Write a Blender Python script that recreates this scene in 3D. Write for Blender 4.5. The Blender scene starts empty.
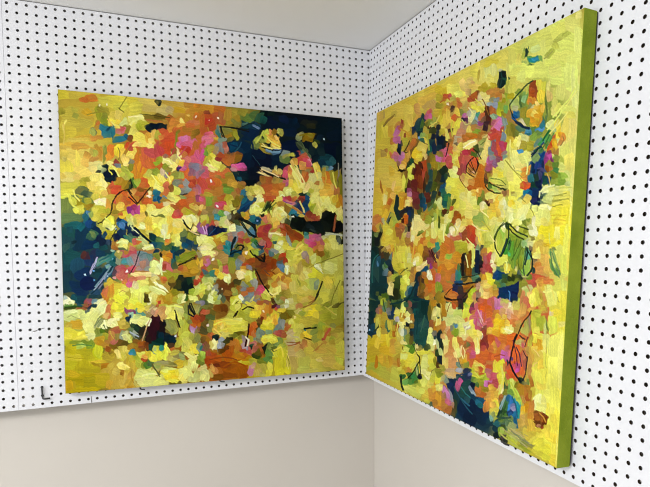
import bpy, math, random
import numpy as np
from mathutils import Vector, Matrix

scene = bpy.context.scene
COL = scene.collection
INCH = 0.0254
random.seed(7)

# ---------------------------------------------------------------- helpers
def V(*a): return Vector(a)

def set_in(node, name, val):
    if name in node.inputs: node.inputs[name].default_value = val

def material(name, color, rough=0.6, spec=0.4, metallic=0.0):
    m = bpy.data.materials.new(name); m.use_nodes = True
    b = m.node_tree.nodes['Principled BSDF']
    b.inputs['Base Color'].default_value = (*color, 1)
    b.inputs['Roughness'].default_value = rough
    set_in(b, 'Specular IOR Level', spec); b.inputs['Metallic'].default_value = metallic
    return m

def mottled(name, c1, c2, scale, rough=0.6, spec=0.3, bump=0.0, bump_scale=200.0, detail=4.0):
    m = material(name, c1, rough, spec); nt = m.node_tree; b = nt.nodes['Principled BSDF']
    tc = nt.nodes.new('ShaderNodeTexCoord')
    n = nt.nodes.new('ShaderNodeTexNoise'); n.inputs['Scale'].default_value = scale; n.inputs['Detail'].default_value = detail
    r = nt.nodes.new('ShaderNodeValToRGB')
    r.color_ramp.elements[0].color = (*c1, 1); r.color_ramp.elements[0].position = 0.35
    r.color_ramp.elements[1].color = (*c2, 1); r.color_ramp.elements[1].position = 0.65
    nt.links.new(tc.outputs['Object'], n.inputs['Vector']); nt.links.new(n.outputs['Fac'], r.inputs['Fac'])
    nt.links.new(r.outputs['Color'], b.inputs['Base Color'])
    if bump:
        n2 = nt.nodes.new('ShaderNodeTexNoise'); n2.inputs['Scale'].default_value = bump_scale
        bp = nt.nodes.new('ShaderNodeBump'); bp.inputs['Strength'].default_value = bump; bp.inputs['Distance'].default_value = 0.002
        nt.links.new(tc.outputs['Object'], n2.inputs['Vector']); nt.links.new(n2.outputs['Fac'], bp.inputs['Height'])
        nt.links.new(bp.outputs['Normal'], b.inputs['Normal'])
    return m

def obj(name, verts, faces, mats, parent=None, mat_idx=None, smooth=False):
    me = bpy.data.meshes.new(name)
    me.from_pydata([tuple(v) for v in verts], [], faces)
    for m in (mats if isinstance(mats, (list, tuple)) else [mats]): me.materials.append(m)
    if mat_idx is not None: me.polygons.foreach_set('material_index', mat_idx)
    if smooth: me.polygons.foreach_set('use_smooth', [True] * len(me.polygons))
    me.update()
    o = bpy.data.objects.new(name, me); COL.objects.link(o)
    if parent: o.parent = parent
    return o

def tag(o, label=None, cat=None, group=None, kind=None):
    if label: o['label'] = label
    if cat: o['category'] = cat
    if group: o['group'] = group
    if kind: o['kind'] = kind
    return o

def frame_matrix(o, u, v, n):
    m = Matrix.Identity(4)
    for i, a in enumerate((u, v, n)):
        for r in range(3): m[r][i] = a[r]
    for r in range(3): m[r][3] = o[r]
    return m

def box(x0, x1, y0, y1, z0, z1):
    v = [(x, y, z) for x in (x0, x1) for y in (y0, y1) for z in (z0, z1)]
    f = [(0, 1, 3, 2), (4, 6, 7, 5), (0, 4, 5, 1), (2, 3, 7, 6), (0, 2, 6, 4), (1, 5, 7, 3)]
    return v, f

def tube(path, radius, seg=10, caps=True):
    """round rod along a list of points"""
    path = [Vector(p) for p in path]; verts = []; faces = []
    up = None
    for k, p in enumerate(path):
        t = (path[min(k + 1, len(path) - 1)] - path[max(k - 1, 0)]).normalized()
        if up is None: up = t.orthogonal().normalized()
        up = (up - t * up.dot(t)).normalized(); w = t.cross(up)
        for s in range(seg):
            a = 2 * math.pi * s / seg
            verts.append(p + (up * math.cos(a) + w * math.sin(a)) * radius)
    for k in range(len(path) - 1):
        for s in range(seg):
            a, b = k * seg + s, k * seg + (s + 1) % seg
            faces.append((a, b, b + seg, a + seg))
    if caps:
        faces.append(tuple(range(seg))[::-1]); faces.append(tuple(range(len(verts) - seg, len(verts))))
    return verts, faces

# ---------------------------------------------------------------- measured frames (metres)
CEIL = 2.442
LEFT_O = V(0, 0, 2.44); LEFT_U = V(1, 0, 0)
LEFT_V = V(0, 0.03393763, 0.99942395); LEFT_N = V(0, -0.99942395, 0.03393763)
RIGHT_O = V(-0.02638724, -1.0842419, 2.43962080)
RIGHT_U = V(0.00516134, -0.99998668, 0); RIGHT_V = V(0.04159116, 0.00021467, 0.99913469)
RIGHT_N = V(-0.99912138, -0.00515687, 0.04159171)

# ---------------------------------------------------------------- materials
M_board = mottled('white_board_face', (0.70, 0.702, 0.728), (0.722, 0.725, 0.75), 3.0, 0.42, 0.35, 0.03, 600)
M_hard = mottled('brown_hardboard', (0.035, 0.024, 0.016), (0.05, 0.034, 0.022), 60.0, 0.9, 0.1)
M_wall = mottled('greige_wall_paint', (0.585, 0.545, 0.49), (0.61, 0.57, 0.515), 1.3, 0.85, 0.15, 0.12, 260)
M_ceil = mottled('ceiling_paint', (0.83, 0.825, 0.81), (0.85, 0.845, 0.83), 0.9, 0.9, 0.1, 0.1, 180)
M_floor = mottled('grey_vinyl_floor', (0.55, 0.53, 0.50), (0.60, 0.58, 0.55), 4.0, 0.5, 0.3)
M_steel = material('grey_steel_wire', (0.06, 0.06, 0.063), 0.45, 0.5, 0.6)
M_gap_shade = material('charcoal_gap_shade', (0.03, 0.03, 0.03), 0.8, 0.1)  # flat dark colour for the shaded gap between canvas and board
M_scuff = material('graphite_scuff', (0.16, 0.155, 0.15), 0.7, 0.2)
M_wood = mottled('stretcher_pine', (0.50, 0.34, 0.18), (0.60, 0.43, 0.25), 12.0, 0.7, 0.2)
M_cloth = mottled('raw_canvas_back', (0.52, 0.47, 0.38), (0.58, 0.53, 0.43), 30.0, 0.9, 0.1)

# ---------------------------------------------------------------- setting
def structure(name, v, f, m):
    return tag(obj(name, v, f, m), kind='structure')
structure('wall_left', *box(-4.2, 0.10, 0.032, 0.13, 0, CEIL + 0.05), M_wall)
structure('wall_right', *box(0.0, 0.10, -4.6, 0.031, 0, CEIL + 0.05), M_wall)
structure('ceiling', *box(-4.2, 0.10, -4.6, 0.13, CEIL, CEIL + 0.1), M_ceil)
structure('floor', *box(-4.2, 0.10, -4.6, 0.13, -0.1, 0.0), M_floor)

# ---------------------------------------------------------------- pegboard sheets
SEG = 12
def pegboard_mesh(cols, rows, clip=None, thick=0.0055, hole_r=0.0042, top=-0.0010):
    """sheet in its own frame: x along the wall, y up (0 at the top edge), z off the wall (front at 0);
    one hole per inch; clip(y) is where a sheet is cut to meet its neighbour"""
    verts = []; faces = []; mi = []
    def vid(x, y, z): verts.append((x, y, z)); return len(verts) - 1
    ang = [2 * math.pi * (k + 0.5) / SEG for k in range(SEG)]
    def cell(x0t, x0b, x1, yt, yb, hc):
        for z, flip, m in ((0.0, False, 0), (-thick, True, 1)):
            c = [vid(x1, yt, z), vid(x0t, yt, z), vid(x0b, yb, z), vid(x1, yb, z)]
            if hc is None:
                faces.append(tuple(c) if not flip else tuple(c[::-1])); mi.append(m); continue
            ring = [vid(hc[0] + hole_r * math.cos(a), hc[1] + hole_r * math.sin(a), z) for a in ang]
            q = SEG // 4
            for s in range(4):
                a, b = c[s], c[(s + 1) % 4]
                arc = [ring[(s * q + k + q // 2 - 1 + 0) % SEG] for k in range(0, q + 1)]
                arc = [ring[(s * q + k + 1) % SEG] for k in range(0, q + 1)]
                f = [a, b] + arc[::-1]
                faces.append(tuple(f) if not flip else tuple(f[::-1])); mi.append(m)
            if z == 0.0: front = ring
            else:
                for k in range(SEG):
                    a, b = front[k], front[(k + 1) % SEG]
                    faces.append((a, ring[k], ring[(k + 1) % SEG], b)); mi.append(1)
    c0, c1 = cols
    xr = (c1 + 0.5) * INCH
    bot = -rows * INCH
    for j in range(rows):
        yt = top if j == 0 else -j * INCH; yb = -(j + 1) * INCH
        for i in range(c0, c1 + 1):
            xa, xb = (i - 0.5) * INCH, (i + 0.5) * INCH
            x0t = x0b = xa; hole = (i * INCH, -(j + 0.5) * INCH)
            if clip:
                x0t, x0b = max(xa, clip(yt)), max(xa, clip(yb))
                if x0t >= xb - 1e-4 or x0b >= xb - 1e-4: continue
                if max(x0t, x0b) > hole[0] - hole_r - 0.0012: hole = None
            cell(x0t, x0b, xb, yt, yb, hole)
    # the four cut edges
    def xl(y): return max((c0 - 0.5) * INCH, clip(y)) if clip else (c0 - 0.5) * INCH
    e = [(xl(top), top), (xl(bot), bot), (xr, bot), (xr, top)]
    for k in range(4):
        (xa, ya), (xb, yb) = e[k], e[(k + 1) % 4]
        faces.append((vid(xa, ya, 0), vid(xa, ya, -thick), vid(xb, yb, -thick), vid(xb, yb, 0))); mi.append(0)
    return verts, faces, mi

def pegboard(name, o, u, v, n, cols, rows, label, clip=None, mesh=None):
    if mesh is None:
        ve, fa, mi = pegboard_mesh(cols, rows, clip)
        b = obj(name, ve, fa, [M_board, M_hard], None, mi)
    else:
        b = bpy.data.objects.new(name, mesh); COL.objects.link(b)
    b.matrix_world = frame_matrix(o, u, v, n)
    yb = -rows * INCH                                   # unseen strip added to keep light from below out of the holes
    x0 = (cols[0] + 1.2 if clip is None else cols[0] + 4) * INCH
    f = obj('light_block_strip', *box(x0, (cols[1] - 0.2) * INCH, yb + .006, yb + .036, -0.061, -0.0056), M_hard, b)
    return tag(b, label, 'pegboard', 'white pegboard sheets lining the corner')

def left_pt(a, b, c=0.0): return LEFT_O + LEFT_U * a + LEFT_V * b + LEFT_N * c
def right_pt(a, b, c=0.0): return RIGHT_O + RIGHT_U * a + RIGHT_V * b + RIGHT_N * c

main_board = pegboard('pegboard', LEFT_O + LEFT_U * (-0.5 * INCH - 0.0005), LEFT_U, LEFT_V, LEFT_N, (-47, 0), 48,
    'white pegboard sheet behind the painting with the dark blue top corner')
pegboard('pegboard', LEFT_O + LEFT_U * (-48.5 * INCH - 0.0013) - LEFT_N * 0.0006, LEFT_U, LEFT_V, LEFT_N, (-47, 0), 48,
    'white pegboard sheet past the seam, only a narrow strip of holes at the frame edge', mesh=main_board.data)
def right_clip(y):
    # where this sheet meets the face of the left-hand sheet
    p0 = RIGHT_O + RIGHT_V * y
    t = (LEFT_O + LEFT_N * 0.0012 - p0).dot(LEFT_N) / RIGHT_U.dot(LEFT_N)
    return t
right_board = pegboard('pegboard', RIGHT_O, RIGHT_U, RIGHT_V, RIGHT_N, (-43, 53), 48,
    'white pegboard sheet behind the painting with the olive green edge', clip=right_clip)

# marks on the left sheet (local frame of the sheet: x from its last hole column, y down from the top)
def mark(name, pts, w, parent, m):
    ve = []; fa = []
    for k, (x, y, s) in enumerate(pts):
        a = Vector((pts[min(k + 1, len(pts) - 1)][0] - pts[max(k - 1, 0)][0], pts[min(k + 1, len(pts) - 1)][1] - pts[max(k - 1, 0)][1]))
        a.normalize(); nx, ny = -a.y * w * s / 2, a.x * w * s / 2
        ve += [(x + nx, y + ny, 0.0002), (x - nx, y - ny, 0.0002), (x + nx, y + ny, 0.00045), (x - nx, y - ny, 0.00045)]
    for k in range(len(pts) - 1):
        q = k * 4
        fa += [(q + 2, q + 3, q + 7, q + 6), (q, q + 2, q + 6, q + 4), (q + 3, q + 1, q + 5, q + 7)]
    return obj(name, ve, fa, m, parent)
h = INCH
mark('scuff_mark', [(-45.74*h, -38.70*h, .5), (-45.52*h, -38.70*h, 1), (-45.32*h, -38.64*h, .9), (-45.18*h, -38.54*h, .5)], 0.0028, main_board, M_scuff)
mark('scuff_mark', [(-44.82*h, -38.44*h, .5), (-44.65*h, -38.40*h, .8), (-44.46*h, -38.40*h, .4)], 0.0026, main_board, M_scuff)
mark('edge_nick', [(-39.68*h, -47.15*h, .5), (-39.66*h, -47.5*h, 1), (-39.64*h, -47.98*h, 1.2)], 0.0022, main_board, M_scuff)

# ---------------------------------------------------------------- steel peg hooks
def bent(points, r=0.012, n=6):
    pts = [Vector(p) for p in points]; out = [pts[0]]
    for k in range(1, len(pts) - 1):
        a, b, c = pts[k - 1], pts[k], pts[k + 1]
        d1 = (a - b); d2 = (c - b); rr = min(r, d1.length * .49, d2.length * .49)
        p, q = b + d1.normalized() * rr, b + d2.normalized() * rr
        for s in range(n + 1):
            t = s / n; out.append(p * (1 - t) ** 2 + b * 2 * t * (1 - t) + q * t ** 2)
    out.append(pts[-1]); return out

def peg_hook(pt, i, j, rods, label, rad=0.0022):
    """i = inches from the sheet's end line, j = hole row; rods = list of (along, up, out) offsets in metres"""
    def P(a, b, c): return pt(i * INCH + a, -(j + 0.5) * INCH + b, c)
    root = bpy.data.objects.new('peg_hook', None); COL.objects.link(root); root.location = P(0, 0, 0)
    root.empty_display_size = 0.02
    names = ('shank', 'hook_arm')
    for nm, r_ in zip(names, rods):
        ve, fa = tube(bent([P(*q) - root.location for q in r_], 0.006), rad)
        obj(nm, ve, fa, M_steel, root, smooth=True)
    return tag(root, label, 'hook', 'steel peg hooks in the pegboard')

LI = lambda i: -(i + 0.5)
SHANK = [(0, 0.010, -0.0092), (0, 0, -0.0080), (0, 0, 0.0045)]
peg_hook(left_pt, LI(45) - .02, 45, [SHANK, [(0, 0, 0.004), (0, -0.001, 0.0062), (0.001, -0.0325, 0.0050), (0.0045, -0.0345, 0.012), (0.021, -0.0345, 0.0065)]],
    'small grey steel hook hanging in a bare patch of pegboard, lower left of the painting', 0.0025)
for i, where in ((34, 'first steel hook from the seam'), (24, 'middle steel hook of three'), (9, 'steel hook nearest the corner')):
    peg_hook(left_pt, LI(i), 46, [SHANK, [(0, 0, 0.004), (0, -0.0055, 0.011), (0.004, -0.0062, 0.024), (0.012, -0.005, 0.034)]],
        where + ' under the bottom edge of the dark-cornered painting')
for i, where in ((-8, 'steel hook under the olive-edged painting, below its striped green patch'),):
    peg_hook(right_pt, i, 47, [SHANK, [(0, 0, 0.004), (0, 0.003, 0.012), (0.001, 0.012, 0.022)]], where, 0.0026)

# ---------------------------------------------------------------- paintings
# each stroke of paint: centre (u, v), two half axes, colour as one number (red * 65536 + green * 256 + blue), kind (1 soft, 2 drawn line); the unit is 1/1000 of the canvas side, u to the right, v down
STROKES = {}
STROKES['left'] = '''
444 486 568 -6 -11 611 11576380 1
79 42 121 -12 -2 99 12166458 1
77 141 106 -9 -2 83 12298296 1
74 241 106 -7 -2 83 13679706 1
218 28 96 -10 -1 68 12102200 1
333 16 100 -1 -5 52 11903045 1
470 27 105 -1 -6 54 11827758 1
595 36 74 -1 -6 55 9404464 1
826 80 220 4 -12 96 332834 1
784 197 218 -14 -1 95 464939 1
593 190 104 31 -40 106 796986 1
380 169 188 -14 -2 106 12346670 1
412 309 190 -9 -2 89 12081966 1
244 351 130 -5 -2 86 11370282 1
72 340 91 -4 -1 67 12761158 1
41 391 60 -2 -1 50 8423986 1
83 557 122 0 -3 151 1324360 1
241 488 97 -1 -1 69 5925448 1
375 452 205 -4 -2 89 12101692 1
554 339 164 -6 -2 110 10516536 1
533 485 145 -2 -3 146 9073716 1
863 308 123 -5 -2 116 12628050 1
879 618 144 2 -2 156 11841084 1
661 596 153 1 -2 113 9857582 1
512 668 163 4 -2 110 9204784 1
272 575 99 1 -1 70 10842692 1
237 696 146 4 -2 87 11053116 1
47 791 75 4 -2 84 11578440 1
44 941 90 7 -2 84 11047956 1
199 954 112 9 -2 87 12098620 1
300 839 117 7 -2 88 5921328 1
472 885 161 10 -2 109 9854747 1
542 982 147 12 -1 74 10244623 1
694 938 155 11 -2 114 11575340 1
895 952 146 10 -2 118 11576384 1
855 832 164 8 -1 98 11313724 1
848 12 156 1 -3 23 332319
39 937 43 4 -2 78 10918424
939 38 60 0 -4 35 267296
768 41 56 0 -3 25 464686
947 131 47 -3 0 30 332836
842 419 63 -1 0 28 660500
933 421 34 5 -8 41 792600
797 941 29 2 -1 56 11575372
287 797 29 4 -6 54 2362384
537 802 49 2 -1 31 13419586
174 24 38 0 -2 24 13221958
254 234 27 -2 -1 46 13335846
626 175 31 3 -7 37 466230
676 184 42 1 -3 27 463915
617 220 29 -2 -1 33 596783
793 126 44 -3 0 23 463926
24 382 28 -1 -1 40 7110720
59 484 23 0 -1 41 1259852
387 641 32 6 -6 29 598304
55 957 50 4 0 21 10522128
522 964 44 4 0 22 9849867
730 957 20 1 -1 55 12630054
860 945 30 2 0 35 11575360
962 952 31 2 -1 40 11316288
42 12 41 -3 -1 15 11837498
35 74 33 -3 0 22 11575354
40 110 36 -3 -1 24 11839036
294 30 54 0 -2 15 12364376
337 122 25 -9 5 22 13323310
475 28 29 -3 0 20 11625762
479 55 27 -3 0 26 11814950
695 14 29 1 -4 23 267293
619 95 32 3 -5 24 598849
967 27 28 -3 0 22 268324
966 71 35 -3 0 22 399144
32 190 35 -3 0 22 13150280
48 214 26 -2 -1 26 13941846
67 246 33 -2 -1 26 14468190
240 247 20 -1 -1 30 13076774
276 206 24 -2 -1 34 12869433
332 168 26 -2 0 25 13060134
422 201 31 -2 0 24 13393012
585 141 37 -3 0 22 602444
641 244 25 -1 -1 33 464164
891 123 30 -2 0 24 794920
928 172 30 -2 0 24 1326412
984 151 14 -1 -1 44 464932
832 169 33 9 -7 18 12341309
734 284 22 12 -13 20 12347946
881 243 26 -10 8 24 12894322
931 284 26 -1 0 24 14200902
381 363 38 -1 0 16 11818790
811 416 28 7 -7 23 528400
878 436 39 -1 0 19 661528
980 429 18 10 -16 25 461838
797 463 33 11 -6 16 8668183
14 561 18 0 -1 44 1591119
31 546 25 0 -1 24 1723987
687 567 28 0 0 27 8666387
969 538 35 0 0 24 12104784
959 568 35 0 0 18 11842640
945 590 35 0 0 24 12368994
848 654 34 1 0 24 11579464
944 647 26 1 -1 24 12892222
916 686 21 13 -14 20 12366922
88 974 34 3 0 23 10259476
140 956 28 2 -1 30 11836472
168 966 23 2 -1 31 12098616
247 965 34 3 -1 25 12896362
479 920 26 2 0 26 10831891
567 963 39 3 0 23 10376203
655 966 25 2 -1 33 10785848
828 964 25 2 -1 35 11316292
896 974 37 3 0 24 11313216
929 954 30 2 0 29 11836484
981 927 21 1 0 29 11053116
304 833 30 2 -1 27 466208
323 842 26 12 -7 20 400680
570 799 31 4 -2 22 13683778
864 757 25 5 -5 23 14204974
957 773 33 1 0 24 10000432
969 898 31 2 0 24 11577404
927 921 37 2 0 18 11574336
76 8 50 -3 -1 11 12166716
195 40 28 -3 0 19 12891716
133 24 23 2 -3 15 12103232
27 137 26 -2 0 22 12363832
81 74 22 -2 0 17 11771448
125 69 15 -1 -1 26 9079844
89 150 44 -4 0 11 12886582
163 73 19 2 -3 17 13153354
148 127 20 4 -5 20 2256517
234 14 25 0 -2 21 13023294
233 40 23 -2 0 23 13418566
331 42 29 1 -2 15 12100708
369 11 46 2 -2 12 12098624
239 75 27 -6 1 13 14473330
257 95 19 5 -5 17 11053104
302 96 35 -5 0 14 531752
425 64 21 -6 2 15 12612164
416 96 30 3 -2 12 11102762
408 132 30 -5 1 12 13658256
231 127 16 10 -11 18 14209122
249 137 19 8 -7 16 14471254
479 15 31 0 -2 16 12353834
523 15 22 2 -3 16 11821862
518 47 24 -1 -1 22 11359278
575 22 26 2 -3 18 10258992
620 34 28 2 -3 16 6060596
712 42 25 1 -3 21 464434
695 60 25 3 -4 16 596017
628 62 29 2 -2 12 1325384
640 85 21 6 -9 24 664904
566 95 20 -7 5 21 9207840
698 97 16 5 -8 20 13155402
861 32 31 2 -3 13 1844252
785 73 31 -3 0 17 466234
854 84 29 0 -2 15 8152080
18 249 21 -1 0 22 13943878
88 230 24 -2 0 17 13937744
108 243 22 -1 0 17 14208118
23 285 23 -1 0 15 14207090
176 250 14 12 -13 17 14468166
145 256 15 -7 7 22 793910
151 274 18 6 -7 20 597291
189 299 19 -5 3 20 10779680
164 319 19 3 -3 17 13324334
113 291 22 -1 -1 24 14733418
230 202 12 -1 -1 30 12875306
280 221 18 -5 4 20 13332021
263 154 38 1 -1 11 14996578
393 148 23 -10 4 13 13394064
407 170 28 -7 3 17 12860714
433 231 25 -6 3 21 8942716
368 255 23 -3 1 16 9476156
304 278 25 3 -4 21 14997578
521 150 19 -13 10 14 9209988
610 143 21 7 -7 18 599361
677 138 36 10 -5 14 9996332
663 164 28 5 -5 18 596786
600 254 24 3 -4 18 598322
544 189 18 2 -4 22 11822890
504 211 20 8 -7 15 14473298
588 216 26 -5 2 14 13390980
467 301 16 6 -9 21 13324356
531 242 25 -8 3 13 13331001
559 252 26 -1 0 14 9733164
546 269 28 -1 0 18 10255400
498 283 21 5 -6 22 12347178
546 297 22 1 -2 16 7373864
692 262 20 -13 12 19 10837802
691 291 24 -11 7 17 11819818
632 302 31 -7 3 16 11840584
740 176 30 -2 0 17 599357
739 196 28 -2 0 13 466223
761 174 19 2 -3 17 7110724
850 177 17 8 -10 17 13650012
890 204 13 -5 8 22 13940802
769 224 17 -3 2 19 12341343
799 281 18 -9 8 15 14470202
885 282 14 7 -13 21 13682794
927 241 16 -1 0 28 12877102
955 231 14 -3 6 27 10522668
987 255 9 0 -1 44 8157216
996 268 9 0 -1 39 7629852
33 419 33 -1 0 16 6060104
15 368 15 -1 -1 26 7636028
68 366 21 3 -3 18 7109688
16 466 23 0 -1 24 1461836
18 499 21 0 -1 24 1526099
86 439 19 12 -10 18 1325406
106 465 17 15 -15 19 1256776
116 498 18 -6 6 21 1320257
82 506 22 0 0 15 930131
71 370 27 -1 0 13 10258464
179 471 18 -12 8 16 929107
219 361 19 3 -3 21 13068842
291 393 19 7 -6 15 14473322
324 423 17 -3 3 21 14210150
365 426 19 9 -8 16 14208114
217 459 13 -10 13 20 926020
401 496 15 0 0 26 933210
525 341 17 -11 9 15 11361066
643 370 18 -6 6 19 13949042
473 387 26 -1 0 20 8681536
460 447 17 5 -7 21 8404088
573 401 22 -2 2 22 4470812
622 416 23 13 -6 11 1844252
643 407 21 9 -7 13 1527404
621 436 13 18 -14 10 8160344
676 448 23 -1 0 21 11355185
538 507 15 -17 12 10 2324094
511 483 26 0 0 22 11633962
467 487 22 8 -6 17 13684834
729 334 23 -5 2 14 13680718
777 330 27 8 -5 12 11816012
816 347 21 7 -6 14 1717594
754 358 24 8 -5 12 9728044
930 326 16 -9 13 20 14473314
953 347 14 -8 13 20 14474360
979 333 16 -9 14 22 11830562
981 381 13 -5 9 22 13420658
929 387 20 10 -11 17 462606
948 395 16 8 -13 21 659471
737 379 18 6 -8 22 14472308
750 375 13 10 -13 15 14736524
728 388 17 0 0 27 14470254
762 438 24 13 -9 15 9389083
735 501 21 -4 3 17 13159534
877 483 23 -11 10 19 11620451
895 504 20 -4 4 17 12348989
956 460 44 3 -1 9 11053192
951 469 40 -1 0 9 11578464
979 482 13 -6 12 21 4212788
942 487 19 1 -2 22 12632162
951 495 25 -4 4 21 13420646
19 616 23 0 -1 24 1457484
47 572 22 0 -1 24 1723230
59 605 25 0 0 20 1126746
35 645 25 1 0 20 930127
75 635 25 0 0 22 925004
132 546 26 0 0 13 1525068
131 598 24 -21 8 10 1720662
120 617 22 -24 7 8 1322312
150 644 24 0 0 17 12361780
168 656 23 1 0 21 13154362
157 682 19 -5 4 20 13945918
44 686 25 1 0 15 1327439
255 554 24 0 0 23 7899280
258 569 18 -10 7 15 9206900
287 581 16 2 -3 21 13423736
396 546 29 -11 4 13 7370784
400 582 26 -7 4 15 10782752
407 598 28 8 -4 13 10843678
398 657 18 -11 11 19 466208
239 638 23 0 0 15 13684838
228 665 19 -7 6 20 14475386
223 691 19 5 -5 20 14474330
337 679 19 -7 7 20 9994268
522 546 26 0 0 20 10518592
529 554 18 -4 4 18 11045960
566 558 20 -11 9 16 7111724
669 584 20 -13 13 19 7158039
656 609 17 9 -9 17 7685143
686 605 17 9 -8 15 8668183
669 630 19 3 -3 19 7686174
590 610 17 -7 8 19 14470276
623 618 21 -3 4 22 13159510
635 650 17 2 -2 21 8948864
516 647 21 -5 5 20 7357468
531 672 22 3 -3 24 7094296
485 687 18 4 -5 24 11582556
621 695 22 -7 6 18 7109760
791 555 22 -10 9 19 13420626
800 538 19 -7 6 16 13945934
918 546 15 5 -8 23 9209900
879 553 20 -5 5 19 12106836
987 599 14 0 -1 40 11315272
936 586 20 6 -5 17 12895342
978 621 19 10 -13 21 11841608
813 593 18 -2 3 23 12099656
768 640 20 -1 2 19 12884021
719 672 17 -8 11 21 13945954
839 611 20 1 -1 21 13944930
885 607 21 8 -6 14 13420590
852 650 19 6 -7 18 11844688
870 654 14 -2 4 24 10528856
825 653 15 -9 11 16 12103748
799 636 15 -4 7 23 12630090
798 674 20 -2 2 17 12629070
972 656 14 0 0 29 11840580
958 682 21 -1 1 20 11051068
920 708 21 0 0 20 13155394
958 713 19 -9 10 18 11051068
986 696 14 0 0 35 11051064
838 710 34 -2 1 11 12624964
16 898 21 2 0 20 11182108
23 872 26 2 0 17 11839528
74 868 19 1 -1 24 11050012
14 983 18 2 -1 24 11047452
113 961 22 2 0 21 11047452
51 994 50 2 0 11 11047952
72 924 34 3 0 11 10785820
97 881 17 10 -8 18 11842588
205 904 16 1 -1 31 12099628
204 931 14 1 -1 25 12098616
265 978 26 2 0 18 13422714
310 923 35 -1 1 12 9209928
336 961 30 2 0 18 14470190
350 974 30 3 0 16 14469170
401 930 14 7 -8 20 13422706
442 909 14 1 0 26 8164400
450 974 18 3 -2 22 12896374
539 908 21 -6 7 22 10833934
515 939 32 2 0 12 8666383
534 981 38 3 0 12 8668171
588 973 22 -6 7 22 9850891
572 922 26 7 -2 12 11824659
597 920 31 6 -2 12 11365902
664 904 15 -1 3 23 8672275
690 918 13 1 0 27 5010480
689 973 13 1 0 27 13682742
744 928 11 1 -1 43 12103720
765 951 11 1 -1 34 12100672
788 910 18 -8 8 16 12098656
986 905 14 4 -7 23 11316284
860 897 22 -10 9 16 11840576
939 907 24 11 -6 12 11573308
916 892 24 -7 5 13 11837504
20 740 21 1 0 20 12633210
43 737 22 1 0 15 13422716
87 727 16 11 -10 17 14211212
107 721 18 8 -6 16 13949068
76 761 18 -6 6 20 13948028
29 773 28 1 0 15 12098608
31 807 32 2 0 13 13682742
98 863 15 2 -2 22 11842588
163 723 23 1 0 17 13683774
177 872 19 1 -1 21 12628042
336 741 20 -2 3 23 14472290
370 742 15 -3 4 21 12633190
236 795 31 2 0 15 1846308
280 777 20 5 -5 25 3937304
272 812 16 4 -5 25 3149852
309 798 11 1 -1 35 1708052
339 788 15 -7 9 20 9210948
380 810 17 1 0 26 12105788
418 840 13 8 -11 19 8947772
278 882 18 -8 8 20 13945914
470 762 21 4 -3 18 5004332
510 735 26 1 0 16 7357455
458 794 16 -10 12 19 6310940
562 754 19 -11 9 16 11052096
591 755 18 -6 6 18 11053100
497 796 19 -4 5 22 13675568
529 797 18 3 -3 22 13679682
590 800 18 4 -4 18 13420614
556 872 18 0 1 23 11362075
628 814 17 2 -3 27 11819803
683 800 25 -3 3 19 13681710
618 880 22 7 -5 18 11822928
715 772 17 3 -3 19 13941810
761 766 19 -4 5 19 7100432
929 759 22 -11 8 14 10526768
985 770 17 1 0 33 9473064
919 785 25 4 -2 17 9475112
956 804 35 2 0 13 9210920
739 803 16 7 -9 22 7372908
850 799 25 2 -1 17 11575352
782 843 19 -6 7 18 12099696
791 857 24 -3 2 15 12102752
895 828 25 -5 5 19 9475116
881 857 21 2 -1 17 9475124
974 863 24 -9 9 18 11050040
936 887 26 2 0 13 11573308
890 893 24 -7 5 13 11573308
849 890 20 4 -3 17 12100668
790 891 29 2 0 13 11573340
781 916 29 2 0 17 11836504
880 923 30 2 0 15 11576388
13 15 19 1 -2 16 12627508
80 103 18 4 -4 14 11050044
87 21 25 -8 2 11 12086826
88 66 14 6 -4 10 12884004
138 90 12 -3 3 18 8030752
135 53 19 6 -4 11 9407020
113 148 20 -4 0 8 12353845
56 160 37 -3 0 7 13348938
182 68 13 7 -9 17 13679706
205 65 10 3 -9 26 12760646
132 117 14 6 -5 10 2848386
185 146 23 -5 1 9 2255490
189 117 16 -2 0 11 12870506
273 9 27 0 -1 11 12890708
426 9 30 1 -2 10 11633454
383 29 20 2 -2 10 12620840
433 24 21 0 -1 12 11830058
350 32 11 6 -6 11 11573860
294 65 32 2 -1 10 8152100
327 59 29 4 -2 8 7362588
349 63 13 7 -6 11 10839338
222 83 17 -6 3 11 13814886
232 97 14 7 -5 10 13287250
246 99 10 -5 5 12 10133548
297 95 22 -4 1 11 400171
323 93 14 1 -2 12 1715242
364 73 17 2 -3 16 12614193
356 97 14 -8 4 10 12879150
383 64 15 7 -5 9 13076789
410 50 7 13 -10 7 12093742
326 115 14 -11 9 14 13065009
371 100 12 5 -7 15 12607281
435 106 16 -7 4 11 9202208
278 135 14 -5 4 18 13606969
293 122 9 -4 5 14 14465106
307 125 10 3 -5 13 11052092
530 42 14 1 -4 20 10379063
551 28 14 2 -5 22 11042864
604 15 18 1 -3 14 9077296
571 47 23 -10 4 11 10124332
645 23 17 0 -2 16 5007928
666 30 14 1 -3 16 2906688
682 36 11 5 -8 13 1461060
579 54 17 9 -4 7 8026676
648 60 20 5 -5 14 1719638
590 106 11 5 -10 19 1847344
542 89 18 2 -3 16 8156208
580 102 8 -3 4 17 10000428
512 92 8 -2 3 18 6323316
479 59 14 -8 5 10 12335402
494 77 12 -8 7 12 11093542
466 96 13 -4 3 15 11819818
459 61 8 0 -3 24 11822886
482 106 13 -10 5 8 13918328
478 123 21 -5 2 12 13921420
690 89 13 1 -4 19 11056188
707 96 10 1 -4 21 13342766
870 42 18 1 -2 9 2894876
733 23 17 0 -2 13 596774
759 25 19 3 -3 12 793917
803 29 12 -7 6 10 465718
748 76 11 3 -5 13 10526788
724 103 14 4 -5 14 13605941
820 87 10 4 -7 14 9213020
847 91 17 -12 5 7 9071124
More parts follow.
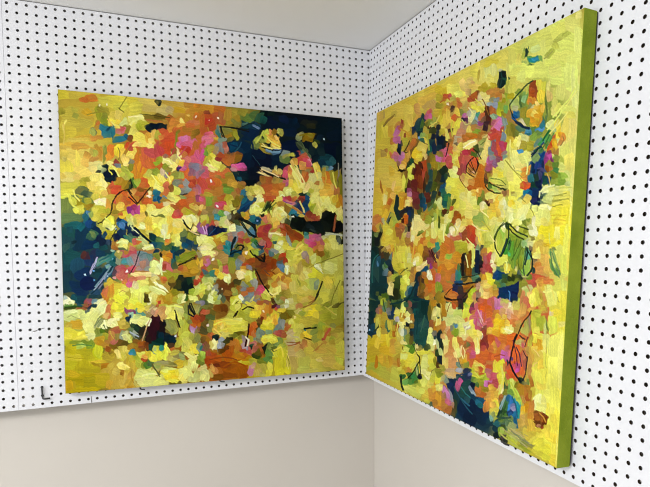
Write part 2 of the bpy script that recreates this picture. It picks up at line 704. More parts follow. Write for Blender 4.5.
906 82 14 1 -2 11 927030
26 176 30 -2 0 7 13412412
62 180 25 -2 0 11 12620857
12 213 12 3 -5 16 12889676
54 221 7 0 -1 26 14469202
101 218 13 -10 5 9 12092733
81 208 11 4 -4 12 12619069
102 192 15 -4 2 16 11572288
122 198 7 0 -2 24 12353841
136 197 6 0 -1 28 7898168
97 259 20 3 -3 15 14732406
73 268 16 -11 7 12 14731362
153 196 12 -1 -1 24 13861678
157 181 10 6 -8 15 13597230
178 183 13 4 -7 22 14467122
198 212 12 -3 3 18 14993510
162 244 8 7 -14 18 14470226
197 249 11 -7 7 15 10527804
200 272 12 -3 2 13 11053128
138 264 10 -4 5 15 924975
192 329 16 10 -6 10 13065002
143 323 10 -3 3 14 12614197
23 314 29 -4 1 11 12892226
69 294 13 2 -2 11 11051060
69 308 15 -4 2 11 11576368
19 333 21 -1 0 11 13420610
65 327 17 6 -5 14 6055996
127 305 13 4 -6 16 15261836
96 303 15 -4 3 20 14207066
116 325 15 2 -3 15 14207062
277 183 18 0 -1 15 12603468
303 174 9 -1 -1 29 11814980
347 159 15 -4 3 17 13323302
317 177 9 -3 4 19 12338248
227 164 13 -8 5 10 12603441
412 150 21 11 -6 11 13656184
396 167 15 2 -3 14 12597550
431 161 11 3 -9 25 12346158
392 183 12 8 -5 9 12875325
438 160 9 -5 9 21 11823665
442 183 10 -7 9 15 13393020
429 228 15 0 -1 14 7895176
398 253 16 -6 5 18 13329198
413 256 10 1 -2 18 13593149
387 230 12 4 -5 11 13132940
365 189 15 -2 1 21 11841656
358 185 9 3 -6 17 12100700
305 231 24 1 -1 12 12084010
333 210 15 2 -2 10 15525004
350 221 13 16 -10 9 15261824
376 213 14 5 -4 9 14469190
219 191 14 2 -3 17 14994518
217 293 11 -1 1 15 2108452
228 297 7 -3 8 20 6061100
260 288 16 -5 4 17 12868394
249 300 14 -2 0 11 12085038
283 252 16 2 -2 10 9212984
301 251 12 5 -5 11 9478200
327 253 11 1 -3 13 12099712
360 263 19 -1 0 12 8949820
282 283 11 1 -3 15 14469190
296 297 15 5 -4 11 14998626
307 308 17 6 -4 11 15524988
315 269 11 -3 3 13 15260778
341 280 9 3 -6 17 14204998
371 286 17 -4 2 13 7635056
360 298 11 7 -6 10 8160356
393 312 21 -3 1 12 7372920
421 283 13 -3 3 15 11353390
436 306 13 -4 4 17 11559032
363 314 15 2 -3 14 13422682
238 323 18 -4 2 15 11362090
457 159 12 -1 0 26 12605268
457 182 8 1 -6 24 13127820
473 150 15 4 -4 12 9209904
477 169 12 1 -2 12 8166448
520 154 16 0 -1 18 8158332
569 146 14 -2 0 16 934241
589 161 21 6 -4 12 799048
651 132 13 6 -8 13 7109692
628 273 23 -3 1 12 397337
579 251 8 -3 6 17 796982
585 174 15 5 -4 12 8671262
580 186 20 -5 2 14 9133851
560 183 14 2 -3 18 11100970
528 186 17 4 -4 14 11361070
488 184 18 -4 2 12 13682754
476 197 11 4 -6 15 12103732
508 203 15 8 -6 11 14735466
515 222 14 2 -3 12 13946970
596 209 16 -4 2 10 13653148
464 226 12 0 -1 18 12345206
471 253 19 2 -3 16 12867431
455 282 13 -6 8 20 12602436
499 247 18 -1 0 16 12871477
483 276 11 -5 5 13 12867385
563 276 17 5 -4 12 11831605
542 306 18 3 -3 12 7115828
514 307 16 -2 1 16 11367982
486 316 23 3 -2 10 11629105
599 279 12 1 -2 12 9857582
692 228 25 10 -3 6 13413492
619 302 14 2 -3 14 11051072
653 292 15 -3 2 12 13156438
661 309 12 -5 4 12 14472310
728 131 12 -5 5 15 597302
766 136 19 -12 6 10 596794
728 126 17 7 -6 12 14467146
801 159 17 -7 5 11 793910
766 153 15 1 -2 10 8162432
770 182 16 -7 3 8 6059060
837 131 5 -3 15 27 6583372
824 123 10 -6 10 16 4213812
855 147 6 -4 13 19 6057028
869 137 13 0 -2 17 1322283
910 138 13 -5 5 16 1716534
955 174 13 4 -7 17 2842213
937 184 12 5 -7 12 1919834
914 185 12 -8 9 12 1061188
927 202 14 -2 1 11 7375980
814 179 20 -3 1 15 12077117
801 184 13 -3 2 17 12885052
834 193 15 3 -3 10 13604944
845 211 12 -7 6 11 9660209
863 210 20 2 -3 13 11626289
854 219 14 0 -1 11 9206860
899 221 11 -3 2 13 13942858
739 230 9 5 -8 13 14203998
765 233 12 4 -6 14 13652076
787 236 11 -2 3 19 14201938
769 266 18 -9 4 9 11818116
734 255 22 0 -1 13 11045948
751 258 13 7 -6 9 9733180
725 306 21 2 -2 13 12875310
751 275 13 -3 2 12 12350001
805 218 10 -5 12 24 13682778
818 234 8 -4 16 32 14472306
804 239 8 -3 9 25 14998648
831 250 6 -3 10 21 15260808
840 245 13 -3 3 17 12609322
849 236 9 1 -3 17 11819818
808 268 13 -9 11 15 14471242
817 293 16 0 -1 13 14471250
777 295 16 -8 7 15 13422706
777 299 11 1 -2 13 14212232
848 300 11 -4 4 12 6587468
872 239 13 -4 5 18 13157498
899 229 10 5 -7 11 13420666
867 274 13 -2 3 23 13419630
884 303 18 -6 3 10 14209134
931 232 14 -1 0 17 12874278
918 220 9 -1 2 17 11571248
936 258 14 -3 3 13 13072938
964 243 9 -2 5 28 10261548
973 225 10 5 -14 21 9208864
917 298 16 -4 3 12 14465094
949 296 14 -1 0 13 13673532
935 271 14 1 -2 11 13343797
973 291 14 -1 1 17 11365945
81 358 17 6 -4 12 6059068
35 360 9 -6 9 17 12895302
33 441 26 -1 0 11 1989214
74 410 9 4 -7 19 2450032
59 444 9 5 -7 13 1990248
92 473 13 5 -6 16 3958860
51 389 15 -3 1 11 13420614
119 361 18 -6 2 11 15263912
118 387 20 2 -2 13 12102708
114 413 20 3 -3 15 12629058
117 439 12 7 -5 10 11578428
127 454 12 16 -7 6 12632146
137 468 13 8 -7 13 11839532
146 427 15 4 -5 20 14474322
181 377 14 -4 2 11 14205006
188 354 21 -5 2 13 12609329
174 351 10 3 -4 15 12349998
186 434 14 8 -8 15 2450060
185 500 16 3 -3 15 14474362
159 502 10 -1 1 17 11105838
266 355 16 -1 0 13 12869422
313 369 28 -1 0 10 12870442
396 350 23 -4 1 12 12344102
351 340 19 8 -4 9 13684842
340 360 22 1 -1 8 14206072
222 387 18 -9 6 15 10763384
255 386 12 -3 3 19 14203974
280 378 14 1 -2 13 14471262
324 388 14 -6 5 14 14736500
347 383 14 5 -6 17 13945954
369 394 15 4 -5 17 12864569
400 385 16 11 -7 10 11052076
411 397 15 2 -2 10 11578416
427 365 16 6 -4 11 12624964
430 412 11 2 -3 18 13683828
406 425 11 -4 7 20 14472308
395 413 13 2 -3 14 15261844
414 409 11 -4 4 13 14473352
441 436 8 1 -3 18 9720964
236 417 18 -9 6 15 14202970
244 406 19 -6 2 9 14201938
276 416 13 7 -7 14 14203974
250 440 14 8 -7 12 14474356
272 443 14 2 -2 17 14466118
298 419 16 -2 1 15 14470234
294 443 12 -6 4 11 14736454
290 462 13 -8 5 10 13155390
316 435 11 2 -4 23 14474346
327 458 11 0 0 25 14474392
323 473 13 -8 5 10 14211196
342 446 9 3 -6 21 14202942
361 438 12 -6 5 12 14472328
376 437 12 -7 8 15 14207078
383 453 10 -9 8 10 13943898
364 461 17 -2 1 16 14469202
367 481 15 -9 8 15 14473318
363 492 15 2 -2 16 14212206
211 422 9 -2 3 21 13159538
249 482 15 13 -7 9 10794096
289 489 18 0 0 17 1330760
311 489 16 6 -4 11 6849600
303 505 17 1 -1 12 2908248
340 508 16 -5 3 11 3431476
359 516 15 0 0 10 1132872
220 505 18 -9 4 10 12098616
256 501 11 7 -6 10 12370042
386 476 9 2 -6 21 3427396
406 464 11 -4 4 13 5003300
417 472 16 6 -6 15 8683564
424 504 11 2 -3 16 1720673
454 344 11 -4 5 17 12606292
481 343 16 -1 0 18 8950832
477 347 10 -2 3 16 8163376
521 358 22 3 -3 14 13124700
521 368 12 -8 5 9 12603468
553 344 13 -6 9 20 12366914
545 333 10 6 -6 11 11050028
561 364 12 -5 4 11 13156450
578 343 11 4 -8 21 7627804
606 346 12 3 -7 24 1331806
623 342 20 -12 6 10 1328488
614 363 20 -12 5 9 1326437
657 332 15 -3 3 16 14474388
673 336 12 2 -4 18 14473336
695 327 19 -4 2 14 12341290
639 366 12 -3 3 16 14475388
660 357 12 1 -2 12 13684826
664 373 15 -3 2 14 14474346
677 352 12 4 -5 12 11579452
690 360 11 5 -10 21 7109684
481 379 12 -1 1 12 8941628
504 386 13 5 -6 13 9209960
508 402 14 0 0 12 2458494
540 397 10 6 -9 16 11059336
532 414 15 -6 5 15 12897396
520 422 16 -3 2 12 12107884
536 430 14 -2 2 16 13684856
543 446 16 3 -2 10 13159534
562 439 11 -7 7 11 15263912
461 412 15 2 -3 14 11579444
452 448 8 -2 3 20 9985172
487 451 18 -1 0 18 793928
507 451 18 9 -6 13 597316
560 401 12 -1 0 16 5261360
585 404 15 -7 4 9 3419156
580 429 9 -4 9 20 4740140
610 391 14 -3 2 12 12621872
634 403 12 -5 5 11 2845299
630 448 11 12 -15 12 5274752
634 457 12 4 -4 12 5011600
596 453 14 -4 3 12 8162448
580 441 11 6 -6 11 7901320
689 402 14 -6 7 17 12610132
681 402 12 -5 5 14 12875351
702 405 8 -3 6 18 12884036
667 444 11 -7 7 10 11814965
689 443 11 6 -6 11 10369337
688 472 16 9 -8 13 10370353
683 502 23 -1 0 12 11353397
692 497 11 6 -7 11 12077121
588 461 18 3 -2 10 11820884
584 474 14 -4 2 10 11822935
588 486 16 3 -2 10 11092277
555 466 11 -5 5 11 9993324
637 490 11 -7 7 10 5275692
624 506 12 -2 3 18 11577388
612 494 12 -4 4 12 11050028
645 502 13 11 -8 10 5010532
534 499 8 -9 9 8 3967120
563 486 11 5 -10 20 6062216
507 475 16 -4 2 12 12622896
502 495 15 -4 3 12 12094762
522 499 12 3 -3 12 10647086
459 483 15 5 -4 11 14211200
483 499 13 11 -8 9 13683814
467 511 21 6 -3 12 14473352
781 340 23 5 -2 6 12874369
830 321 14 -8 7 11 8860970
834 334 13 2 -2 11 6697269
852 325 11 1 -3 15 1330807
829 351 13 4 -5 12 1715557
843 342 13 -2 1 15 1326437
838 372 13 4 -5 12 1330803
741 346 17 0 -1 10 10517548
776 370 16 5 -5 14 8155176
767 362 12 4 -5 12 9202728
793 378 14 5 -5 12 2127493
875 345 16 0 -1 17 11053100
866 341 11 1 -4 19 12106804
884 323 16 -3 3 15 14210158
865 363 10 -6 6 11 7899180
879 358 10 5 -7 14 9740336
902 336 11 -1 0 24 13947002
897 349 9 -2 3 17 13419626
886 366 11 3 -6 14 12367958
925 344 13 -4 4 12 14211194
944 356 11 8 -9 10 13684850
935 330 13 -5 6 16 14736502
958 325 14 -2 2 19 13679690
991 324 11 -4 6 19 11367966
967 320 12 -2 1 13 12622896
990 372 12 -3 4 17 13683826
995 398 8 -5 11 17 12105816
798 399 15 9 -7 11 1317908
915 383 13 -5 4 10 1580056
896 439 26 14 -6 9 794648
905 461 18 0 0 9 1317912
883 410 25 1 -1 9 594966
864 431 17 6 -3 8 1911083
842 449 13 -2 1 11 793628
860 391 19 6 -6 14 9387302
874 397 22 5 -3 10 10371377
856 380 10 5 -7 11 8665382
723 413 13 -7 9 16 14202962
727 426 13 -3 3 12 13938762
775 446 18 1 -1 13 7684375
814 471 17 9 -8 13 9124119
796 480 20 2 -1 11 10111003
753 442 10 -4 6 18 11354410
731 459 21 9 -4 8 13678690
726 472 23 6 -3 10 12105800
744 484 17 0 0 11 12367934
726 510 12 -4 4 12 13686928
783 514 19 -4 2 10 14209102
801 497 13 -1 1 13 10529844
818 505 10 8 -10 12 13677638
868 474 13 -3 3 13 12868732
896 474 12 -6 6 11 11101050
854 487 17 5 -4 12 12604548
868 500 13 5 -5 12 12338276
979 486 9 -1 1 17 5791832
932 504 13 -4 5 17 13156438
960 504 16 3 -3 17 13420654
989 508 12 -7 6 9 12632166
9 645 13 -3 4 20 1718600
98 538 15 -2 1 15 2305359
80 561 15 -4 3 16 1914206
55 664 23 1 0 11 1322323
115 535 16 5 -3 11 1718611
128 557 24 -10 3 11 5012596
121 561 20 -8 3 9 5801072
114 580 18 -7 3 9 3953744
103 594 15 -6 3 9 1324346
105 658 19 -7 4 14 2838106
95 665 14 -5 3 11 2443617
98 680 22 1 0 7 1916232
126 655 10 -4 4 14 2834753
191 561 14 -1 1 13 5802116
184 535 19 4 -2 11 11363159
176 584 15 -5 3 11 11359323
190 595 13 6 -4 11 12078152
183 618 19 4 -2 11 12869456
137 636 14 -8 5 10 12625976
140 666 15 -3 3 20 12880170
125 689 10 3 -3 15 12352042
181 686 18 7 -5 16 14475334
167 690 13 6 -4 11 14211134
11 693 15 11 -6 11 14474412
216 531 19 -3 2 11 12078164
223 554 12 -8 10 18 9993344
248 538 16 5 -3 11 7111808
210 634 11 7 -7 13 13390960
221 622 18 -9 4 9 12611152
254 608 42 1 0 7 14732416
329 542 12 4 -4 11 12356898
325 554 11 7 -6 10 12881954
294 585 17 7 -6 16 13950088
332 581 18 11 -8 13 12080972
335 583 13 8 -6 10 12870499
355 550 10 5 -9 19 1330778
351 538 11 -2 2 16 1328478
370 530 20 -6 2 8 1127745
396 546 26 -7 2 10 8686116
415 574 16 -6 4 13 11571236
384 589 15 1 -1 10 11827754
426 594 13 4 -4 11 12095532
324 612 14 10 -6 10 10522660
335 609 19 9 -5 11 9737256
368 625 16 7 -5 11 2895900
360 644 15 0 0 18 3948568
345 640 13 -7 5 11 6310940
253 635 14 6 -4 11 14210154
238 665 15 6 -6 16 14212202
253 658 16 -3 2 11 13950062
220 699 13 7 -5 10 13685834
241 688 11 2 -3 17 13948006
289 662 19 8 -3 9 14212228
304 674 20 6 -3 9 13950084
278 685 11 -2 2 15 14212228
307 694 20 3 -2 15 12095532
322 698 20 -2 2 16 11369762
378 696 13 4 -4 17 13160564
413 693 13 -2 2 12 13950062
421 673 17 5 -3 11 11056188
433 658 11 -4 5 15 13160570
466 530 27 0 0 12 14473336
474 534 21 4 -2 10 14999688
466 558 17 -5 3 14 12085855
457 586 14 1 -1 12 11096121
497 562 21 6 -3 12 10255416
513 574 8 -1 3 18 9215024
570 534 26 -5 2 12 932179
562 530 16 -4 3 10 803158
554 562 12 4 -4 14 8162352
557 583 14 3 -5 22 9210928
578 546 14 8 -5 9 5533748
591 550 11 6 -6 11 10515528
582 571 12 3 -3 14 7636108
607 534 12 3 -4 12 13080625
624 538 12 -4 4 12 12103728
641 534 14 8 -6 11 9215024
661 555 19 -2 1 12 5517327
644 567 19 -2 2 14 8669211
619 567 17 -7 4 12 9849883
695 584 13 -2 2 12 9124115
635 596 11 6 -6 11 6047780
493 599 17 6 -4 11 13673516
521 603 12 -2 3 22 14204994
529 595 14 -3 3 16 11619412
538 623 12 -2 3 18 14476440
585 612 14 2 -2 14 14734484
618 616 14 -5 5 16 13949038
635 621 8 -1 3 18 11055172
601 641 18 -6 4 14 9735208
614 653 11 -6 6 11 9210920
601 657 13 7 -6 11 7898224
618 670 19 -1 1 10 10837802
573 640 13 5 -4 11 4735004
568 657 12 1 -1 12 7363608
543 697 14 9 -7 10 6699283
511 672 11 -4 5 13 5260324
519 696 9 -5 8 14 5004352
564 673 12 -4 5 14 9212992
484 619 17 10 -6 10 5013604
472 630 17 5 -4 13 12370034
464 646 14 -8 6 11 13159546
476 643 11 4 -6 15 11055180
468 679 10 6 -8 14 8160304
491 699 12 -2 2 12 11054132
477 695 8 2 -3 18 14475424
451 698 13 3 -3 14 6057012
659 675 16 -5 6 18 12862568
664 679 12 5 -5 11 13388912
630 699 14 -5 5 12 7636108
646 704 11 -5 8 15 8158320
698 655 12 4 -6 22 12104768
685 684 12 5 -8 21 13420634
684 718 16 6 -3 8 9853757
567 702 18 -4 3 12 13420598
580 706 17 7 -4 11 13683794
629 716 20 12 -4 7 13154362
726 529 23 3 -2 12 12632178
725 550 16 -8 6 11 8158252
747 546 13 -7 7 13 11356194
756 559 11 -2 2 13 10369310
716 571 13 -1 1 19 8665358
742 584 14 -7 9 17 6059132
742 584 11 -1 2 15 6062240
778 538 17 2 -2 17 12104768
813 555 19 -11 3 6 14472290
800 568 19 -11 3 6 13418562
786 568 17 -6 3 8 12630086
840 542 16 -2 2 17 9206900
858 529 10 -5 8 13 12628038
844 568 20 0 0 13 11045936
890 529 18 10 -7 11 9856798
904 533 12 -6 7 11 9132827
932 538 11 3 -4 13 8159272
874 551 12 -6 6 12 12896370
960 533 21 -3 2 13 11578444
817 589 13 -3 5 19 11573324
795 589 9 0 0 17 12628046
768 589 13 3 -4 16 13420654
733 614 19 -3 3 15 12094762
741 626 18 8 -5 12 13674556
724 630 15 1 0 11 11826741
716 622 11 -6 6 11 12624948
763 652 13 -4 6 18 12881977
741 652 16 6 -5 12 14205030
728 677 13 0 0 17 14473326
844 615 16 -2 2 13 13683826
825 623 12 7 -7 11 13417558
871 615 17 6 -6 14 13682742
898 620 13 5 -5 12 12893238
882 655 9 2 -4 19 8163436
785 661 13 0 1 19 12892250
829 679 23 9 -5 12 13155410
852 684 20 4 -3 13 12629066
930 638 12 -6 9 15 13417534
930 656 13 -4 6 17 13154374
829 714 20 -4 3 10 12626000
806 704 17 4 -3 12 12100668
789 708 13 1 0 17 11840584
749 690 17 -2 1 13 9208876
731 715 17 -1 1 11 8949836
723 710 13 2 -2 13 9738332
775 716 13 2 -2 13 12893298
897 720 12 -7 6 9 10262584
25 935 17 8 -3 10 12097564
11 971 12 0 1 17 11834396
101 866 11 6 -6 15 12369966
100 900 26 0 0 6 12625964
132 883 18 7 -5 16 11047980
133 978 9 6 -7 15 12096044
184 876 12 9 -11 17 12628042
176 921 14 4 -2 11 14733410
179 979 12 -2 3 15 12361796
189 968 9 3 -4 20 12623944
146 858 14 -7 4 9 7097368
200 980 13 8 -9 18 12096568
204 954 9 6 -7 15 11833404
240 953 18 10 -6 14 13684850
247 942 15 11 -6 9 12896370
228 979 16 3 -2 15 12895350
261 994 29 0 1 10 13159542
294 981 19 -7 5 13 13684850
273 952 14 -4 3 11 13422706
305 990 22 0 0 8 13948014
201 892 8 -3 6 16 11575344
241 887 19 8 -3 11 13155398
248 907 11 8 -6 9 10374174
296 868 14 10 -6 10 802120
277 894 16 -4 5 17 13946942
288 894 16 3 -2 17 13945914
300 891 11 3 -3 17 13683774
318 885 9 2 -4 21 13948994
333 897 11 3 -3 17 12101712
363 896 20 8 -4 11 9209948
355 915 19 9 -3 7 10526796
303 919 24 2 0 8 9736284
291 934 14 6 -4 11 11052120
370 924 15 -8 8 14 12362796
317 955 13 -7 6 10 14209090
366 959 15 0 1 18 14208066
377 968 12 8 -11 18 14472294
389 961 12 1 0 26 13949050
413 911 13 6 -5 13 13949044
393 945 12 1 -1 14 13684846
416 939 11 4 -5 17 13685884
423 972 12 8 -11 18 11844716
408 983 10 7 -7 11 12107888
417 879 13 -2 3 14 13944886
475 907 16 4 -2 12 11356183
499 917 14 2 -1 14 11358227
548 896 12 -6 6 11 10834967
494 982 22 1 0 12 7686159
498 962 16 -2 2 12 10835739
555 950 20 -10 4 7 9653263
568 934 20 -2 1 8 10377998
605 912 21 -8 4 10 11362075
585 886 20 -4 3 12 10831914
610 896 18 7 -4 10 11820872
647 911 13 -6 8 15 6049808
621 967 11 6 -10 20 11825805
646 978 16 -5 7 18 11573324
638 956 12 -4 5 12 11047996
668 958 11 -6 9 17 11050044
664 937 19 3 -1 12 7370784
532 883 13 6 -4 11 6699279
556 888 11 -5 7 13 9854747
731 898 12 -3 7 23 11054120
727 880 11 7 -9 14 7111728
744 899 10 -4 9 18 12631106
730 983 13 -6 6 12 13419558
761 981 13 4 -4 14 13156390
806 894 18 -8 6 12 11572296
783 952 13 0 1 24 11048012
823 981 20 5 -3 13 11579472
971 984 21 12 -7 11 11575356
897 913 25 6 -2 11 12096576
833 883 13 -1 3 17 10843709
874 898 12 -6 7 12 11369781
775 875 19 -3 2 11 11574400
850 992 36 0 0 7 11840588
10 713 17 7 -3 9 5006372
30 712 22 1 0 7 5009456
23 729 21 1 0 7 13685908
26 744 17 -6 3 9 12107888
63 741 15 -4 3 14 13159544
118 717 13 6 -5 14 14475416
93 746 13 9 -8 14 13422714
72 779 14 -7 6 13 14211208
85 795 13 -2 2 17 13685880
82 813 12 -6 5 12 13422724
39 770 17 -1 1 11 12096552
51 841 14 -6 4 10 10796116
74 850 10 1 -1 15 8164392
21 850 16 10 -7 14 11051036
57 864 27 2 0 11 11050012
101 859 10 3 -3 16 12369966
135 729 10 1 -2 24 12348993
180 719 15 -4 2 11 13157434
166 747 14 -4 3 11 14736516
117 774 13 3 -3 15 14212244
108 769 10 4 -6 16 11580528
148 769 15 6 -5 16 14737556
172 776 16 3 -3 15 12100672
109 807 13 3 -2 11 8688704
123 812 10 4 -4 14 9999404
168 799 19 -1 1 8 10381105
147 832 17 -9 5 10 10839873
105 829 15 -1 1 15 11570212
178 815 11 5 -6 16 7898204
171 841 15 -5 4 11 7098392
146 855 16 12 -5 8 8150040
142 870 10 -3 4 15 11047980
219 721 23 1 0 11 14208058
241 718 20 2 -1 10 13944882
237 741 17 11 -5 8 5014648
218 759 11 -5 6 14 13159548
244 764 18 -9 7 14 13949044
236 772 13 10 -6 9 14211196
258 769 13 1 -1 13 13948028
270 734 12 -3 4 17 9995352
306 740 13 8 -11 18 12355920
329 740 11 2 -3 19 14473326
343 753 13 8 -6 10 14209114
370 730 16 7 -4 11 12370034
243 810 14 -8 7 14 2892828
305 825 11 0 0 16 601402
293 848 17 0 1 16 470315
342 835 13 3 -2 12 599346
282 855 18 11 -5 10 800816
260 839 11 1 0 15 2890776
214 809 16 13 -5 7 7898224
228 840 17 -4 2 9 8673051
238 853 13 0 0 15 10375195
335 796 12 9 -6 9 8685640
350 796 10 -4 8 18 10001476
377 794 11 1 0 26 11054144
392 787 9 2 -3 21 10790968
387 830 16 8 -7 16 12368970
368 845 11 -4 6 15 11579452
395 854 12 -6 9 20 12895318
383 873 11 2 -2 18 12895318
393 739 8 0 0 26 8160320
405 731 11 -2 2 14 8157236
420 732 12 -7 9 16 9210944
432 732 9 3 -4 15 9736268
400 771 11 -2 2 16 8685612
427 772 14 -7 8 16 10831895
415 800 13 2 -1 12 11038864
337 867 10 -4 5 13 10840622
417 876 11 -1 3 18 13944886
292 883 10 4 -5 15 14209086
318 877 9 2 -5 25 13685826
237 884 16 -3 2 10 13155398
363 896 19 10 -3 7 9209948
455 733 17 4 -4 18 6057016
463 725 21 -3 2 12 7367728
446 757 11 4 -6 21 7682331
478 746 17 7 -4 9 7101468
526 736 13 -5 6 15 6699278
514 756 22 1 0 12 8147992
449 813 15 6 -4 11 5000228
473 807 11 5 -5 11 8159300
546 765 12 1 -1 12 11579460
559 733 12 0 0 14 12105788
604 739 16 10 -7 10 11579444
599 763 21 10 -5 11 10263600
616 776 12 -3 4 12 10002488
612 747 11 5 -5 11 11054140
641 748 13 -1 2 12 13153338
637 761 19 4 -2 12 13943850
650 736 11 -6 7 11 14203970
667 737 15 3 -3 16 13936704
662 757 13 2 -1 12 12882997
684 746 12 4 -6 18 12352810
701 742 9 0 0 19 11823646
505 788 11 4 -4 12 14463046
493 808 12 -1 2 12 13149240
517 813 21 8 -4 11 13153350
558 786 27 1 0 12 13946966
578 812 23 0 1 12 12893246
574 779 18 4 -2 8 13684842
517 829 15 6 -4 11 13155426
533 834 16 -4 3 10 12367958
577 845 17 7 -4 12 10524716
577 857 11 -5 5 11 11050028
569 865 12 0 1 16 11825698
477 831 10 -6 6 11 10836778
512 857 11 5 -6 17 9214112
488 864 12 2 -3 18 14736528
449 858 10 -6 9 16 8147000
619 822 10 -1 2 17 11358238
651 803 8 2 -5 26 4996116
653 832 12 4 -5 18 7636076
644 848 13 -1 1 12 8162416
665 833 12 -4 5 12 7109740
674 812 17 9 -6 11 13418542
692 788 12 3 -4 14 14206010
686 855 23 -1 1 13 13683778
635 873 11 6 -5 11 11364959
610 896 14 4 -2 10 11357249
656 878 12 5 -6 15 8673070
664 900 17 -1 1 13 8671255
690 893 13 3 -5 22 7109688
532 887 11 -4 4 12 6699279
540 900 12 -6 7 13 10833934
479 904 17 -4 3 10 10831895
444 894 11 3 -3 14 9743424
576 911 21 9 -3 8 11825687
713 785 13 -1 3 19 14200886
779 758 11 -7 8 13 8156192
748 774 12 -5 5 12 7103512
784 737 18 -1 1 11 12103768
810 738 14 -6 5 10 11829572
806 759 11 -7 7 11 11577424
837 756 12 5 -6 14 11577396
869 761 16 -3 3 15 14469166
878 779 10 6 -9 15 13679678
846 747 12 -6 5 10 13154378
892 745 13 -5 5 12 11577396
920 741 14 -8 6 9 8947752
730 811 12 5 -6 16 7109752
745 799 10 4 -5 14 8686724
729 836 23 5 -2 12 10832957
783 801 13 -4 6 16 13157442
796 814 13 -4 6 16 12894282
810 789 18 10 -7 11 11577396
827 803 18 3 -2 15 12101688
818 815 13 -4 4 10 12631118
873 796 14 -1 1 13 11050032
773 856 13 -1 2 13 12101740
809 840 13 0 1 19 12103752
800 849 10 5 -5 12 12103760
905 815 17 7 -5 12 9214000
872 835 16 -8 7 12 8160312
876 866 13 -4 4 13 8686648
895 849 11 3 -4 17 9998380
840 851 16 9 -7 11 14204970
919 829 12 -1 1 13 10525736
928 842 14 8 -8 13 10382890
980 827 21 -3 3 11 9205796
965 840 26 -1 1 9 9995308
956 857 16 4 -3 11 10521652
946 874 12 7 -7 11 9737264
871 892 12 -5 6 12 11046968
844 873 13 5 -4 10 12623936
831 880 10 6 -7 11 11366973
853 912 16 3 -2 13 12101692
812 922 15 -8 7 12 11576400
983 938 21 2 0 13 11577404
733 866 10 -4 6 14 7111744
716 882 13 -3 3 12 5006388
739 896 17 5 -4 16 11579448
728 913 13 -3 4 14 12630054
750 914 8 -3 9 18 12102700
711 916 11 -2 3 13 13156410
12 69 9 2 -3 11 9404968
16 116 3 1 -6 18 14077026
48 62 11 1 -1 7 11182654
51 80 8 5 -4 8 9605180
75 28 12 -2 0 7 12346154
102 15 10 -3 1 7 11827758
114 107 8 0 -2 17 10844721
116 100 4 2 -4 8 12085806
105 126 4 -3 6 10 6976584
98 131 10 -1 0 11 10133584
197 89 12 -6 3 9 13159548
173 91 9 5 -6 12 14204994
160 90 10 1 -2 11 14734410
155 94 7 1 -3 11 14469190
165 121 7 -1 1 20 2650238
207 137 6 -4 4 8 2120819
193 110 10 1 -1 8 12867148
182 126 8 3 -2 5 12352106
138 72 10 -4 2 9 8421420
176 104 10 0 0 6 14731350
441 7 13 0 -1 8 11826214
313 9 9 -7 6 9 4473900
317 14 5 1 -3 7 2306090
297 74 27 0 0 4 10840625
247 67 16 -4 1 7 14867584
278 104 10 3 -3 9 927016
390 71 10 5 -4 8 15523958
386 81 17 -5 1 6 13604925
417 80 17 0 -1 8 12871477
440 47 11 1 -2 12 12084518
370 123 4 0 -3 21 8157732
397 129 11 -5 3 9 13136028
318 128 9 -3 2 9 13335865
217 142 7 4 -6 10 7882270
285 142 11 -3 1 9 14732386
475 28 12 1 -2 8 9126184
713 9 13 0 -1 8 730142
611 55 12 -5 2 4 5272676
653 64 13 6 -2 4 6848672
553 108 12 -4 2 10 10122272
546 81 22 1 -1 6 8420416
515 104 6 -3 7 16 3632741
493 113 11 3 -3 8 13597298
509 120 14 2 -1 5 13150268
529 122 16 -4 1 8 8164484
557 118 12 -4 2 8 6580268
677 111 8 -7 8 9 9214524
660 108 11 -13 6 5 10529864
711 79 9 -1 0 10 13863240
694 80 8 -2 2 8 12108876
677 98 3 -2 6 10 2898980
741 72 6 3 -4 8 12104796
724 76 9 5 -6 9 9202208
732 98 6 -3 4 11 15253606
867 77 13 1 -2 9 9206820
829 75 11 -4 2 6 9736280
892 98 13 3 -2 6 3424284
12 224 7 3 -3 7 12101716
105 199 7 0 -2 15 10789956
114 180 6 -4 7 12 11830577
133 182 5 -1 1 11 9740360
33 277 19 3 -1 7 13416542
7 279 8 -4 3 10 13152334
53 283 12 4 -3 9 13676630
146 208 8 -4 4 12 14060849
174 176 9 -6 4 8 14995514
188 190 5 2 -10 19 14465094
204 166 6 3 -6 12 13322282
201 230 10 -3 1 6 15521914
171 228 8 3 -4 11 9846069
176 235 9 0 0 8 7107704
179 262 10 3 -4 11 13415494
152 231 10 3 -3 7 14734450
190 265 8 2 -3 9 11844680
135 245 10 3 -4 11 1122603
162 263 6 -4 7 13 792619
172 281 7 1 -2 9 3947556
126 253 10 6 -5 10 10792052
119 245 7 -5 3 6 12895352
117 261 6 2 -3 7 3159596
179 288 10 3 -4 11 11568168
203 306 6 3 -7 16 8153120
154 304 9 -6 4 8 12605233
80 289 8 -5 3 6 9735216
12 344 15 2 -1 7 14210126
78 337 14 5 -3 9 4479036
55 327 7 4 -4 8 7107644
100 281 10 -3 2 11 14996590
113 302 10 3 -2 7 15522934
109 338 10 6 -3 7 14203982
133 331 10 -4 3 10 13676626
362 173 11 -5 4 11 9656106
216 176 8 -4 3 7 11815993
238 160 12 1 -2 9 14732394
281 160 10 -5 2 7 15259762
407 202 9 6 -5 9 13596266
421 244 11 1 -2 12 8870762
444 251 10 -2 1 12 10512516
375 180 3 -2 8 19 15255688
380 188 3 -2 5 10 15257744
309 208 11 -2 1 10 10002476
302 220 10 -6 4 6 9218096
332 195 6 3 -4 7 9857620
331 230 8 4 -6 10 8688684
342 214 10 -7 5 8 14998650
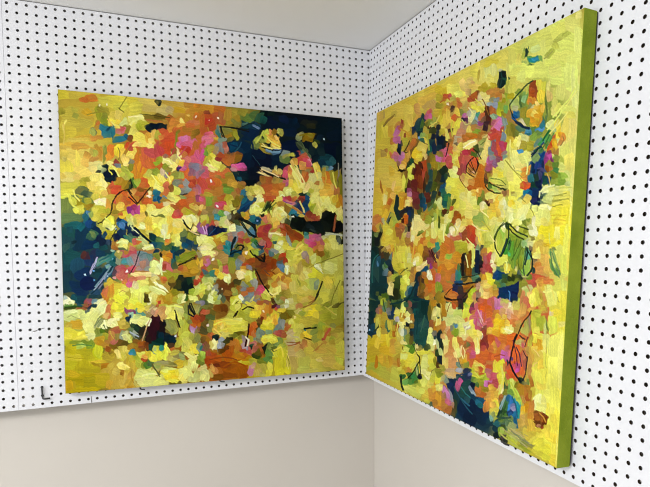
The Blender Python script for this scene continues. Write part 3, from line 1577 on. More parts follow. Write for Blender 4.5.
357 228 9 -1 0 14 15522932
384 215 9 1 -2 10 14727242
369 208 7 -4 3 7 13943914
376 233 6 3 -4 6 3616104
216 203 8 4 -5 8 15257702
219 221 9 1 -2 9 8158308
218 240 8 3 -4 13 8685612
214 267 8 -5 6 13 11056188
235 289 9 1 -2 13 10005564
213 313 8 3 -4 11 3162148
272 268 12 8 -5 8 13154374
275 256 8 5 -6 10 11841612
334 257 7 2 -4 11 9211012
319 250 7 -3 4 11 13153424
383 258 9 2 -3 11 10527812
342 241 11 -1 0 8 9210936
286 294 9 -2 1 10 14733390
326 288 7 -3 4 10 14471254
345 275 5 2 -6 13 14732366
333 303 9 -2 2 13 12607300
330 292 9 -4 2 7 13068100
399 284 10 6 -6 10 8950936
405 304 11 1 -2 10 8162440
390 301 11 -1 0 8 9206900
417 291 9 -5 5 10 11815982
428 315 11 3 -4 11 12085087
444 270 5 2 -5 11 12078129
389 324 13 -3 0 3 3157036
382 297 9 -2 1 6 12611133
351 326 14 5 -3 9 14473322
367 321 9 3 -3 9 13159506
416 323 11 2 -2 10 12347957
348 306 7 -4 5 10 8673066
329 319 9 1 -2 12 12873277
300 328 11 2 -2 11 1925754
292 321 7 2 -3 9 2454149
278 317 7 1 -2 13 9208880
274 327 7 1 -2 11 15522976
220 324 8 7 -7 9 13342796
253 315 17 4 -2 7 8673054
213 332 7 -2 2 7 12354881
241 330 13 -1 0 8 12082986
263 326 9 3 -4 11 11360042
489 156 12 -4 3 11 11049016
473 177 8 4 -4 7 7113780
462 146 8 1 -2 10 13653104
477 139 12 0 -1 6 13658252
504 163 8 1 -3 14 10519644
542 152 8 -3 4 13 12614243
537 141 8 1 -3 12 10836801
514 191 11 3 -3 8 9384238
524 178 11 4 -3 8 11358250
472 209 11 4 -5 11 11052092
495 220 13 8 -3 5 15525000
480 217 9 7 -3 3 15260832
487 228 12 5 -3 7 14467200
491 236 11 2 -1 4 14733452
527 222 8 5 -7 11 12628034
572 219 12 7 -5 9 13395084
567 227 12 0 0 6 12353929
456 242 5 3 -6 11 8941692
523 250 14 2 -2 8 13330229
511 255 11 2 -2 6 10517560
571 282 12 2 -2 10 12884021
474 321 13 4 -3 8 11050036
587 259 8 2 -2 6 2119269
591 291 12 3 -3 10 9464872
675 258 11 -1 1 12 9856810
683 237 24 7 -2 4 14205056
692 218 22 6 -2 5 11839624
702 149 12 3 -2 4 6061204
607 311 12 4 -3 8 2119287
599 307 10 2 -2 10 3238526
674 296 6 -2 6 15 13944930
623 314 12 1 -1 8 12893270
582 304 7 -5 6 10 10379054
699 311 13 -1 0 8 12347185
736 122 11 -3 2 12 14199876
723 123 8 -4 4 7 14463034
732 147 17 0 -1 8 6586524
727 156 15 -4 1 4 5009552
779 160 22 -4 1 6 11578432
766 165 11 -7 3 5 9999436
832 148 7 -1 0 11 3959916
883 110 9 -2 1 10 10789956
950 198 9 2 -3 8 6852776
891 161 13 -4 3 10 927023
841 156 12 -6 5 9 12081981
863 180 5 -3 8 12 13863324
859 189 8 3 -4 10 12603487
792 189 6 -4 7 10 13939798
832 203 13 1 -1 8 13076804
877 214 10 -6 4 7 10369329
884 194 8 -4 6 11 14470226
726 214 5 0 -1 13 13943928
722 231 10 3 -4 10 13411408
730 239 19 3 -1 3 11100989
783 219 9 1 -3 15 13597249
765 258 13 1 -1 8 12083050
836 229 8 3 -6 12 12875313
831 276 10 3 -3 8 14998656
786 265 9 1 -2 13 14203978
751 309 12 5 -4 8 14211192
795 303 9 -2 1 8 11053120
830 306 15 3 -2 8 1322028
844 292 9 -1 1 8 14473348
853 279 8 4 -8 14 14468220
894 260 11 3 -3 8 10841653
908 268 9 1 -2 15 13943906
866 291 9 5 -6 9 11055164
954 274 8 -4 6 11 13606996
968 278 7 -2 3 10 11822920
983 220 3 1 -9 23 9203800
5 350 9 4 -2 5 13949002
28 353 5 -2 5 15 13684818
12 514 11 -8 4 8 2906192
23 455 10 0 -1 11 1723990
35 496 8 -3 1 5 1125690
81 399 7 4 -3 7 5274776
80 436 9 3 -4 11 1722750
94 471 7 -4 5 10 7111752
105 510 10 -3 2 9 2121317
126 517 10 -5 3 7 1329487
140 498 6 4 -6 9 3229018
130 472 6 6 -7 9 1524065
84 377 13 -4 2 9 9730076
41 393 8 5 -3 6 14210126
60 396 8 1 -1 9 12894278
81 358 10 -4 3 10 11050032
105 346 10 -1 0 11 12893254
129 360 8 3 -4 12 14999712
105 361 7 1 -1 6 15789252
142 371 8 1 -3 17 13339957
101 391 8 2 -3 11 13419598
138 393 9 -5 4 10 11053104
100 417 9 4 -4 11 13154374
90 406 6 -3 3 10 9478224
128 409 10 3 -3 9 12363828
147 479 10 -3 2 11 10785828
152 419 8 -3 4 12 14736458
134 435 9 0 -1 11 14211182
151 446 9 -6 3 6 14999708
144 442 9 -2 1 7 13685882
161 464 6 2 -4 11 11053108
165 430 3 -1 2 15 9208868
184 369 11 0 -1 11 14202954
166 393 10 -1 0 8 9206824
201 384 7 1 -2 15 13341749
194 399 12 -3 1 9 14208062
187 407 9 -6 4 6 14465082
180 400 7 -2 1 5 12345137
163 359 5 0 0 9 12606269
186 441 8 -5 5 10 5011624
176 419 6 3 -3 7 1716563
200 441 7 0 -1 13 1322319
164 479 9 -6 5 9 926017
199 483 8 -3 3 11 3961952
189 494 9 6 -4 7 15000720
192 509 10 4 -2 7 14210154
160 517 10 1 -1 8 10643246
167 506 5 1 -2 7 12093757
216 349 8 7 -6 7 12344102
248 344 9 5 -4 9 9654310
227 345 9 -2 1 11 11367985
358 371 15 7 -3 7 10376994
296 342 10 -4 4 12 2124421
310 346 9 -3 2 11 1330800
325 341 7 3 -3 7 5013660
292 350 7 -3 2 5 1528442
321 349 10 -6 4 7 10517556
370 339 11 2 -1 6 14472286
389 335 11 2 -1 6 9214036
412 346 13 -2 1 10 12347957
439 337 9 -3 3 13 10504300
435 357 11 3 -3 9 11100977
328 362 11 -1 0 6 13681800
212 387 9 -1 0 13 9189496
237 387 7 0 -1 13 11815040
226 376 10 4 -3 7 10237024
219 395 5 0 0 11 12606596
265 397 5 -2 3 9 7365676
276 385 10 -4 4 11 14735466
287 397 13 -8 4 8 14737528
309 388 11 -4 2 7 14210166
313 404 12 5 -1 4 7107636
343 395 9 2 -2 12 14471270
336 380 6 -4 6 10 14999680
365 390 9 -4 3 9 12604492
373 406 6 4 -4 7 12862532
434 369 9 2 -2 8 13152342
388 382 8 -5 4 7 11834420
442 388 5 2 -5 11 10837802
426 408 8 -2 2 12 14475424
388 409 6 5 -5 6 15521936
425 448 8 5 -6 10 14733432
427 448 6 1 -3 10 15260812
246 440 11 6 -5 8 15001764
232 436 8 -4 4 10 14206038
294 437 9 1 -1 8 15264866
301 462 10 -5 4 9 13682754
319 458 6 -4 5 10 14475440
342 418 11 1 -1 12 14205002
357 453 9 -2 2 11 14206022
371 500 9 0 0 10 13685874
349 481 8 5 -6 10 13681738
211 441 7 -3 5 16 12370042
225 425 5 -1 1 11 11578448
208 406 6 -4 3 6 12894278
228 475 10 4 -4 11 793914
210 452 7 2 -3 11 1322323
242 486 10 4 -3 7 11582576
224 490 10 4 -4 11 7375952
210 482 8 -4 5 14 5010524
271 462 9 6 -5 8 13157470
275 474 5 1 -2 10 1514788
282 478 10 5 -5 10 1129789
285 505 11 2 -2 11 1527397
333 493 11 -3 2 9 12881205
330 489 7 0 0 6 13334069
325 516 14 4 -3 9 5008436
227 494 10 -4 3 9 12605260
238 494 9 -2 1 8 12873265
216 517 10 3 -2 7 12611163
241 509 8 -4 3 9 10002508
270 512 14 -5 3 9 14211196
390 508 11 2 -2 12 1132908
387 465 10 -6 6 10 7109696
409 476 9 2 -2 12 9736236
428 488 7 -4 5 10 7108660
440 488 9 -5 6 12 14211196
436 480 5 -3 3 7 14475412
443 515 12 1 -1 6 11053200
433 464 11 4 -2 6 5003312
450 340 7 3 -3 7 13393020
501 338 11 4 -4 11 10254384
517 334 11 3 -2 8 11625258
513 356 11 4 -2 6 13388912
541 369 12 2 -2 10 13152330
574 348 10 -4 4 11 8155168
598 330 9 -5 5 11 7105584
598 375 14 -9 4 7 930134
606 338 7 4 -7 11 2123379
644 333 8 1 -2 8 1916243
627 327 12 4 -3 8 10787924
669 332 10 1 -1 8 14999712
656 386 13 -2 1 8 13684846
694 352 6 2 -8 17 2109468
703 364 6 2 -7 15 2372636
681 381 8 -3 3 8 13949026
707 380 4 -2 4 9 13948002
454 372 9 4 -5 11 13674568
450 368 6 1 -2 8 14204006
461 388 11 4 -4 11 10255432
504 402 8 1 -1 10 4230300
524 390 11 4 -4 11 6068288
520 390 10 6 -4 7 7118916
540 389 8 0 -1 8 11844780
548 401 8 2 -3 10 9210988
540 422 10 -4 4 11 13418628
523 462 22 -11 2 4 12106820
560 442 10 -4 3 9 15527068
457 404 12 2 -1 8 12367954
456 428 10 -6 4 7 11041844
488 427 7 3 -5 11 12340277
504 427 8 0 0 10 12357731
456 463 10 -7 3 5 11038880
484 447 6 1 -2 14 3420488
531 448 12 2 -2 8 596029
569 380 11 -6 4 7 3946520
614 399 10 -4 4 11 12094508
602 388 10 -2 1 10 11047980
655 415 8 -3 3 12 1326430
605 420 8 6 -8 10 9478264
613 432 9 9 -6 6 11574372
605 424 8 6 -5 6 10528888
672 390 6 -2 2 8 1582108
663 464 13 -2 1 10 10631470
701 464 8 2 -3 12 12097644
705 464 6 1 -2 8 13150344
671 493 9 5 -7 11 10381923
697 435 12 -6 4 7 10498112
568 458 10 3 -2 8 9208960
551 478 11 4 -4 10 10516572
616 486 10 -4 3 10 10373169
645 498 8 3 -4 12 3172408
620 514 12 -4 2 8 12103732
637 506 7 -4 6 11 6851704
662 510 12 4 -3 8 1916246
604 515 10 -1 1 10 9205808
530 515 8 5 -4 7 2126451
575 511 10 -2 1 10 5529644
531 479 12 -1 0 12 12629062
452 475 9 2 -2 8 14474380
455 515 11 -5 3 7 14734488
514 513 11 -4 3 8 11824708
737 325 12 -4 3 8 14470242
720 321 8 1 -2 8 11818801
720 351 11 6 -4 7 13155402
755 322 6 1 -1 6 10381900
772 324 13 -2 1 8 11615545
759 328 7 4 -5 7 13127784
799 323 11 -7 5 7 11823669
821 330 11 3 -3 8 8141105
847 359 8 -5 7 11 1129825
825 360 8 7 -7 8 2831702
798 373 10 3 -3 8 3440796
807 386 7 4 -4 5 2121331
870 324 10 -5 5 9 14474358
907 357 8 4 -6 10 13683810
902 383 8 1 -3 15 14210168
892 383 9 -3 5 12 13155418
986 359 10 -6 5 7 13681778
873 444 13 4 -2 4 3161148
860 402 13 4 -2 6 10114865
847 398 6 -3 6 9 9132842
892 396 11 0 0 9 10635310
741 367 11 6 -6 9 13945954
758 387 7 5 -6 7 14211224
754 404 12 -5 4 10 12631168
762 404 6 -3 6 11 11052136
782 403 4 1 -3 17 9740416
771 414 11 6 -6 9 3948584
736 400 10 -5 6 11 14205018
749 430 8 3 -5 10 10112046
740 434 12 -5 2 6 11824720
753 459 12 -4 3 10 11360034
740 463 12 4 -2 6 14201966
718 447 11 -7 3 5 11826745
718 480 11 0 -1 10 11055184
772 484 5 -2 10 21 9214096
779 484 4 -2 7 15 7370844
844 464 9 1 -1 13 5016708
846 458 9 -1 1 6 2846309
718 493 9 1 -1 8 2840154
743 497 12 -4 4 10 14474400
761 501 11 3 -4 12 13156418
756 510 11 6 -5 9 13682754
796 501 8 3 -3 8 9480252
836 513 13 -4 3 8 13155394
882 466 13 4 -3 8 11819132
881 513 12 -6 4 8 12350009
909 491 8 -4 6 11 11361115
904 513 11 -3 3 10 12354884
923 482 8 -4 7 11 11577396
998 486 7 1 -4 13 1843216
919 469 11 -4 2 6 11579512
71 542 10 -2 1 11 4205620
64 539 9 -5 4 8 5517356
139 553 10 -4 2 7 4488316
142 576 11 -7 3 7 6064280
138 580 6 -4 2 5 7641228
124 572 8 -7 3 4 6054964
137 610 15 -19 4 4 2842227
148 587 9 -11 5 5 1718596
152 565 10 1 -1 11 2121313
156 542 8 4 -7 13 2846312
123 625 10 -13 2 2 9213092
113 643 7 -8 3 2 7106692
170 561 10 1 -1 11 8162420
194 557 8 4 -3 9 4755604
170 538 9 6 -6 10 10523720
195 531 7 2 -2 7 11369777
198 542 7 2 -1 6 12079191
169 603 10 -1 1 11 11363171
176 610 13 -6 4 9 12609367
189 633 9 -5 3 7 13070916
158 599 6 4 -5 10 6046800
126 662 7 1 -3 17 12610109
178 667 9 -5 5 10 14475354
189 656 11 1 -1 11 13418582
196 641 6 -4 4 7 12881201
142 700 11 -6 3 7 13149244
191 702 8 -4 4 9 12101696
88 695 15 -2 1 7 6587532
31 686 9 5 -4 10 1723990
74 695 9 4 -4 10 9129047
71 700 7 5 -3 5 10375244
5 681 6 1 -1 7 10268832
24 697 9 4 -2 7 14211224
7 696 9 -3 2 9 15000760
108 699 14 -8 4 8 13949088
118 703 10 -1 0 6 14473372
208 561 9 -2 3 15 7113876
211 588 12 1 -1 11 12864608
207 599 10 4 -3 7 11356240
247 573 11 0 -1 12 10516580
273 546 10 -4 4 11 6063224
236 588 10 3 -2 7 9995396
265 588 11 -1 0 8 8949896
203 641 8 3 -4 11 13131908
243 619 14 -3 2 9 13338983
272 604 18 -3 1 6 14470276
221 609 11 6 -2 4 15520908
292 534 11 -1 0 12 7370796
296 531 9 -1 0 8 8686644
299 546 9 6 -5 8 7633964
310 538 4 1 -2 11 2369556
296 525 11 -1 0 6 931148
336 542 11 0 0 8 11824674
321 530 6 4 -4 7 11369766
283 592 10 -5 5 10 13160566
298 596 10 4 -4 11 14212240
310 565 6 -1 1 17 14476456
309 585 6 -4 8 15 14476456
290 616 14 10 -4 6 12894344
286 623 11 -7 4 7 13682804
320 585 6 1 -1 12 10371374
347 570 6 0 0 18 2907224
354 577 9 -3 4 11 5004340
420 534 11 -2 1 8 8158244
366 554 7 -3 4 11 6059056
373 585 11 -2 1 8 11097905
399 609 15 3 -1 8 10517536
433 566 7 -2 4 13 13674540
438 582 6 -1 2 12 11045936
439 538 7 -2 3 11 9208932
427 550 5 2 -3 9 7880998
353 613 10 5 -5 11 9738276
316 628 9 2 -2 12 11822890
320 624 7 -1 1 8 12607281
342 628 10 -5 4 9 9204772
406 629 11 -4 4 11 1849380
422 626 9 3 -2 8 5007416
224 645 9 5 -5 10 13682828
252 704 8 4 -3 9 12634182
293 643 9 10 -4 4 14738580
308 651 21 13 -2 4 15528132
312 655 20 14 -2 3 15264944
304 663 21 13 -2 3 14476428
278 658 10 4 -3 7 13159540
286 635 6 8 -4 4 14997624
327 651 10 4 -3 7 11044924
270 697 7 -1 1 12 14475416
258 689 8 -1 2 15 3945488
263 693 5 -3 6 10 4734992
285 693 9 0 -1 16 13157478
333 691 11 -2 2 12 11046952
356 672 10 -6 6 10 8683548
303 702 11 -2 2 11 13147192
348 699 11 -1 1 12 11308072
356 699 11 4 -3 9 10526768
382 696 9 -1 1 14 14475412
371 700 6 4 -6 10 11056212
394 693 5 2 -4 11 3955740
421 697 11 -2 1 10 14476404
409 697 7 4 -5 9 14212224
413 669 11 4 -3 9 10004532
429 670 9 2 -3 12 12371030
422 638 8 2 -2 8 4999204
430 634 10 -6 5 9 11814954
434 622 7 3 -3 7 13149280
426 642 8 0 0 6 10631462
405 709 11 -2 1 6 8422460
432 710 10 1 -1 6 7634032
455 526 11 2 -2 8 14736536
498 534 8 0 0 10 13149292
470 566 10 -6 5 9 12085384
454 558 7 -4 5 11 11826753
446 570 8 -1 2 12 14199868
538 528 10 6 -4 7 3966072
583 528 12 3 -2 6 1330785
582 583 9 4 -5 11 7109756
615 546 10 0 0 8 12094508
649 530 11 6 -5 9 10004544
664 530 12 -4 2 8 3628656
687 525 11 7 -3 5 10372149
704 534 9 0 -1 10 5009520
632 559 12 2 -2 10 10372123
699 613 10 -5 5 9 10836759
603 575 12 3 -2 8 11618338
596 587 10 1 -1 8 12881198
619 587 12 3 -2 8 9208960
623 585 8 -1 1 6 8158340
485 594 14 3 -2 8 12887088
477 586 11 -4 3 8 9208880
516 615 11 4 -4 11 13943870
533 599 12 -3 3 10 12080980
517 591 6 -1 2 12 11051080
536 623 10 2 -2 12 15001764
544 636 6 -1 2 12 13159544
532 611 9 5 -3 5 13945962
598 600 8 3 -3 8 14205030
614 625 10 -3 4 12 12366914
643 642 10 4 -5 11 9737356
593 665 12 4 -3 10 7634044
601 682 12 -1 1 10 11626293
580 661 9 5 -5 9 9658142
552 652 12 -3 2 10 6569999
539 680 13 5 -4 9 9725996
560 669 7 -3 4 9 10525764
481 602 10 1 -1 8 3437652
481 606 12 2 -1 10 3964008
465 614 11 -4 3 9 6586444
496 627 7 3 -2 6 11056244
449 610 7 -3 3 7 10371370
461 602 10 2 -1 8 4349541
457 630 11 3 -3 12 11056212
470 659 6 1 -2 10 14210184
452 654 11 -4 4 11 13158478
448 670 11 -4 4 11 13684810
446 682 7 -4 4 7 13154378
492 659 12 0 0 12 9213064
495 675 7 3 -5 11 8161400
487 679 10 7 -6 10 12106832
479 707 11 5 -2 5 13950096
483 675 5 1 -2 12 14212248
507 696 5 3 -6 10 9742464
459 710 10 6 -4 7 5004348
447 710 9 -3 2 8 8158340
499 712 10 3 -2 8 9741396
647 683 11 0 0 10 10835799
685 659 11 -5 5 9 6571023
613 707 12 -5 4 10 8160376
651 696 8 1 -1 8 10257484
702 676 8 2 -3 16 13683810
689 701 13 3 -2 10 13157450
676 696 8 -4 6 11 11579452
659 717 12 4 -2 8 11098922
588 698 8 10 -5 4 15528144
592 706 6 2 -4 9 14475424
559 714 13 5 -3 8 12632130
600 715 10 3 -2 8 7636080
630 703 3 2 -9 12 13157486
613 720 11 7 -3 5 13945922
717 525 11 7 -5 7 8160384
743 525 12 -6 3 6 13420672
752 538 8 -3 3 8 11813147
720 601 11 2 -3 12 8141071
738 559 10 3 -3 10 8670242
751 593 9 1 -1 11 5537928
738 567 13 -2 1 6 5005400
818 542 12 -6 2 4 12364852
831 538 8 3 -5 12 10521724
847 555 9 2 -3 13 10517600
840 576 11 7 -5 7 9996332
890 555 9 0 0 13 11579460
762 587 7 3 -4 10 14475432
764 601 9 1 -1 11 13684856
786 597 9 -2 3 14 12367962
724 601 12 -4 4 10 11568176
754 661 13 3 -2 10 13344859
750 627 8 -4 4 7 11365930
715 651 13 -3 3 10 12354865
714 689 9 6 -6 9 13418578
853 598 8 -4 5 10 12628050
890 583 14 -2 1 9 13157504
885 579 8 3 -3 6 14474412
899 592 10 9 -2 2 14475440
862 589 6 -4 4 5 12891198
889 646 7 1 -2 11 8951916
812 645 4 -1 6 16 9473076
838 671 12 7 -5 7 13156454
865 706 12 7 -5 7 12095552
732 698 11 -6 5 9 8684592
762 686 12 4 -4 10 10521652
749 707 12 6 -4 7 10517568
762 720 9 2 -2 10 14475440
710 714 6 -3 7 11 4993048
83 888 7 5 -5 10 11578400
121 913 12 -1 1 7 11366935
117 920 9 -1 0 5 10381079
93 909 11 9 -2 3 9732120
141 918 11 -5 3 9 12100672
155 938 11 5 -4 11 12100680
176 944 7 2 -2 11 10120738
173 890 9 7 -6 9 12364860
161 878 7 -2 5 17 14469226
163 878 5 0 1 11 14733430
169 913 9 -2 1 6 14997618
190 926 7 0 0 10 14207066
150 995 10 -4 4 9 11834424
189 995 8 -3 4 11 12096564
129 857 9 0 0 9 10378026
142 869 10 -1 1 6 9202720
199 996 10 -3 2 7 11041824
221 990 6 -4 7 12 12100688
255 931 14 6 -3 9 12106844
240 926 9 6 -5 10 12370006
230 906 9 6 -6 10 11055164
226 917 8 -5 5 10 10790968
209 877 12 3 -2 9 4752524
205 873 7 0 0 6 5016732
219 890 9 -2 3 11 10002480
238 879 11 -1 1 8 13159510
248 892 10 4 -2 7 13939798
248 888 8 -3 2 5 13603901
256 880 7 1 0 12 12623920
244 903 7 2 -1 6 11355170
259 912 8 4 -3 7 8665371
244 922 10 -5 4 9 7109668
255 923 10 -4 5 11 5011496
266 916 9 2 -2 11 5008444
238 864 11 -1 1 10 8669218
216 860 12 -1 1 8 9396006
260 865 9 0 0 10 1854524
274 866 9 2 -1 12 2638904
274 901 11 -2 3 11 14472262
281 874 7 -1 2 12 10530928
304 868 7 1 -1 10 2852730
314 896 11 4 -3 11 13422658
322 873 5 -2 5 11 14475350
333 874 9 0 0 12 10840622
337 870 7 2 -2 8 11363118
348 887 13 -8 4 7 11576388
359 899 13 0 0 6 8157252
375 888 13 1 0 6 7368764
374 904 11 2 -1 10 9740380
332 929 15 -8 3 5 8421436
288 926 10 5 -3 9 9213004
306 935 6 0 0 8 11052092
366 931 11 -1 1 8 13151280
386 925 9 -1 2 12 12102716
332 941 24 0 0 5 13948022
313 947 11 3 -1 6 13685870
324 972 11 -2 2 12 13944878
339 985 20 6 -1 6 14471242
347 970 15 3 0 4 14202926
377 952 15 -1 1 8 14212212
400 962 9 -3 4 12 13685874
431 989 6 5 -7 10 12105832
413 875 11 5 -3 7 14208066
394 882 9 -3 4 11 13157450
387 873 7 4 -4 7 12368970
433 880 5 -3 4 7 8688764
432 908 8 0 0 12 8164396
428 924 7 3 -2 8 7109676
380 992 11 1 0 6 13419614
444 893 8 -1 1 12 10532932
441 933 10 7 -4 7 7107624
443 949 17 -3 2 8 12631154
442 982 9 5 -5 11 13422710
455 962 11 -4 5 11 13158522
474 968 8 -1 3 16 12100688
463 923 12 1 0 12 10372115
487 943 18 0 0 6 7155987
486 961 10 -5 6 11 11826745
478 952 6 -2 4 12 12881988
596 990 13 -6 4 8 9126923
617 925 11 7 -5 7 10844686
596 938 18 4 -1 6 11838500
601 885 10 4 -2 8 9210004
624 886 6 -1 2 8 1850412
635 893 8 4 -5 11 12085847
639 919 14 9 -4 7 3425295
656 890 13 3 -2 10 10379046
673 896 5 -1 4 12 1317904
626 934 12 -3 3 10 10263604
617 975 8 0 1 13 11824777
630 951 7 4 -6 11 12096624
663 992 12 5 -3 8 11051084
694 910 7 -4 7 11 7111748
681 934 9 -5 6 11 5799992
698 944 6 3 -4 9 7640120
693 960 9 1 0 13 13419590
684 993 10 5 -4 7 13156406
516 886 10 2 -2 12 6305804
568 893 9 -5 6 11 10843682
488 878 12 2 -1 6 14209164
508 879 11 -5 3 8 8158320
460 882 11 4 -3 10 8673077
444 877 10 2 -1 8 5008468
466 882 6 1 -1 8 10376260
892 947 10 -4 4 9 13416558
894 950 7 2 -2 5 13153378
934 933 35 2 0 2 10785856
944 885 14 -3 3 9 10520624
736 868 11 -6 5 7 8162360
14 706 13 1 0 6 5799992
27 716 25 1 0 3 3949592
50 707 10 6 -2 5 2117214
67 712 8 -7 5 7 9129017
53 717 15 -2 1 4 10379065
77 712 4 3 -5 9 1320257
91 709 8 0 0 7 1520961
12 780 10 2 -2 11 12100668
19 791 18 5 -1 7 12892218
52 804 13 -5 3 9 14471238
41 815 15 -7 2 5 13680706
11 813 12 1 0 11 13419590
61 812 8 3 -1 5 14734426
11 828 13 0 0 9 11053088
34 831 18 3 -1 7 8162344
64 831 15 2 -1 7 7374892
81 839 9 6 -5 10 7901228
54 841 10 -2 2 7 11321432
44 848 10 1 0 7 10530884
139 718 9 -1 1 11 12351041
128 744 8 3 -3 9 13150308
156 715 10 5 -4 10 14210110
152 734 8 -4 4 9 12888120
162 742 9 -1 1 6 14474362
189 750 6 4 -3 7 12099636
193 731 5 -1 3 11 9192560
194 758 5 1 -2 9 1322312
100 773 6 4 -8 14 10527848
122 774 7 5 -6 9 14475412
144 764 10 -2 1 9 14999712
155 775 8 -4 5 10 14474380
179 769 10 4 -3 9 12627016
186 785 8 4 -3 7 11047992
127 789 7 1 -1 11 3425308
113 796 13 -8 3 7 5008408
133 793 9 6 -5 8 6054944
99 799 8 -1 1 11 7898164
154 794 15 -4 2 9 10837817
158 802 10 -2 1 8 10376249
144 809 10 4 -4 10 11631940
140 820 8 -3 3 9 11367993
150 836 9 -5 4 8 11101004
129 835 8 3 -3 11 10843697
108 837 9 5 -4 8 11369758
122 846 9 -5 4 8 11041836
164 818 10 -2 2 11 9206844
175 818 7 3 -4 11 9215108
187 819 9 -1 2 15 12632184
191 812 7 -2 3 11 12369018
132 858 10 4 -2 7 9392155
185 842 9 6 -4 8 6048792
185 861 8 -4 4 9 13154390
161 875 7 0 1 15 14469226
209 717 9 -6 5 8 14471230
259 726 11 -2 2 11 13154386
241 729 10 -5 3 7 13944902
205 732 11 1 0 6 9193584
219 736 6 4 -3 5 7879788
240 745 13 0 0 6 6067324
208 747 10 -5 4 9 9220248
201 755 4 2 -4 11 1322312
215 767 11 1 -1 11 13949068
267 771 4 2 -4 11 15526072
229 752 9 0 0 6 11582580
281 723 11 1 -1 12 10521692
284 739 9 7 -6 10 11306088
262 746 9 0 0 8 9471056
294 718 7 0 0 8 10379061
302 747 9 6 -6 10 12620887
291 743 5 2 -4 11 13337951
313 759 8 5 -6 10 12884052
366 762 9 1 -1 10 13948002
218 790 13 6 -3 9 2111528
211 782 8 -4 3 7 3688492
298 763 6 4 -4 7 4200480
317 775 5 1 -2 11 922649
267 862 11 2 -1 12 1854516
334 859 11 -2 2 10 4994080
221 813 10 8 -4 5 9214076
203 797 8 5 -4 6 6058052
203 827 9 -1 2 15 11580496
199 823 5 2 -3 9 12632178
228 821 9 6 -4 6 3947556
242 845 9 3 -2 7 9851927
216 855 12 2 -1 9 9728028
202 854 10 -4 4 9 10517540
209 874 12 3 -2 9 2850426
205 878 7 -2 2 6 4229276
231 868 10 3 -2 7 9397019
253 854 7 3 -3 11 7682323
342 808 10 -4 3 9 8423488
328 784 5 -3 8 16 9211984
373 778 8 0 1 12 11580488
360 856 11 3 -3 11 11052088
389 759 6 -1 3 12 10003524
404 779 9 -4 3 7 7631932
427 764 8 -5 5 9 10371358
434 789 6 2 -3 8 11820830
415 792 10 -1 1 8 11819806
411 807 8 2 -2 10 11567272
409 817 5 0 0 8 12099768
426 812 11 -4 3 8 8154184
434 805 5 3 -3 7 8673081
426 840 11 -2 3 12 8158276
407 831 8 -1 2 12 10000444
433 865 7 4 -5 11 8162396
330 878 7 0 0 6 11100970
414 871 7 -2 4 12 14470210
405 891 10 0 1 10 13420626
401 903 18 13 -3 5 13948024
285 867 11 3 -2 11 13420602
282 867 7 -1 1 10 10531944
304 868 7 3 -3 11 2917488
322 870 5 -3 8 14 14475350
307 888 8 5 -6 10 13159486
248 892 10 5 -2 5 13603901
263 885 7 2 -2 11 12625968
348 887 15 0 1 8 11576388
446 769 10 0 0 10 9124123
458 747 16 -2 1 7 11362109
451 745 8 2 -2 6 11818041
477 787 9 4 -4 11 8158268
575 729 9 -4 4 9 13158490
621 727 14 3 -1 6 12892226
629 756 8 -2 3 8 14208046
650 757 10 -2 3 10 14206010
671 770 13 0 1 10 12351025
538 777 12 3 -2 8 13158490
599 809 9 -5 5 9 13156430
517 801 5 3 -4 9 14469222
497 824 16 4 -2 8 12625992
578 830 20 3 -1 7 6049808
586 841 15 -6 2 6 8158244
557 835 14 -3 2 8 7105568
541 847 12 -1 1 8 2892816
532 854 12 -6 5 9 3947540
520 862 7 -4 5 9 4474908
552 864 11 5 -4 9 11364902
548 884 10 0 0 12 10835735
573 886 12 1 0 10 11366946
481 827 7 3 -3 7 11363118
492 840 9 4 -4 11 793888
488 836 8 3 -3 8 1584172
504 869 10 2 -2 12 10002596
516 866 7 4 -3 7 9211012
486 858 8 3 -3 10 14999708
476 867 8 2 -2 12 13154398
448 874 7 4 -5 11 8669268
440 873 4 3 -6 8 2846309
460 874 11 -3 4 12 8150068
449 841 10 -5 5 9 7098400
464 895 10 -1 2 10 10374190
636 802 9 -4 6 11 12345122
632 835 7 -3 6 11 11627057
598 854 8 -2 5 16 9206912
595 879 7 -4 7 11 11048084
610 863 8 0 1 12 10844775
662 783 7 4 -7 11 7680275
653 786 10 -2 2 10 7097372
652 857 11 7 -4 7 8156248
700 780 8 -2 4 12 14202946
679 796 12 5 -3 8 14208074
700 809 9 -1 1 13 13155378
691 830 13 0 0 8 7375976
691 847 13 -7 4 7 13684822
673 858 13 0 0 6 13417534
699 868 6 2 -2 6 13157438
639 890 12 5 -3 10 10378049
622 880 6 3 -5 9 1854516
677 884 5 1 -2 10 1317912
699 885 6 3 -6 11 9212988
685 910 8 3 -3 12 6063160
647 907 11 -6 5 9 6050836
634 915 10 4 -2 6 3949588
589 895 12 0 0 8 10830890
512 890 12 -2 2 10 6305804
714 734 12 -4 3 8 4987940
731 737 13 1 0 8 8146020
722 745 8 4 -3 6 12339253
742 748 17 2 -1 8 14204986
753 731 15 -2 1 8 11054192
762 734 8 -4 3 6 12896416
717 793 8 -3 5 12 12882990
819 764 11 7 -6 9 9212988
717 827 7 5 -6 9 6325360
725 836 12 4 -3 10 11358276
747 846 11 0 0 9 10377009
765 817 8 3 -6 14 11361066
761 804 7 0 0 9 10379065
778 796 8 -3 4 10 13683810
764 868 13 -3 2 5 11051104
831 846 10 -4 5 10 14203950
849 856 10 6 -5 7 13939766
822 854 9 3 -3 10 12098608
909 868 9 -1 1 6 10830137
913 881 8 4 -3 6 11041844
951 817 13 5 -3 8 8159296
822 889 8 5 -7 11 10843713
712 861 11 0 0 13 13156414
712 856 9 0 0 8 13683786
720 878 9 0 0 8 8162376
711 894 10 -5 5 10 6057000
746 884 11 -2 2 8 10002492
151 115 3 1 -5 10 1720661
191 48 1 -2 7 5 6973472
146 35 2 0 0 3 15526608
122 38 3 0 0 4 14210200
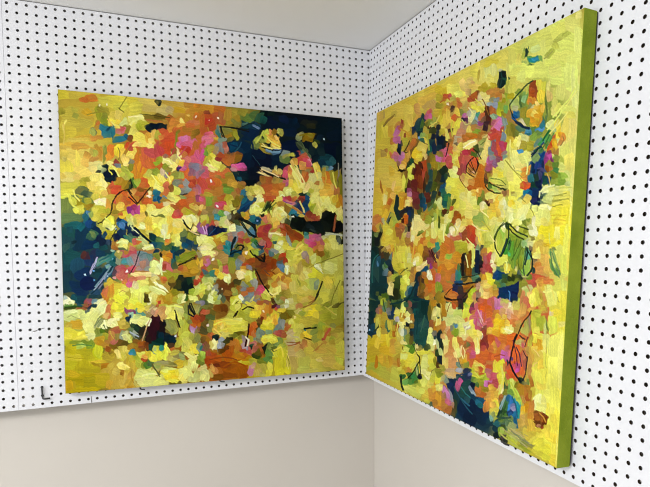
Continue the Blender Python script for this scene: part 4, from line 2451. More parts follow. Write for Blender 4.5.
308 10 5 -2 2 5 6972468
438 46 3 0 0 3 15787200
410 44 4 -2 2 3 14202966
378 107 5 -9 3 1 9075748
515 44 4 0 0 4 16047296
483 55 2 0 0 2 14854040
920 89 3 0 0 3 12111064
372 241 5 1 -1 4 2833750
486 274 3 0 0 4 16314600
649 280 4 0 0 4 14735480
886 119 5 0 -1 6 11840584
164 449 2 0 0 2 10533088
272 338 6 3 -2 3 15525064
280 505 4 0 0 4 14738636
505 364 4 -2 2 4 16314608
573 380 6 -3 2 5 12631150
653 413 3 0 0 3 7377088
791 393 4 0 0 3 14738640
156 554 5 1 -1 6 1132879
145 599 13 -18 1 1 7112852
68 607 3 0 0 3 11587824
96 594 4 0 0 3 6857944
95 623 2 0 0 3 6332624
137 612 2 0 0 2 10535128
152 553 2 0 0 3 5281968
153 526 5 2 -1 4 9482384
170 529 3 0 0 4 14730362
196 598 4 -2 1 4 16051428
182 623 2 0 0 3 15257776
158 618 5 -1 1 5 13340809
297 651 6 5 -2 3 12104796
301 707 6 0 0 5 12074282
437 630 5 2 -2 6 12865589
490 554 5 1 -2 5 16051416
609 532 5 1 -1 5 16051408
520 662 3 0 0 3 14205072
445 618 6 1 -1 5 12864554
172 947 5 0 0 5 9132827
580 935 6 -1 1 4 12629050
614 888 4 1 -1 6 11821911
72 727 6 -3 2 5 5530716
120 785 4 -2 2 5 15000740
288 727 7 -2 1 4 13942924
354 827 4 0 0 4 13162716
465 794 4 0 0 4 13942952
670 753 4 0 0 4 16048312
500 846 4 0 0 4 1123627
484 880 4 2 -3 7 14736540
624 885 4 2 -3 5 1061924
792 778 5 1 0 5 14207096
831 829 5 1 0 3 2913384
202 13 -8 12 -1.1 -0.7 7301668 2
190 35 -5.3 10 -1.2 -0.6 7301668 2
255 56 8 -0.6 -0 1.3 4867096 2
273 55 11 -0.4 -0.1 1.3 4867096 2
292 56 10 1 -0.2 1.3 4867096 2
311 58 9 1.2 -0.3 1.3 4867096 2
334 59 15 0.1 -0.1 1.3 4867096 2
529 75 10 -0.6 -0.1 2.7 1450783 2
550 74 13 -0.3 -0.2 2.7 1450783 2
573 74 12 0.8 -0.5 2.7 1450783 2
593 76 11 1 -0.5 2.7 1450783 2
615 77 13 0.6 -0.4 2.7 1450783 2
524 87 1.9 13 -2 0.5 1714730 2
528 105 3.2 6 -1.8 1 1714730 2
615 61 13 -7 0.8 1.8 1911338 2
638 52 11 -2.5 0.3 2 1911338 2
735 -76 0 0 0 0 67083 2
181 183 3.5 8 -1.2 0.7 7365676 2
183 197 -1.1 8 -1.3 -0.1 7365676 2
180 211 -3 6 -1.2 -0.6 7365676 2
180 330 5.8 -5.4 1.1 1.4 2104344 2
190 322 5.9 -3.4 0.7 1.6 2104344 2
201 317 5.9 -2.4 0.5 1.8 2104344 2
213 324 7 8 -1.3 1.4 3942424 2
646 180 8 10 -0.9 0.8 2443603 2
661 197 6 8 -0.9 0.7 2443603 2
671 219 9 8 -1.7 1.7 2104348 2
688 232 9 5.1 -1.3 2 2104348 2
705 240 9 4 -1.1 2.1 2104348 2
683 128 7 6 -1.3 1.4 13682802 2
696 136 7 2.9 -0.9 1.7 13682802 2
708 140 7 1.1 -0.5 1.8 13682802 2
694 126 9 7 -0.9 1.1 2898988 2
708 134 7 1.7 -0.5 1.3 2898988 2
723 132 9 4.9 -1.2 1.8 14733426 2
740 137 9 0.4 -0.3 2.1 14733426 2
807 205 7 9 -1.6 1.2 8162364 2
818 222 5 9 -1.8 1 8162364 2
827 238 4.2 8 -1.8 0.9 8162364 2
981 194 0.5 18 -2.1 0.2 8158324 2
982 220 0.1 9 -2.1 0.2 8158324 2
164 348 -5.8 8 -1.5 -1.2 1318173 2
156 367 -2.1 12 -1.9 -0.3 1318173 2
152 389 -3 12 -1.8 -0.4 1318173 2
143 407 -7 7 -1.3 -1.4 1318173 2
128 422 -8 8 -1.2 -1.5 1318173 2
115 432 -5.8 3.2 -0.8 -1.8 1318173 2
160 465 -7 13 -1.5 -0.9 1711400 2
150 484 -3.9 7 -1.5 -0.9 1711400 2
147 500 -0.2 10 -1.7 0 1711400 2
215 349 8 8 -1.2 1.4 1318176 2
228 361 5.7 5 -1.2 1.5 1318176 2
249 346 -7 10 -1.4 -1 1514781 2
238 362 -5 6 -1.3 -1.2 1514781 2
394 434 7 9 -1.7 1.4 1842200 2
405 446 5.3 4.3 -1.3 1.7 1842200 2
417 437 -3.3 8 -1.7 -0.7 2893848 2
412 446 -2.4 2.5 -1.3 -1.4 2893848 2
413 454 9 4 -0.7 1.6 12363888 2
427 462 6 4.2 -1 1.5 12363888 2
227 447 9 9 -2 2.1 793885 2
240 460 5.8 5.8 -1.9 2.2 793885 2
251 471 6 5.9 -1.9 2.2 793885 2
267 486 11 10 -1.8 2.3 793885 2
218 448 7 8 -1 1.1 12898468 2
232 461 7 5.9 -0.9 1.2 12898468 2
259 517 8 -5.2 0.8 1.4 14738600 2
274 509 8 -4.2 0.7 1.5 14738600 2
667 383 5.8 -5.7 1.1 1.1 2896924 2
677 373 4.7 -4.7 1.1 1.1 2896924 2
455 441 3 7 -1.6 0.7 13674704 2
460 455 1.9 9 -1.7 0.5 13674704 2
466 443 2 9 -1.7 0.5 13146312 2
468 458 0.3 8 -1.7 0.1 13146312 2
481 461 6 -6 0.9 0.9 2839162 2
493 449 6 -6 0.9 0.9 2839162 2
599 410 16 4.2 -1.4 4.8 1580056 2
626 421 14 8 -2.6 4.4 1580056 2
642 438 4.7 12 -4.7 1.9 1580056 2
597 428 6 10 -1.9 1.3 1124648 2
612 449 10 13 -1.8 1.4 1124648 2
633 467 13 6 -1.1 2 1124648 2
645 436 3.1 13 -2.2 0.6 1121565 2
647 460 -1.3 12 -2.3 -0.2 1121565 2
631 468 11 5.7 -0.9 1.6 1121568 2
648 473 7 -0.5 0.1 1.8 1121568 2
686 500 2.2 7 -1.3 0.4 4988976 2
683 512 -4.6 7 -1.2 -0.8 4988976 2
664 510 -7 -9 1.5 -1.1 3158048 2
653 497 -5.6 -5.6 1.3 -1.3 3158048 2
566 479 -5.8 8 -2.2 -1.5 1121572 2
558 497 -3.5 11 -2.6 -0.7 1121572 2
554 514 -0.1 8 -2.7 0 1121572 2
571 482 -2.3 9 -1.7 -0.4 1121576 2
564 498 -5.6 9 -1.5 -0.9 1121576 2
575 510 4.6 -5.7 1.6 1.3 1842204 2
585 503 7 -1.2 0.3 2 1842204 2
595 506 4.5 4.6 -1.5 1.4 1842204 2
598 515 -1.3 4.8 -2 -0.5 1842204 2
761 337 7 4.3 -1.1 1.6 8146052 2
779 342 12 1.8 -0.4 1.8 8146052 2
800 362 12 8 -2.9 3.9 10842681 2
819 374 9 6 -2.9 3.9 10842681 2
966 398 -2.8 16 -4.1 -0.5 8670254 2
961 427 -2.8 17 -4.1 -0.5 8670254 2
810 512 9 -6 2.2 3 14469222 2
825 502 8 -6 2.5 2.9 14469222 2
100 559 -6 12 -1.3 -0.8 11052228 2
90 578 -3.7 9 -1.3 -0.7 11052228 2
84 593 -2.9 7 -1.4 -0.7 11052228 2
106 568 -3.7 8 -0.8 -0.5 7109780 2
99 581 -2.8 5.9 -0.8 -0.5 7109780 2
176 664 5.6 -4.8 0.6 0.8 10844733 2
186 662 4.7 2.1 -0.4 1 10844733 2
246 538 5.8 -4.1 0.6 1.1 5008492 2
261 535 9 1 -0.1 1.3 5008492 2
276 542 7 6 -0.8 1 5008492 2
236 537 -5 13 -1.6 -0.7 1908008 2
228 561 -4 12 -1.7 -0.6 1908008 2
219 582 -5.2 9 -1.5 -0.9 1908008 2
210 598 -4.7 8 -1.5 -1 1908008 2
381 569 12 -5.1 0.6 1.6 1316880 2
404 557 12 -7 0.8 1.5 1316880 2
419 549 4.5 -1.1 0.4 1.7 1316880 2
385 571 12 -4.6 0.4 1 12631146 2
404 562 8 -4.5 0.5 1 12631146 2
630 532 7 9 -2 1.5 1316884 2
645 546 9 7 -1.6 2 1316884 2
665 559 12 7 -1.3 2.2 1316884 2
677 542 -1.3 9 -2.8 -0.3 1578004 2
676 558 -0.1 8 -2.8 -0 1578004 2
653 544 9 -2.2 0.4 1.8 4996140 2
670 539 9 -3.4 0.6 1.7 4996140 2
655 615 7 15 -1.7 0.8 2366484 2
669 644 7 15 -1.7 0.8 2366484 2
683 668 7 9 -1.5 1.1 2366484 2
696 684 6 8 -1.5 1.1 2366484 2
684 603 7 7 -1 1 4998196 2
694 612 4.6 3.5 -0.9 1.1 4998196 2
682 667 8 9 -1.4 1.2 1580048 2
698 685 9 9 -1.4 1.3 1580048 2
577 710 -5.7 4.3 -1.1 -1.4 4738068 2
569 717 -2.5 3.5 -1.5 -1 4738068 2
918 562 15 -4.5 0.6 1.8 7367720 2
948 552 17 -5.7 0.7 1.8 7367720 2
975 543 11 -3.9 0.7 1.8 7367720 2
994 536 9 -3.2 0.7 1.8 7367720 2
867 582 14 -8 0.6 1 8156204 2
892 570 12 -4.4 0.5 1.1 8156204 2
885 594 10 9 -1.4 1.3 10526796 2
902 608 9 5.9 -1.2 1.5 10526796 2
889 593 10 5.9 -1.1 1.6 13159568 2
905 605 7 7 -1.5 1.3 13159568 2
975 654 -8 16 -1.9 -0.8 7105568 2
960 685 -8 16 -1.9 -0.8 7105568 2
948 715 -5.1 16 -2 -0.6 7105568 2
954 649 4.6 16 -1.5 0.4 9473076 2
958 680 -0.2 16 -1.6 -0 9473076 2
903 655 -5.7 14 -3.1 -1.1 1317396 2
892 680 -6 13 -3 -1.4 1317396 2
882 700 -4.5 10 -3 -1.3 1317396 2
900 664 -7 14 -1.8 -0.8 2895900 2
872 714 -8 5.7 -1.6 -1.9 9658154 2
858 723 -8 4.5 -1.4 -2 9658154 2
18 954 14 1.5 -0 1 8681484 2
42 955 10 0.1 0 1 8681484 2
23 881 14 2.5 -0.1 1 9207824 2
50 884 14 0.2 0 1 9207824 2
32 997 8 0.2 0 0.8 8943631 2
48 997 9 0.1 0 0.8 8943631 2
69 997 12 -0.4 0.1 0.8 8943631 2
204 952 0.5 14 -1.4 -0 10516512 2
208 973 2.9 8 -1.3 0.4 10516512 2
275 928 3.8 8 -1.4 0.7 5526572 2
283 942 4.8 8 -1.3 0.9 5526572 2
292 955 4.9 7 -1.3 1 5526572 2
294 957 1.1 -6 1.4 0.4 5000224 2
297 948 2.2 -4.2 1.3 0.8 5000224 2
763 930 1.7 9 -1.2 0.1 7367712 2
767 948 2.1 10 -1.2 0.2 7367712 2
759 953 2.1 11 -1.2 0.1 13945954 2
763 970 2.2 7 -1.2 0.3 13945954 2
814 885 6 6 -1.6 1.4 10381881 2
823 899 3.5 10 -2.1 0.6 10381881 2
874 910 10 -7 1.1 1.3 10119737 2
893 895 10 -9 1.2 1.3 10119737 2
773 875 12 2.9 -0.3 1.4 8674364 2
793 877 9 -0.1 0.1 1.4 8674364 2
808 876 6 -1.3 0.4 1.4 8674364 2
16 743 7 -3.6 0.5 1.1 9738332 2
30 744 7 4.2 -0.5 1.1 9738332 2
43 750 7 2.3 -0.3 1.2 9738332 2
96 769 3.8 -8 1 0.6 7107652 2
105 754 5.5 -8 0.9 0.8 7107652 2
105 774 2.8 -7 0.9 0.4 7634000 2
113 761 4.6 -7 0.8 0.6 7634000 2
142 805 1.7 8 -1.3 0.3 12099648 2
147 819 3.6 6 -1.1 0.7 12099648 2
264 734 5.8 -5.9 0.7 0.8 13153408 2
275 724 5.9 -4.9 0.6 0.8 13153408 2
261 782 -5.9 14 -1.3 -0.6 9200704 2
252 805 -4 10 -1.3 -0.6 9200704 2
243 827 -5 13 -1.3 -0.6 9200704 2
355 753 1.8 13 -2.1 0.3 2104340 2
360 775 3.9 11 -1.9 0.7 2104340 2
365 790 1.4 5.7 -2 0.5 2104340 2
398 727 -1.2 9 -2.5 -0.4 1316900 2
398 743 0.9 9 -2.5 0.2 1316900 2
408 756 10 5.8 -1.2 2.3 1316900 2
408 730 4 11 -2.4 0.9 1514784 2
416 747 4.2 8 -2.2 1.2 1514784 2
571 750 -4.7 4.4 -1.4 -1.5 1841164 2
562 761 -4.6 8 -1.7 -1.1 1841164 2
599 737 8 -5.1 1.1 1.7 3418138 2
613 732 8 -0.2 0.1 2 3418138 2
628 736 8 4.3 -1 1.8 3418138 2
528 803 3.3 -6 1 0.5 11047988 2
534 805 3 9 -1 0.3 11047988 2
613 818 -0.2 14 -3.2 -0.2 3413018 2
609 842 -3.6 13 -3.1 -0.9 3413018 2
603 867 -2.9 13 -3.1 -0.8 3413018 2
806 761 4.8 -7 1.2 0.8 13153400 2
817 753 7 -2 0.4 1.4 13153400 2
938 758 10 6 -1 1.4 12630102 2
957 771 10 7 -1.1 1.3 12630102 2
935 747 9 -4.8 0.8 1.3 12366930 2
947 739 3.9 -3.5 1.1 1.1 12366930 2
917 740 7 3.8 -0.7 1.3 7631916 2
931 741 8 -3.3 0.7 1.3 7631916 2
771 873 12 1.1 -0.1 1.6 8870698 2
790 876 9 1.9 -0.3 1.6 8870698 2
806 875 7 -2.6 0.7 1.6 8870698 2
842 824 14 -1 0.3 2.8 2374680 2
868 823 15 -0.4 0.2 2.9 2374680 2
837 862 9 4 -0.9 1.9 6044692 2
851 868 8 2.1 -0.5 2.1 6044692 2
930 838 -8 10 -4.1 -3.1 11622197 2
917 857 -7 12 -4.5 -2.4 11622197 2
935 835 -5.1 8 -1.6 -0.9 13147260 2
928 847 -2.7 4.8 -1.6 -0.8 13147260 2
883 905 7 -9 1.8 1.4 10647089 2
899 891 10 -6 1.3 1.8 10647089 2
762 921 3.4 7 -1.3 0.5 13944926 2
766 931 1.2 3.8 -1.4 0.3 13944926 2
223 89 4.4 -7 2.3 1.5 14473338 2
235 79 9 -4.5 1 2.7 14473338 2
250 72 8 -3.7 0.9 2.8 14473338 2
224 67 12 -2 0.1 2.1 15261848 2
246 65 12 -0.3 -0.2 2.2 15261848 2
163 95 5.9 5.9 -1.7 2 14471274 2
176 101 8 1.5 -0.6 2.5 14471274 2
152 90 5.6 8 -1.6 1.4 14200906 2
159 101 2 4.4 -1.8 1.1 14200906 2
90 71 7 -2.8 0.5 2 9208872 2
104 66 9 -2.9 0.4 2 9208872 2
120 62 9 -1.1 0 2.1 9208872 2
134 60 7 -0.4 -0.1 2.1 9208872 2
15 116 0.3 7 -1.9 0.3 13152338 2
15 131 0.1 9 -1.9 0.2 13152338 2
15 151 -0.6 11 -1.9 0.1 13152338 2
13 169 -0.6 9 -1.9 0 13152338 2
45 189 6 -1.9 0.3 2 13147196 2
59 185 9 -2.5 0.3 2 13147196 2
74 182 8 -1.5 0.2 2.1 13147196 2
90 181 9 1.1 -0.4 2.1 13147196 2
104 184 6 1.9 -0.7 2 13147196 2
133 188 -1.4 12 -1.9 -0.1 9208880 2
134 211 2 12 -1.9 0.5 9208880 2
332 208 10 1.5 -0.5 2.2 15526048 2
348 215 6 6 -1.5 1.7 15526048 2
355 213 6 8 -2.1 1.7 14998650 2
359 229 -2.3 9 -2.5 -0.5 14998650 2
372 183 2 9 -2.1 0.7 15260808 2
379 199 6 8 -1.8 1.5 15260808 2
370 123 -1.1 13 -2.6 0 8160296 2
366 147 -3.6 13 -2.5 -0.5 8160296 2
396 165 -7 9 -2.1 -1.5 12340311 2
383 182 -7 9 -2 -1.5 12340311 2
358 176 -4.4 9 -1.9 -0.9 12336452 2
350 189 -4.5 4.9 -1.5 -1.5 12336452 2
249 207 2.2 8 -2.4 0.9 13329205 2
252 222 1.6 9 -2.4 0.7 13329205 2
250 243 -4.3 13 -2.3 -0.7 13329205 2
233 224 1 8 -2 0.5 12876334 2
234 239 0.7 9 -2 0.3 12876334 2
233 260 -2.2 13 -2 -0.2 12876334 2
217 288 1.8 9 -2 0.6 1318173 2
217 306 -2.2 11 -2 -0.3 1318173 2
291 273 8 12 -1.8 1.3 15526012 2
294 297 -4.3 13 -2 -0.6 15526012 2
335 258 6 8 -1.7 1.4 15261818 2
343 274 2 9 -2.1 0.6 15261818 2
165 248 7 12 -2 1.5 14211186 2
176 267 3.8 8 -2.2 1.3 14211186 2
202 246 8 3.8 -0.9 2 11579464 2
214 257 5.8 8 -1.7 1.4 11579464 2
529 75 9 -0.6 -0.1 2.3 1579032 2
548 74 11 -0.3 -0.2 2.3 1579032 2
571 76 13 2 -0.6 2.3 1579032 2
595 79 12 2.1 -0.6 2.3 1579032 2
616 83 11 1.9 -0.6 2.3 1579032 2
527 85 2.1 9 -2.2 0.7 1581084 2
533 103 4.3 11 -2.1 1 1581084 2
608 96 9 5.1 -1.6 2.5 730433 2
625 107 10 7 -1.9 2.3 730433 2
637 123 3.4 10 -2.7 1.1 730433 2
641 140 1.1 9 -2.8 0.6 730433 2
704 108 9 9 -2.1 2.2 14734434 2
721 120 9 4.7 -1.6 2.6 14734434 2
737 128 8 3.7 -1.4 2.6 14734434 2
698 94 7 7 -2.1 2.2 14200898 2
713 105 10 6 -1.8 2.4 14200898 2
688 135 16 3.3 -0.7 2.3 14997624 2
715 138 12 -0.1 -0.2 2.4 14997624 2
735 138 10 -0.6 -0.1 2.4 14997624 2
688 141 16 4.6 -0.7 1.8 1121565 2
715 145 12 -0 -0.2 1.9 1121565 2
735 145 10 -0.6 -0 1.9 1121565 2
702 148 12 4.7 -1.3 2.7 7114920 2
728 151 17 -2.1 0.1 2.8 7114920 2
678 85 -5 10 -2.6 -1 12107856 2
668 102 -6 9 -2.3 -1.4 12107856 2
657 118 -5.9 8 -2.3 -1.5 12107856 2
743 70 2.6 5 -2.7 1.5 10002504 2
750 79 5.2 4.6 -2.1 2.2 10002504 2
837 78 15 -3.6 0.5 2.8 8155156 2
865 76 15 1.1 -0.6 2.9 8155156 2
819 114 7 5.9 -1.8 1.9 5004348 2
833 126 8 7 -1.9 1.8 5004348 2
847 140 7 8 -2 1.7 5004348 2
859 152 5.5 6 -2 1.7 5004348 2
661 214 7 3.8 -1.5 2.5 1579032 2
676 222 10 4.8 -1.5 2.6 1579032 2
693 230 9 4.4 -1.4 2.6 1579032 2
711 238 10 4 -1.3 2.7 1579032 2
732 244 13 3.4 -0.9 2.8 1579032 2
755 250 11 2.4 -0.8 2.8 1579032 2
687 224 16 5.8 -1 2.2 14206092 2
712 233 11 4.5 -1.1 2.2 14206092 2
730 241 9 3.8 -1.2 2.2 14206092 2
789 206 5.4 8 -2.6 1.7 14736516 2
800 223 7 10 -2.6 1.7 14736516 2
813 242 7 10 -2.6 1.7 14736516 2
824 259 5.5 8 -2.6 1.7 14736516 2
797 232 4.7 9 -2.7 1.5 14473330 2
806 249 5.2 10 -2.8 1.4 14473330 2
815 271 4.8 14 -2.9 1.1 14473330 2
812 213 5.7 8 -2.2 1.4 15522960 2
823 230 7 10 -2.2 1.4 15522960 2
836 253 7 14 -2.3 1.2 15522960 2
882 206 4.9 14 -3 1.1 14472298 2
891 232 4.9 14 -3 1.1 14472298 2
927 230 2.4 14 -3.1 0.7 13081657 2
926 257 -2.8 15 -3.1 -0.3 13081657 2
959 223 0.9 9 -2.7 0.4 14210138 2
961 241 1.5 11 -2.7 0.5 14210138 2
967 264 5 14 -2.6 0.9 14210138 2
489 208 9 9 -2.3 2.4 14736482 2
508 219 11 3.9 -1.2 3.1 14736482 2
477 221 9 8 -1.9 2.1 14475388 2
497 231 13 2.4 -0.7 2.7 14475388 2
478 167 4.3 9 -2 1.2 11053112 2
478 184 -4.6 9 -2 -0.9 11053112 2
821 165 10 -5.5 1.1 2.1 12340285 2
845 163 15 3.7 -0.8 2.4 12340285 2
570 140 13 3.5 -0.8 2.3 929103 2
593 147 11 3.7 -0.9 2.2 929103 2
582 152 9 -10 1.6 1.5 2118248 2
595 134 4.8 -10 2.1 0.9 2118248 2
123 318 6 -2.5 0.7 2.4 14999674 2
133 318 6 1.9 -0.8 2.5 14999674 2
108 356 10 -4.6 1 2.7 15522992 2
125 357 10 6 -1.5 2.6 15522992 2
40 335 3.4 12 -2.2 0.9 14210146 2
50 354 7 8 -1.7 1.8 14210146 2
31 366 5.2 12 -2 1.2 13684822 2
44 383 9 5.9 -1.2 2.2 13684822 2
140 421 8 8 -1.7 1.9 14212198 2
149 440 1.7 13 -2.4 0.5 14212198 2
152 450 6 -2.3 0.6 2 14738580 2
161 444 4.2 -4.5 1.4 1.5 14738580 2
174 334 -8 9 -1.4 -1.5 1318173 2
161 354 -6 13 -1.8 -0.9 1318173 2
154 374 -1.5 9 -2 -0.3 1318173 2
152 390 -0.8 8 -2 -0.1 1318173 2
213 330 5.7 10 -1.8 1.2 2104348 2
223 346 5.3 7 -1.6 1.4 2104348 2
232 358 4.7 5.7 -1.6 1.5 2104348 2
275 310 -4.6 5.8 -1.6 -1.3 2104348 2
265 323 -6 8 -1.6 -1.3 2104348 2
253 339 -7 10 -1.6 -1.3 2104348 2
241 355 -5.6 8 -1.6 -1.2 2104348 2
244 440 6 -2.4 0.6 2.1 15263912 2
255 442 6 4.3 -1.2 1.8 15263912 2
176 495 10 -3.5 0.7 2.5 14738576 2
193 497 8 5.6 -1.4 2.2 14738576 2
258 514 10 -4.4 0.9 2.4 14738592 2
275 508 8 -2.3 0.6 2.6 14738592 2
224 444 4.3 6 -2.3 1.9 925992 2
233 455 6 7 -2.2 2 925992 2
245 468 7 7 -2 2.3 925992 2
257 480 7 6 -1.9 2.4 925992 2
271 491 8 5.7 -1.6 2.6 925992 2
239 488 10 2.1 -0.5 2.6 11582580 2
256 496 8 6 -1.5 2.1 11582580 2
121 555 10 -6 1 1.8 2121317 2
139 544 10 -6 1 1.8 2121317 2
115 569 11 -8 1 1.8 3440247 2
135 557 10 -5 0.8 1.9 3440247 2
102 640 6 -7 1.4 1.5 7377052 2
114 625 8 -9 1.5 1.4 7377052 2
126 609 5.2 -7 1.6 1.3 7377052 2
136 595 5.2 -8 1.6 1.2 7377052 2
144 582 3.8 -5.8 1.6 1.2 7377052 2
97 652 5.1 -6 1.1 1.2 9476272 2
108 639 7 -8 1.2 1.1 9476272 2
120 623 7 -9 1.2 1.1 9476272 2
131 607 5.2 -7 1.2 1 9476272 2
90 665 5.3 -5.5 1.3 1.6 1323329 2
101 653 7 -7 1.4 1.5 1323329 2
112 640 5.7 -7 1.5 1.4 1323329 2
121 629 4.4 -5.6 1.5 1.4 1323329 2
88 592 5.8 -12 1.4 0.8 11053256 2
98 571 3.9 -10 1.4 0.7 11053256 2
104 555 3.2 -8 1.4 0.7 11053256 2
307 566 -1.1 13 -2.5 -0.2 14476448 2
307 587 1.2 10 -2.5 0.4 14476448 2
310 603 1.4 8 -2.5 0.5 14476448 2
293 641 10 7 -1.1 1.9 15528136 2
312 653 10 7 -1.1 1.9 15528136 2
289 655 10 4.6 -0.8 2 15001768 2
310 665 12 7 -1 2 15001768 2
215 604 7 -1 0.3 2.6 15520908 2
230 602 10 -1 0.2 2.6 15520908 2
249 602 11 -0 -0 2.6 15520908 2
268 602 9 0.2 -0.1 2.7 15520908 2
330 436 3.9 13 -2 0.7 14211200 2
329 463 -4.4 15 -2 -0.6 14211200 2
321 463 3.3 7 -1.9 1.1 15000748 2
322 477 -1.4 9 -2.1 -0.3 15000748 2
273 389 8 4.1 -1 2 14474360 2
288 391 8 -2.4 0.5 2.1 14474360 2
286 403 6 2.1 -0.7 2.1 7106608 2
300 403 8 -2.4 0.5 2.1 7106608 2
405 402 9 -4.7 0.9 2 14474400 2
421 405 8 9 -1.6 1.6 14474400 2
391 425 6 11 -1.9 1.2 1842200 2
404 443 8 9 -1.6 1.6 1842200 2
412 455 9 4.3 -1 2 13152376 2
430 463 11 4.3 -0.9 2.1 13152376 2
372 557 7 -5.3 1.5 2.1 8162336 2
386 547 9 -6 1.4 2.3 8162336 2
403 538 10 -4.1 0.9 2.5 8162336 2
420 532 8 -2.8 0.8 2.6 8162336 2
380 572 15 -5.5 0.6 1.7 1315856 2
403 562 9 -4.7 0.7 1.6 1315856 2
419 554 8 -4.1 0.8 1.6 1315856 2
215 425 5.9 6 -1.5 1.6 13157490 2
222 436 1.9 7 -1.9 0.7 13157490 2
603 416 14 6 -1.1 2.1 1317916 2
624 426 9 5 -1.2 2.1 1317916 2
639 437 7 6 -1.6 1.8 1317916 2
647 458 1.1 16 -2.4 0.2 1317916 2
598 420 3.9 7 -2.1 1.1 924957 2
607 435 5.3 9 -2 1.3 924957 2
622 454 11 11 -1.7 1.7 924957 2
641 468 9 4.6 -1.2 2.1 924957 2
566 488 -7 16 -2.6 -1.1 793896 2
557 513 -2.9 10 -2.7 -0.7 793896 2
552 530 -2.1 9 -2.7 -0.6 793896 2
559 533 9 -4.7 1.2 2.5 794923 2
580 525 14 -4.6 0.8 2.7 794923 2
597 514 4 -7 2.5 1.3 794923 2
538 504 4.4 9 -2.1 1.1 2130818 2
544 520 2.1 9 -2.3 0.6 2130818 2
589 504 9 -1 0.2 2.3 1842204 2
600 508 2.4 5.9 -2.2 0.9 1842204 2
584 375 6 -5.5 1.8 2 1330803 2
597 364 9 -7 1.7 2.1 1330803 2
615 352 11 -7 1.4 2.4 1330803 2
635 340 10 -5.5 1.3 2.4 1330803 2
598 377 16 -7 0.9 2.1 931155 2
619 364 7 -7 1.7 1.6 931155 2
554 434 7 -2.5 0.7 2.2 15001768 2
565 436 5.6 4.6 -1.5 1.8 15001768 2
725 369 8 -7 2.1 2 14474368 2
741 366 10 4.5 -1.4 2.6 14474368 2
733 397 7 9 -2.4 1.8 13945954 2
749 399 10 -7 1.8 2.3 13945954 2
743 363 8 3.2 -1.1 2.2 14998680 2
756 375 7 9 -2 1.5 14998680 2
641 359 7 -7 2 1.9 15000732 2
654 356 7 4.6 -1.6 2.4 15000732 2
663 380 7 7 -2.1 2.1 14473338 2
676 381 8 -5.1 1.6 2.3 14473338 2
689 366 12 -12 1.7 1.6 2634776 2
710 344 10 -12 1.9 1.4 2634776 2
707 363 7 -10 1.9 1.4 7109676 2
721 348 7 -7 1.7 1.6 7109676 2
746 315 5.3 -4.2 1.5 1.8 14476452 2
755 314 5.2 3.8 -1.6 1.9 14476452 2
771 296 8 -4.2 1.1 2.1 14474368 2
783 296 5.2 3.8 -1.6 2 14474368 2
807 519 10 -10 1.8 1.7 14210130 2
823 504 8 -7 1.8 1.7 14210130 2
802 541 10 -4.8 1.1 2.2 14472290 2
821 530 10 -7 1.5 2 14472290 2
797 559 10 -4.8 1.1 2.2 13155398 2
816 550 10 -4.8 1.1 2.2 13155398 2
672 555 6 9 -2.1 1.3 1579028 2
679 550 1.2 -14 2.4 0.2 1579028 2
649 548 9 11 -1.9 1.5 1579028 2
668 562 12 3.3 -0.7 2.3 1579028 2
646 599 2.7 7 -1.8 0.7 2103316 2
652 614 3.8 9 -1.8 0.7 2103316 2
660 632 4.9 9 -1.7 0.9 2103316 2
671 650 7 10 -1.6 1.1 2103316 2
686 668 8 10 -1.5 1.2 2103316 2
699 684 5.9 7 -1.5 1.2 2103316 2
585 603 7 -2.4 0.8 2.7 14735520 2
598 606 7 4.9 -1.6 2.3 14735520 2
620 606 7 4.9 -1.6 2.3 13685866 2
628 619 2.3 10 -2.8 0.6 13685866 2
532 620 5 -2.4 1 2.1 14476448 2
540 624 4.5 7 -1.9 1.3 14476448 2
465 642 9 -4.4 1.2 2.5 13159540 2
480 646 7 9 -2.2 1.6 13159540 2
461 527 11 -2.3 0.6 3.1 14999688 2
484 529 13 4.5 -1.1 3.1 14999688 2
455 515 9 -2.3 0.5 2.2 15261848 2
472 517 9 4.5 -1 2.1 15261848 2
764 588 4.9 7 -2.1 1.3 15002820 2
766 603 -2.6 10 -2.4 -0.6 15002820 2
883 580 8 2.6 -0.9 2.3 14475428 2
898 593 7 12 -2.3 1.3 14475428 2
936 458 16 -2.7 0.5 2.9 11580568 2
962 457 13 1.6 -0.5 3 11580568 2
984 460 11 2 -0.7 3 11580568 2
964 405 -1.8 15 -2.7 -0.2 9654318 2
961 432 -1.2 15 -2.7 -0.1 9654318 2
746 440 8 4 -1.5 2.5 9389083 2
762 448 10 5.4 -1.5 2.5 9389083 2
781 459 11 6 -1.6 2.5 9389083 2
799 470 9 5.4 -1.7 2.5 9389083 2
773 475 2.4 10 -2.4 0.6 9740420 2
780 491 5 7 -2.1 1.4 9740420 2
734 501 10 3.3 -0.9 2.3 13158506 2
747 512 4.8 9 -2.2 1.2 13158506 2
710 458 12 -1.1 0.2 2.9 14736544 2
732 460 12 3.1 -0.8 2.8 14736544 2
826 346 7 14 -2.8 1.4 13944946 2
835 368 2.5 10 -3 0.8 13944946 2
880 312 4.7 9 -2.8 1.4 14473336 2
889 330 5.5 11 -2.8 1.4 14473336 2
901 352 7 14 -2.8 1.4 14473336 2
932 333 10 14 -2.2 1.5 14474368 2
949 360 8 14 -2.4 1.2 14474368 2
95 726 4.5 -7 1.9 1.5 14474384 2
104 712 5.7 -8 1.8 1.6 14474384 2
118 700 10 -6 1.2 2.3 14474384 2
115 737 8 -8 1.4 1.6 14475416 2
127 718 4.1 -12 1.9 0.7 14475416 2
99 771 5.9 -8 1.5 1.4 7897168 2
110 758 6 -6 1.4 1.6 7897168 2
109 776 5.9 -8 1.5 1.4 8423512 2
118 762 4.1 -6 1.6 1.3 8423512 2
124 768 1.8 9 -2.3 0.5 15001768 2
127 782 1.9 7 -2.3 0.7 15001768 2
142 765 6 4.7 -1.4 2.1 15000736 2
152 774 6 4.7 -1.4 2.1 15000736 2
212 761 7 1.3 -0.4 2.6 14212232 2
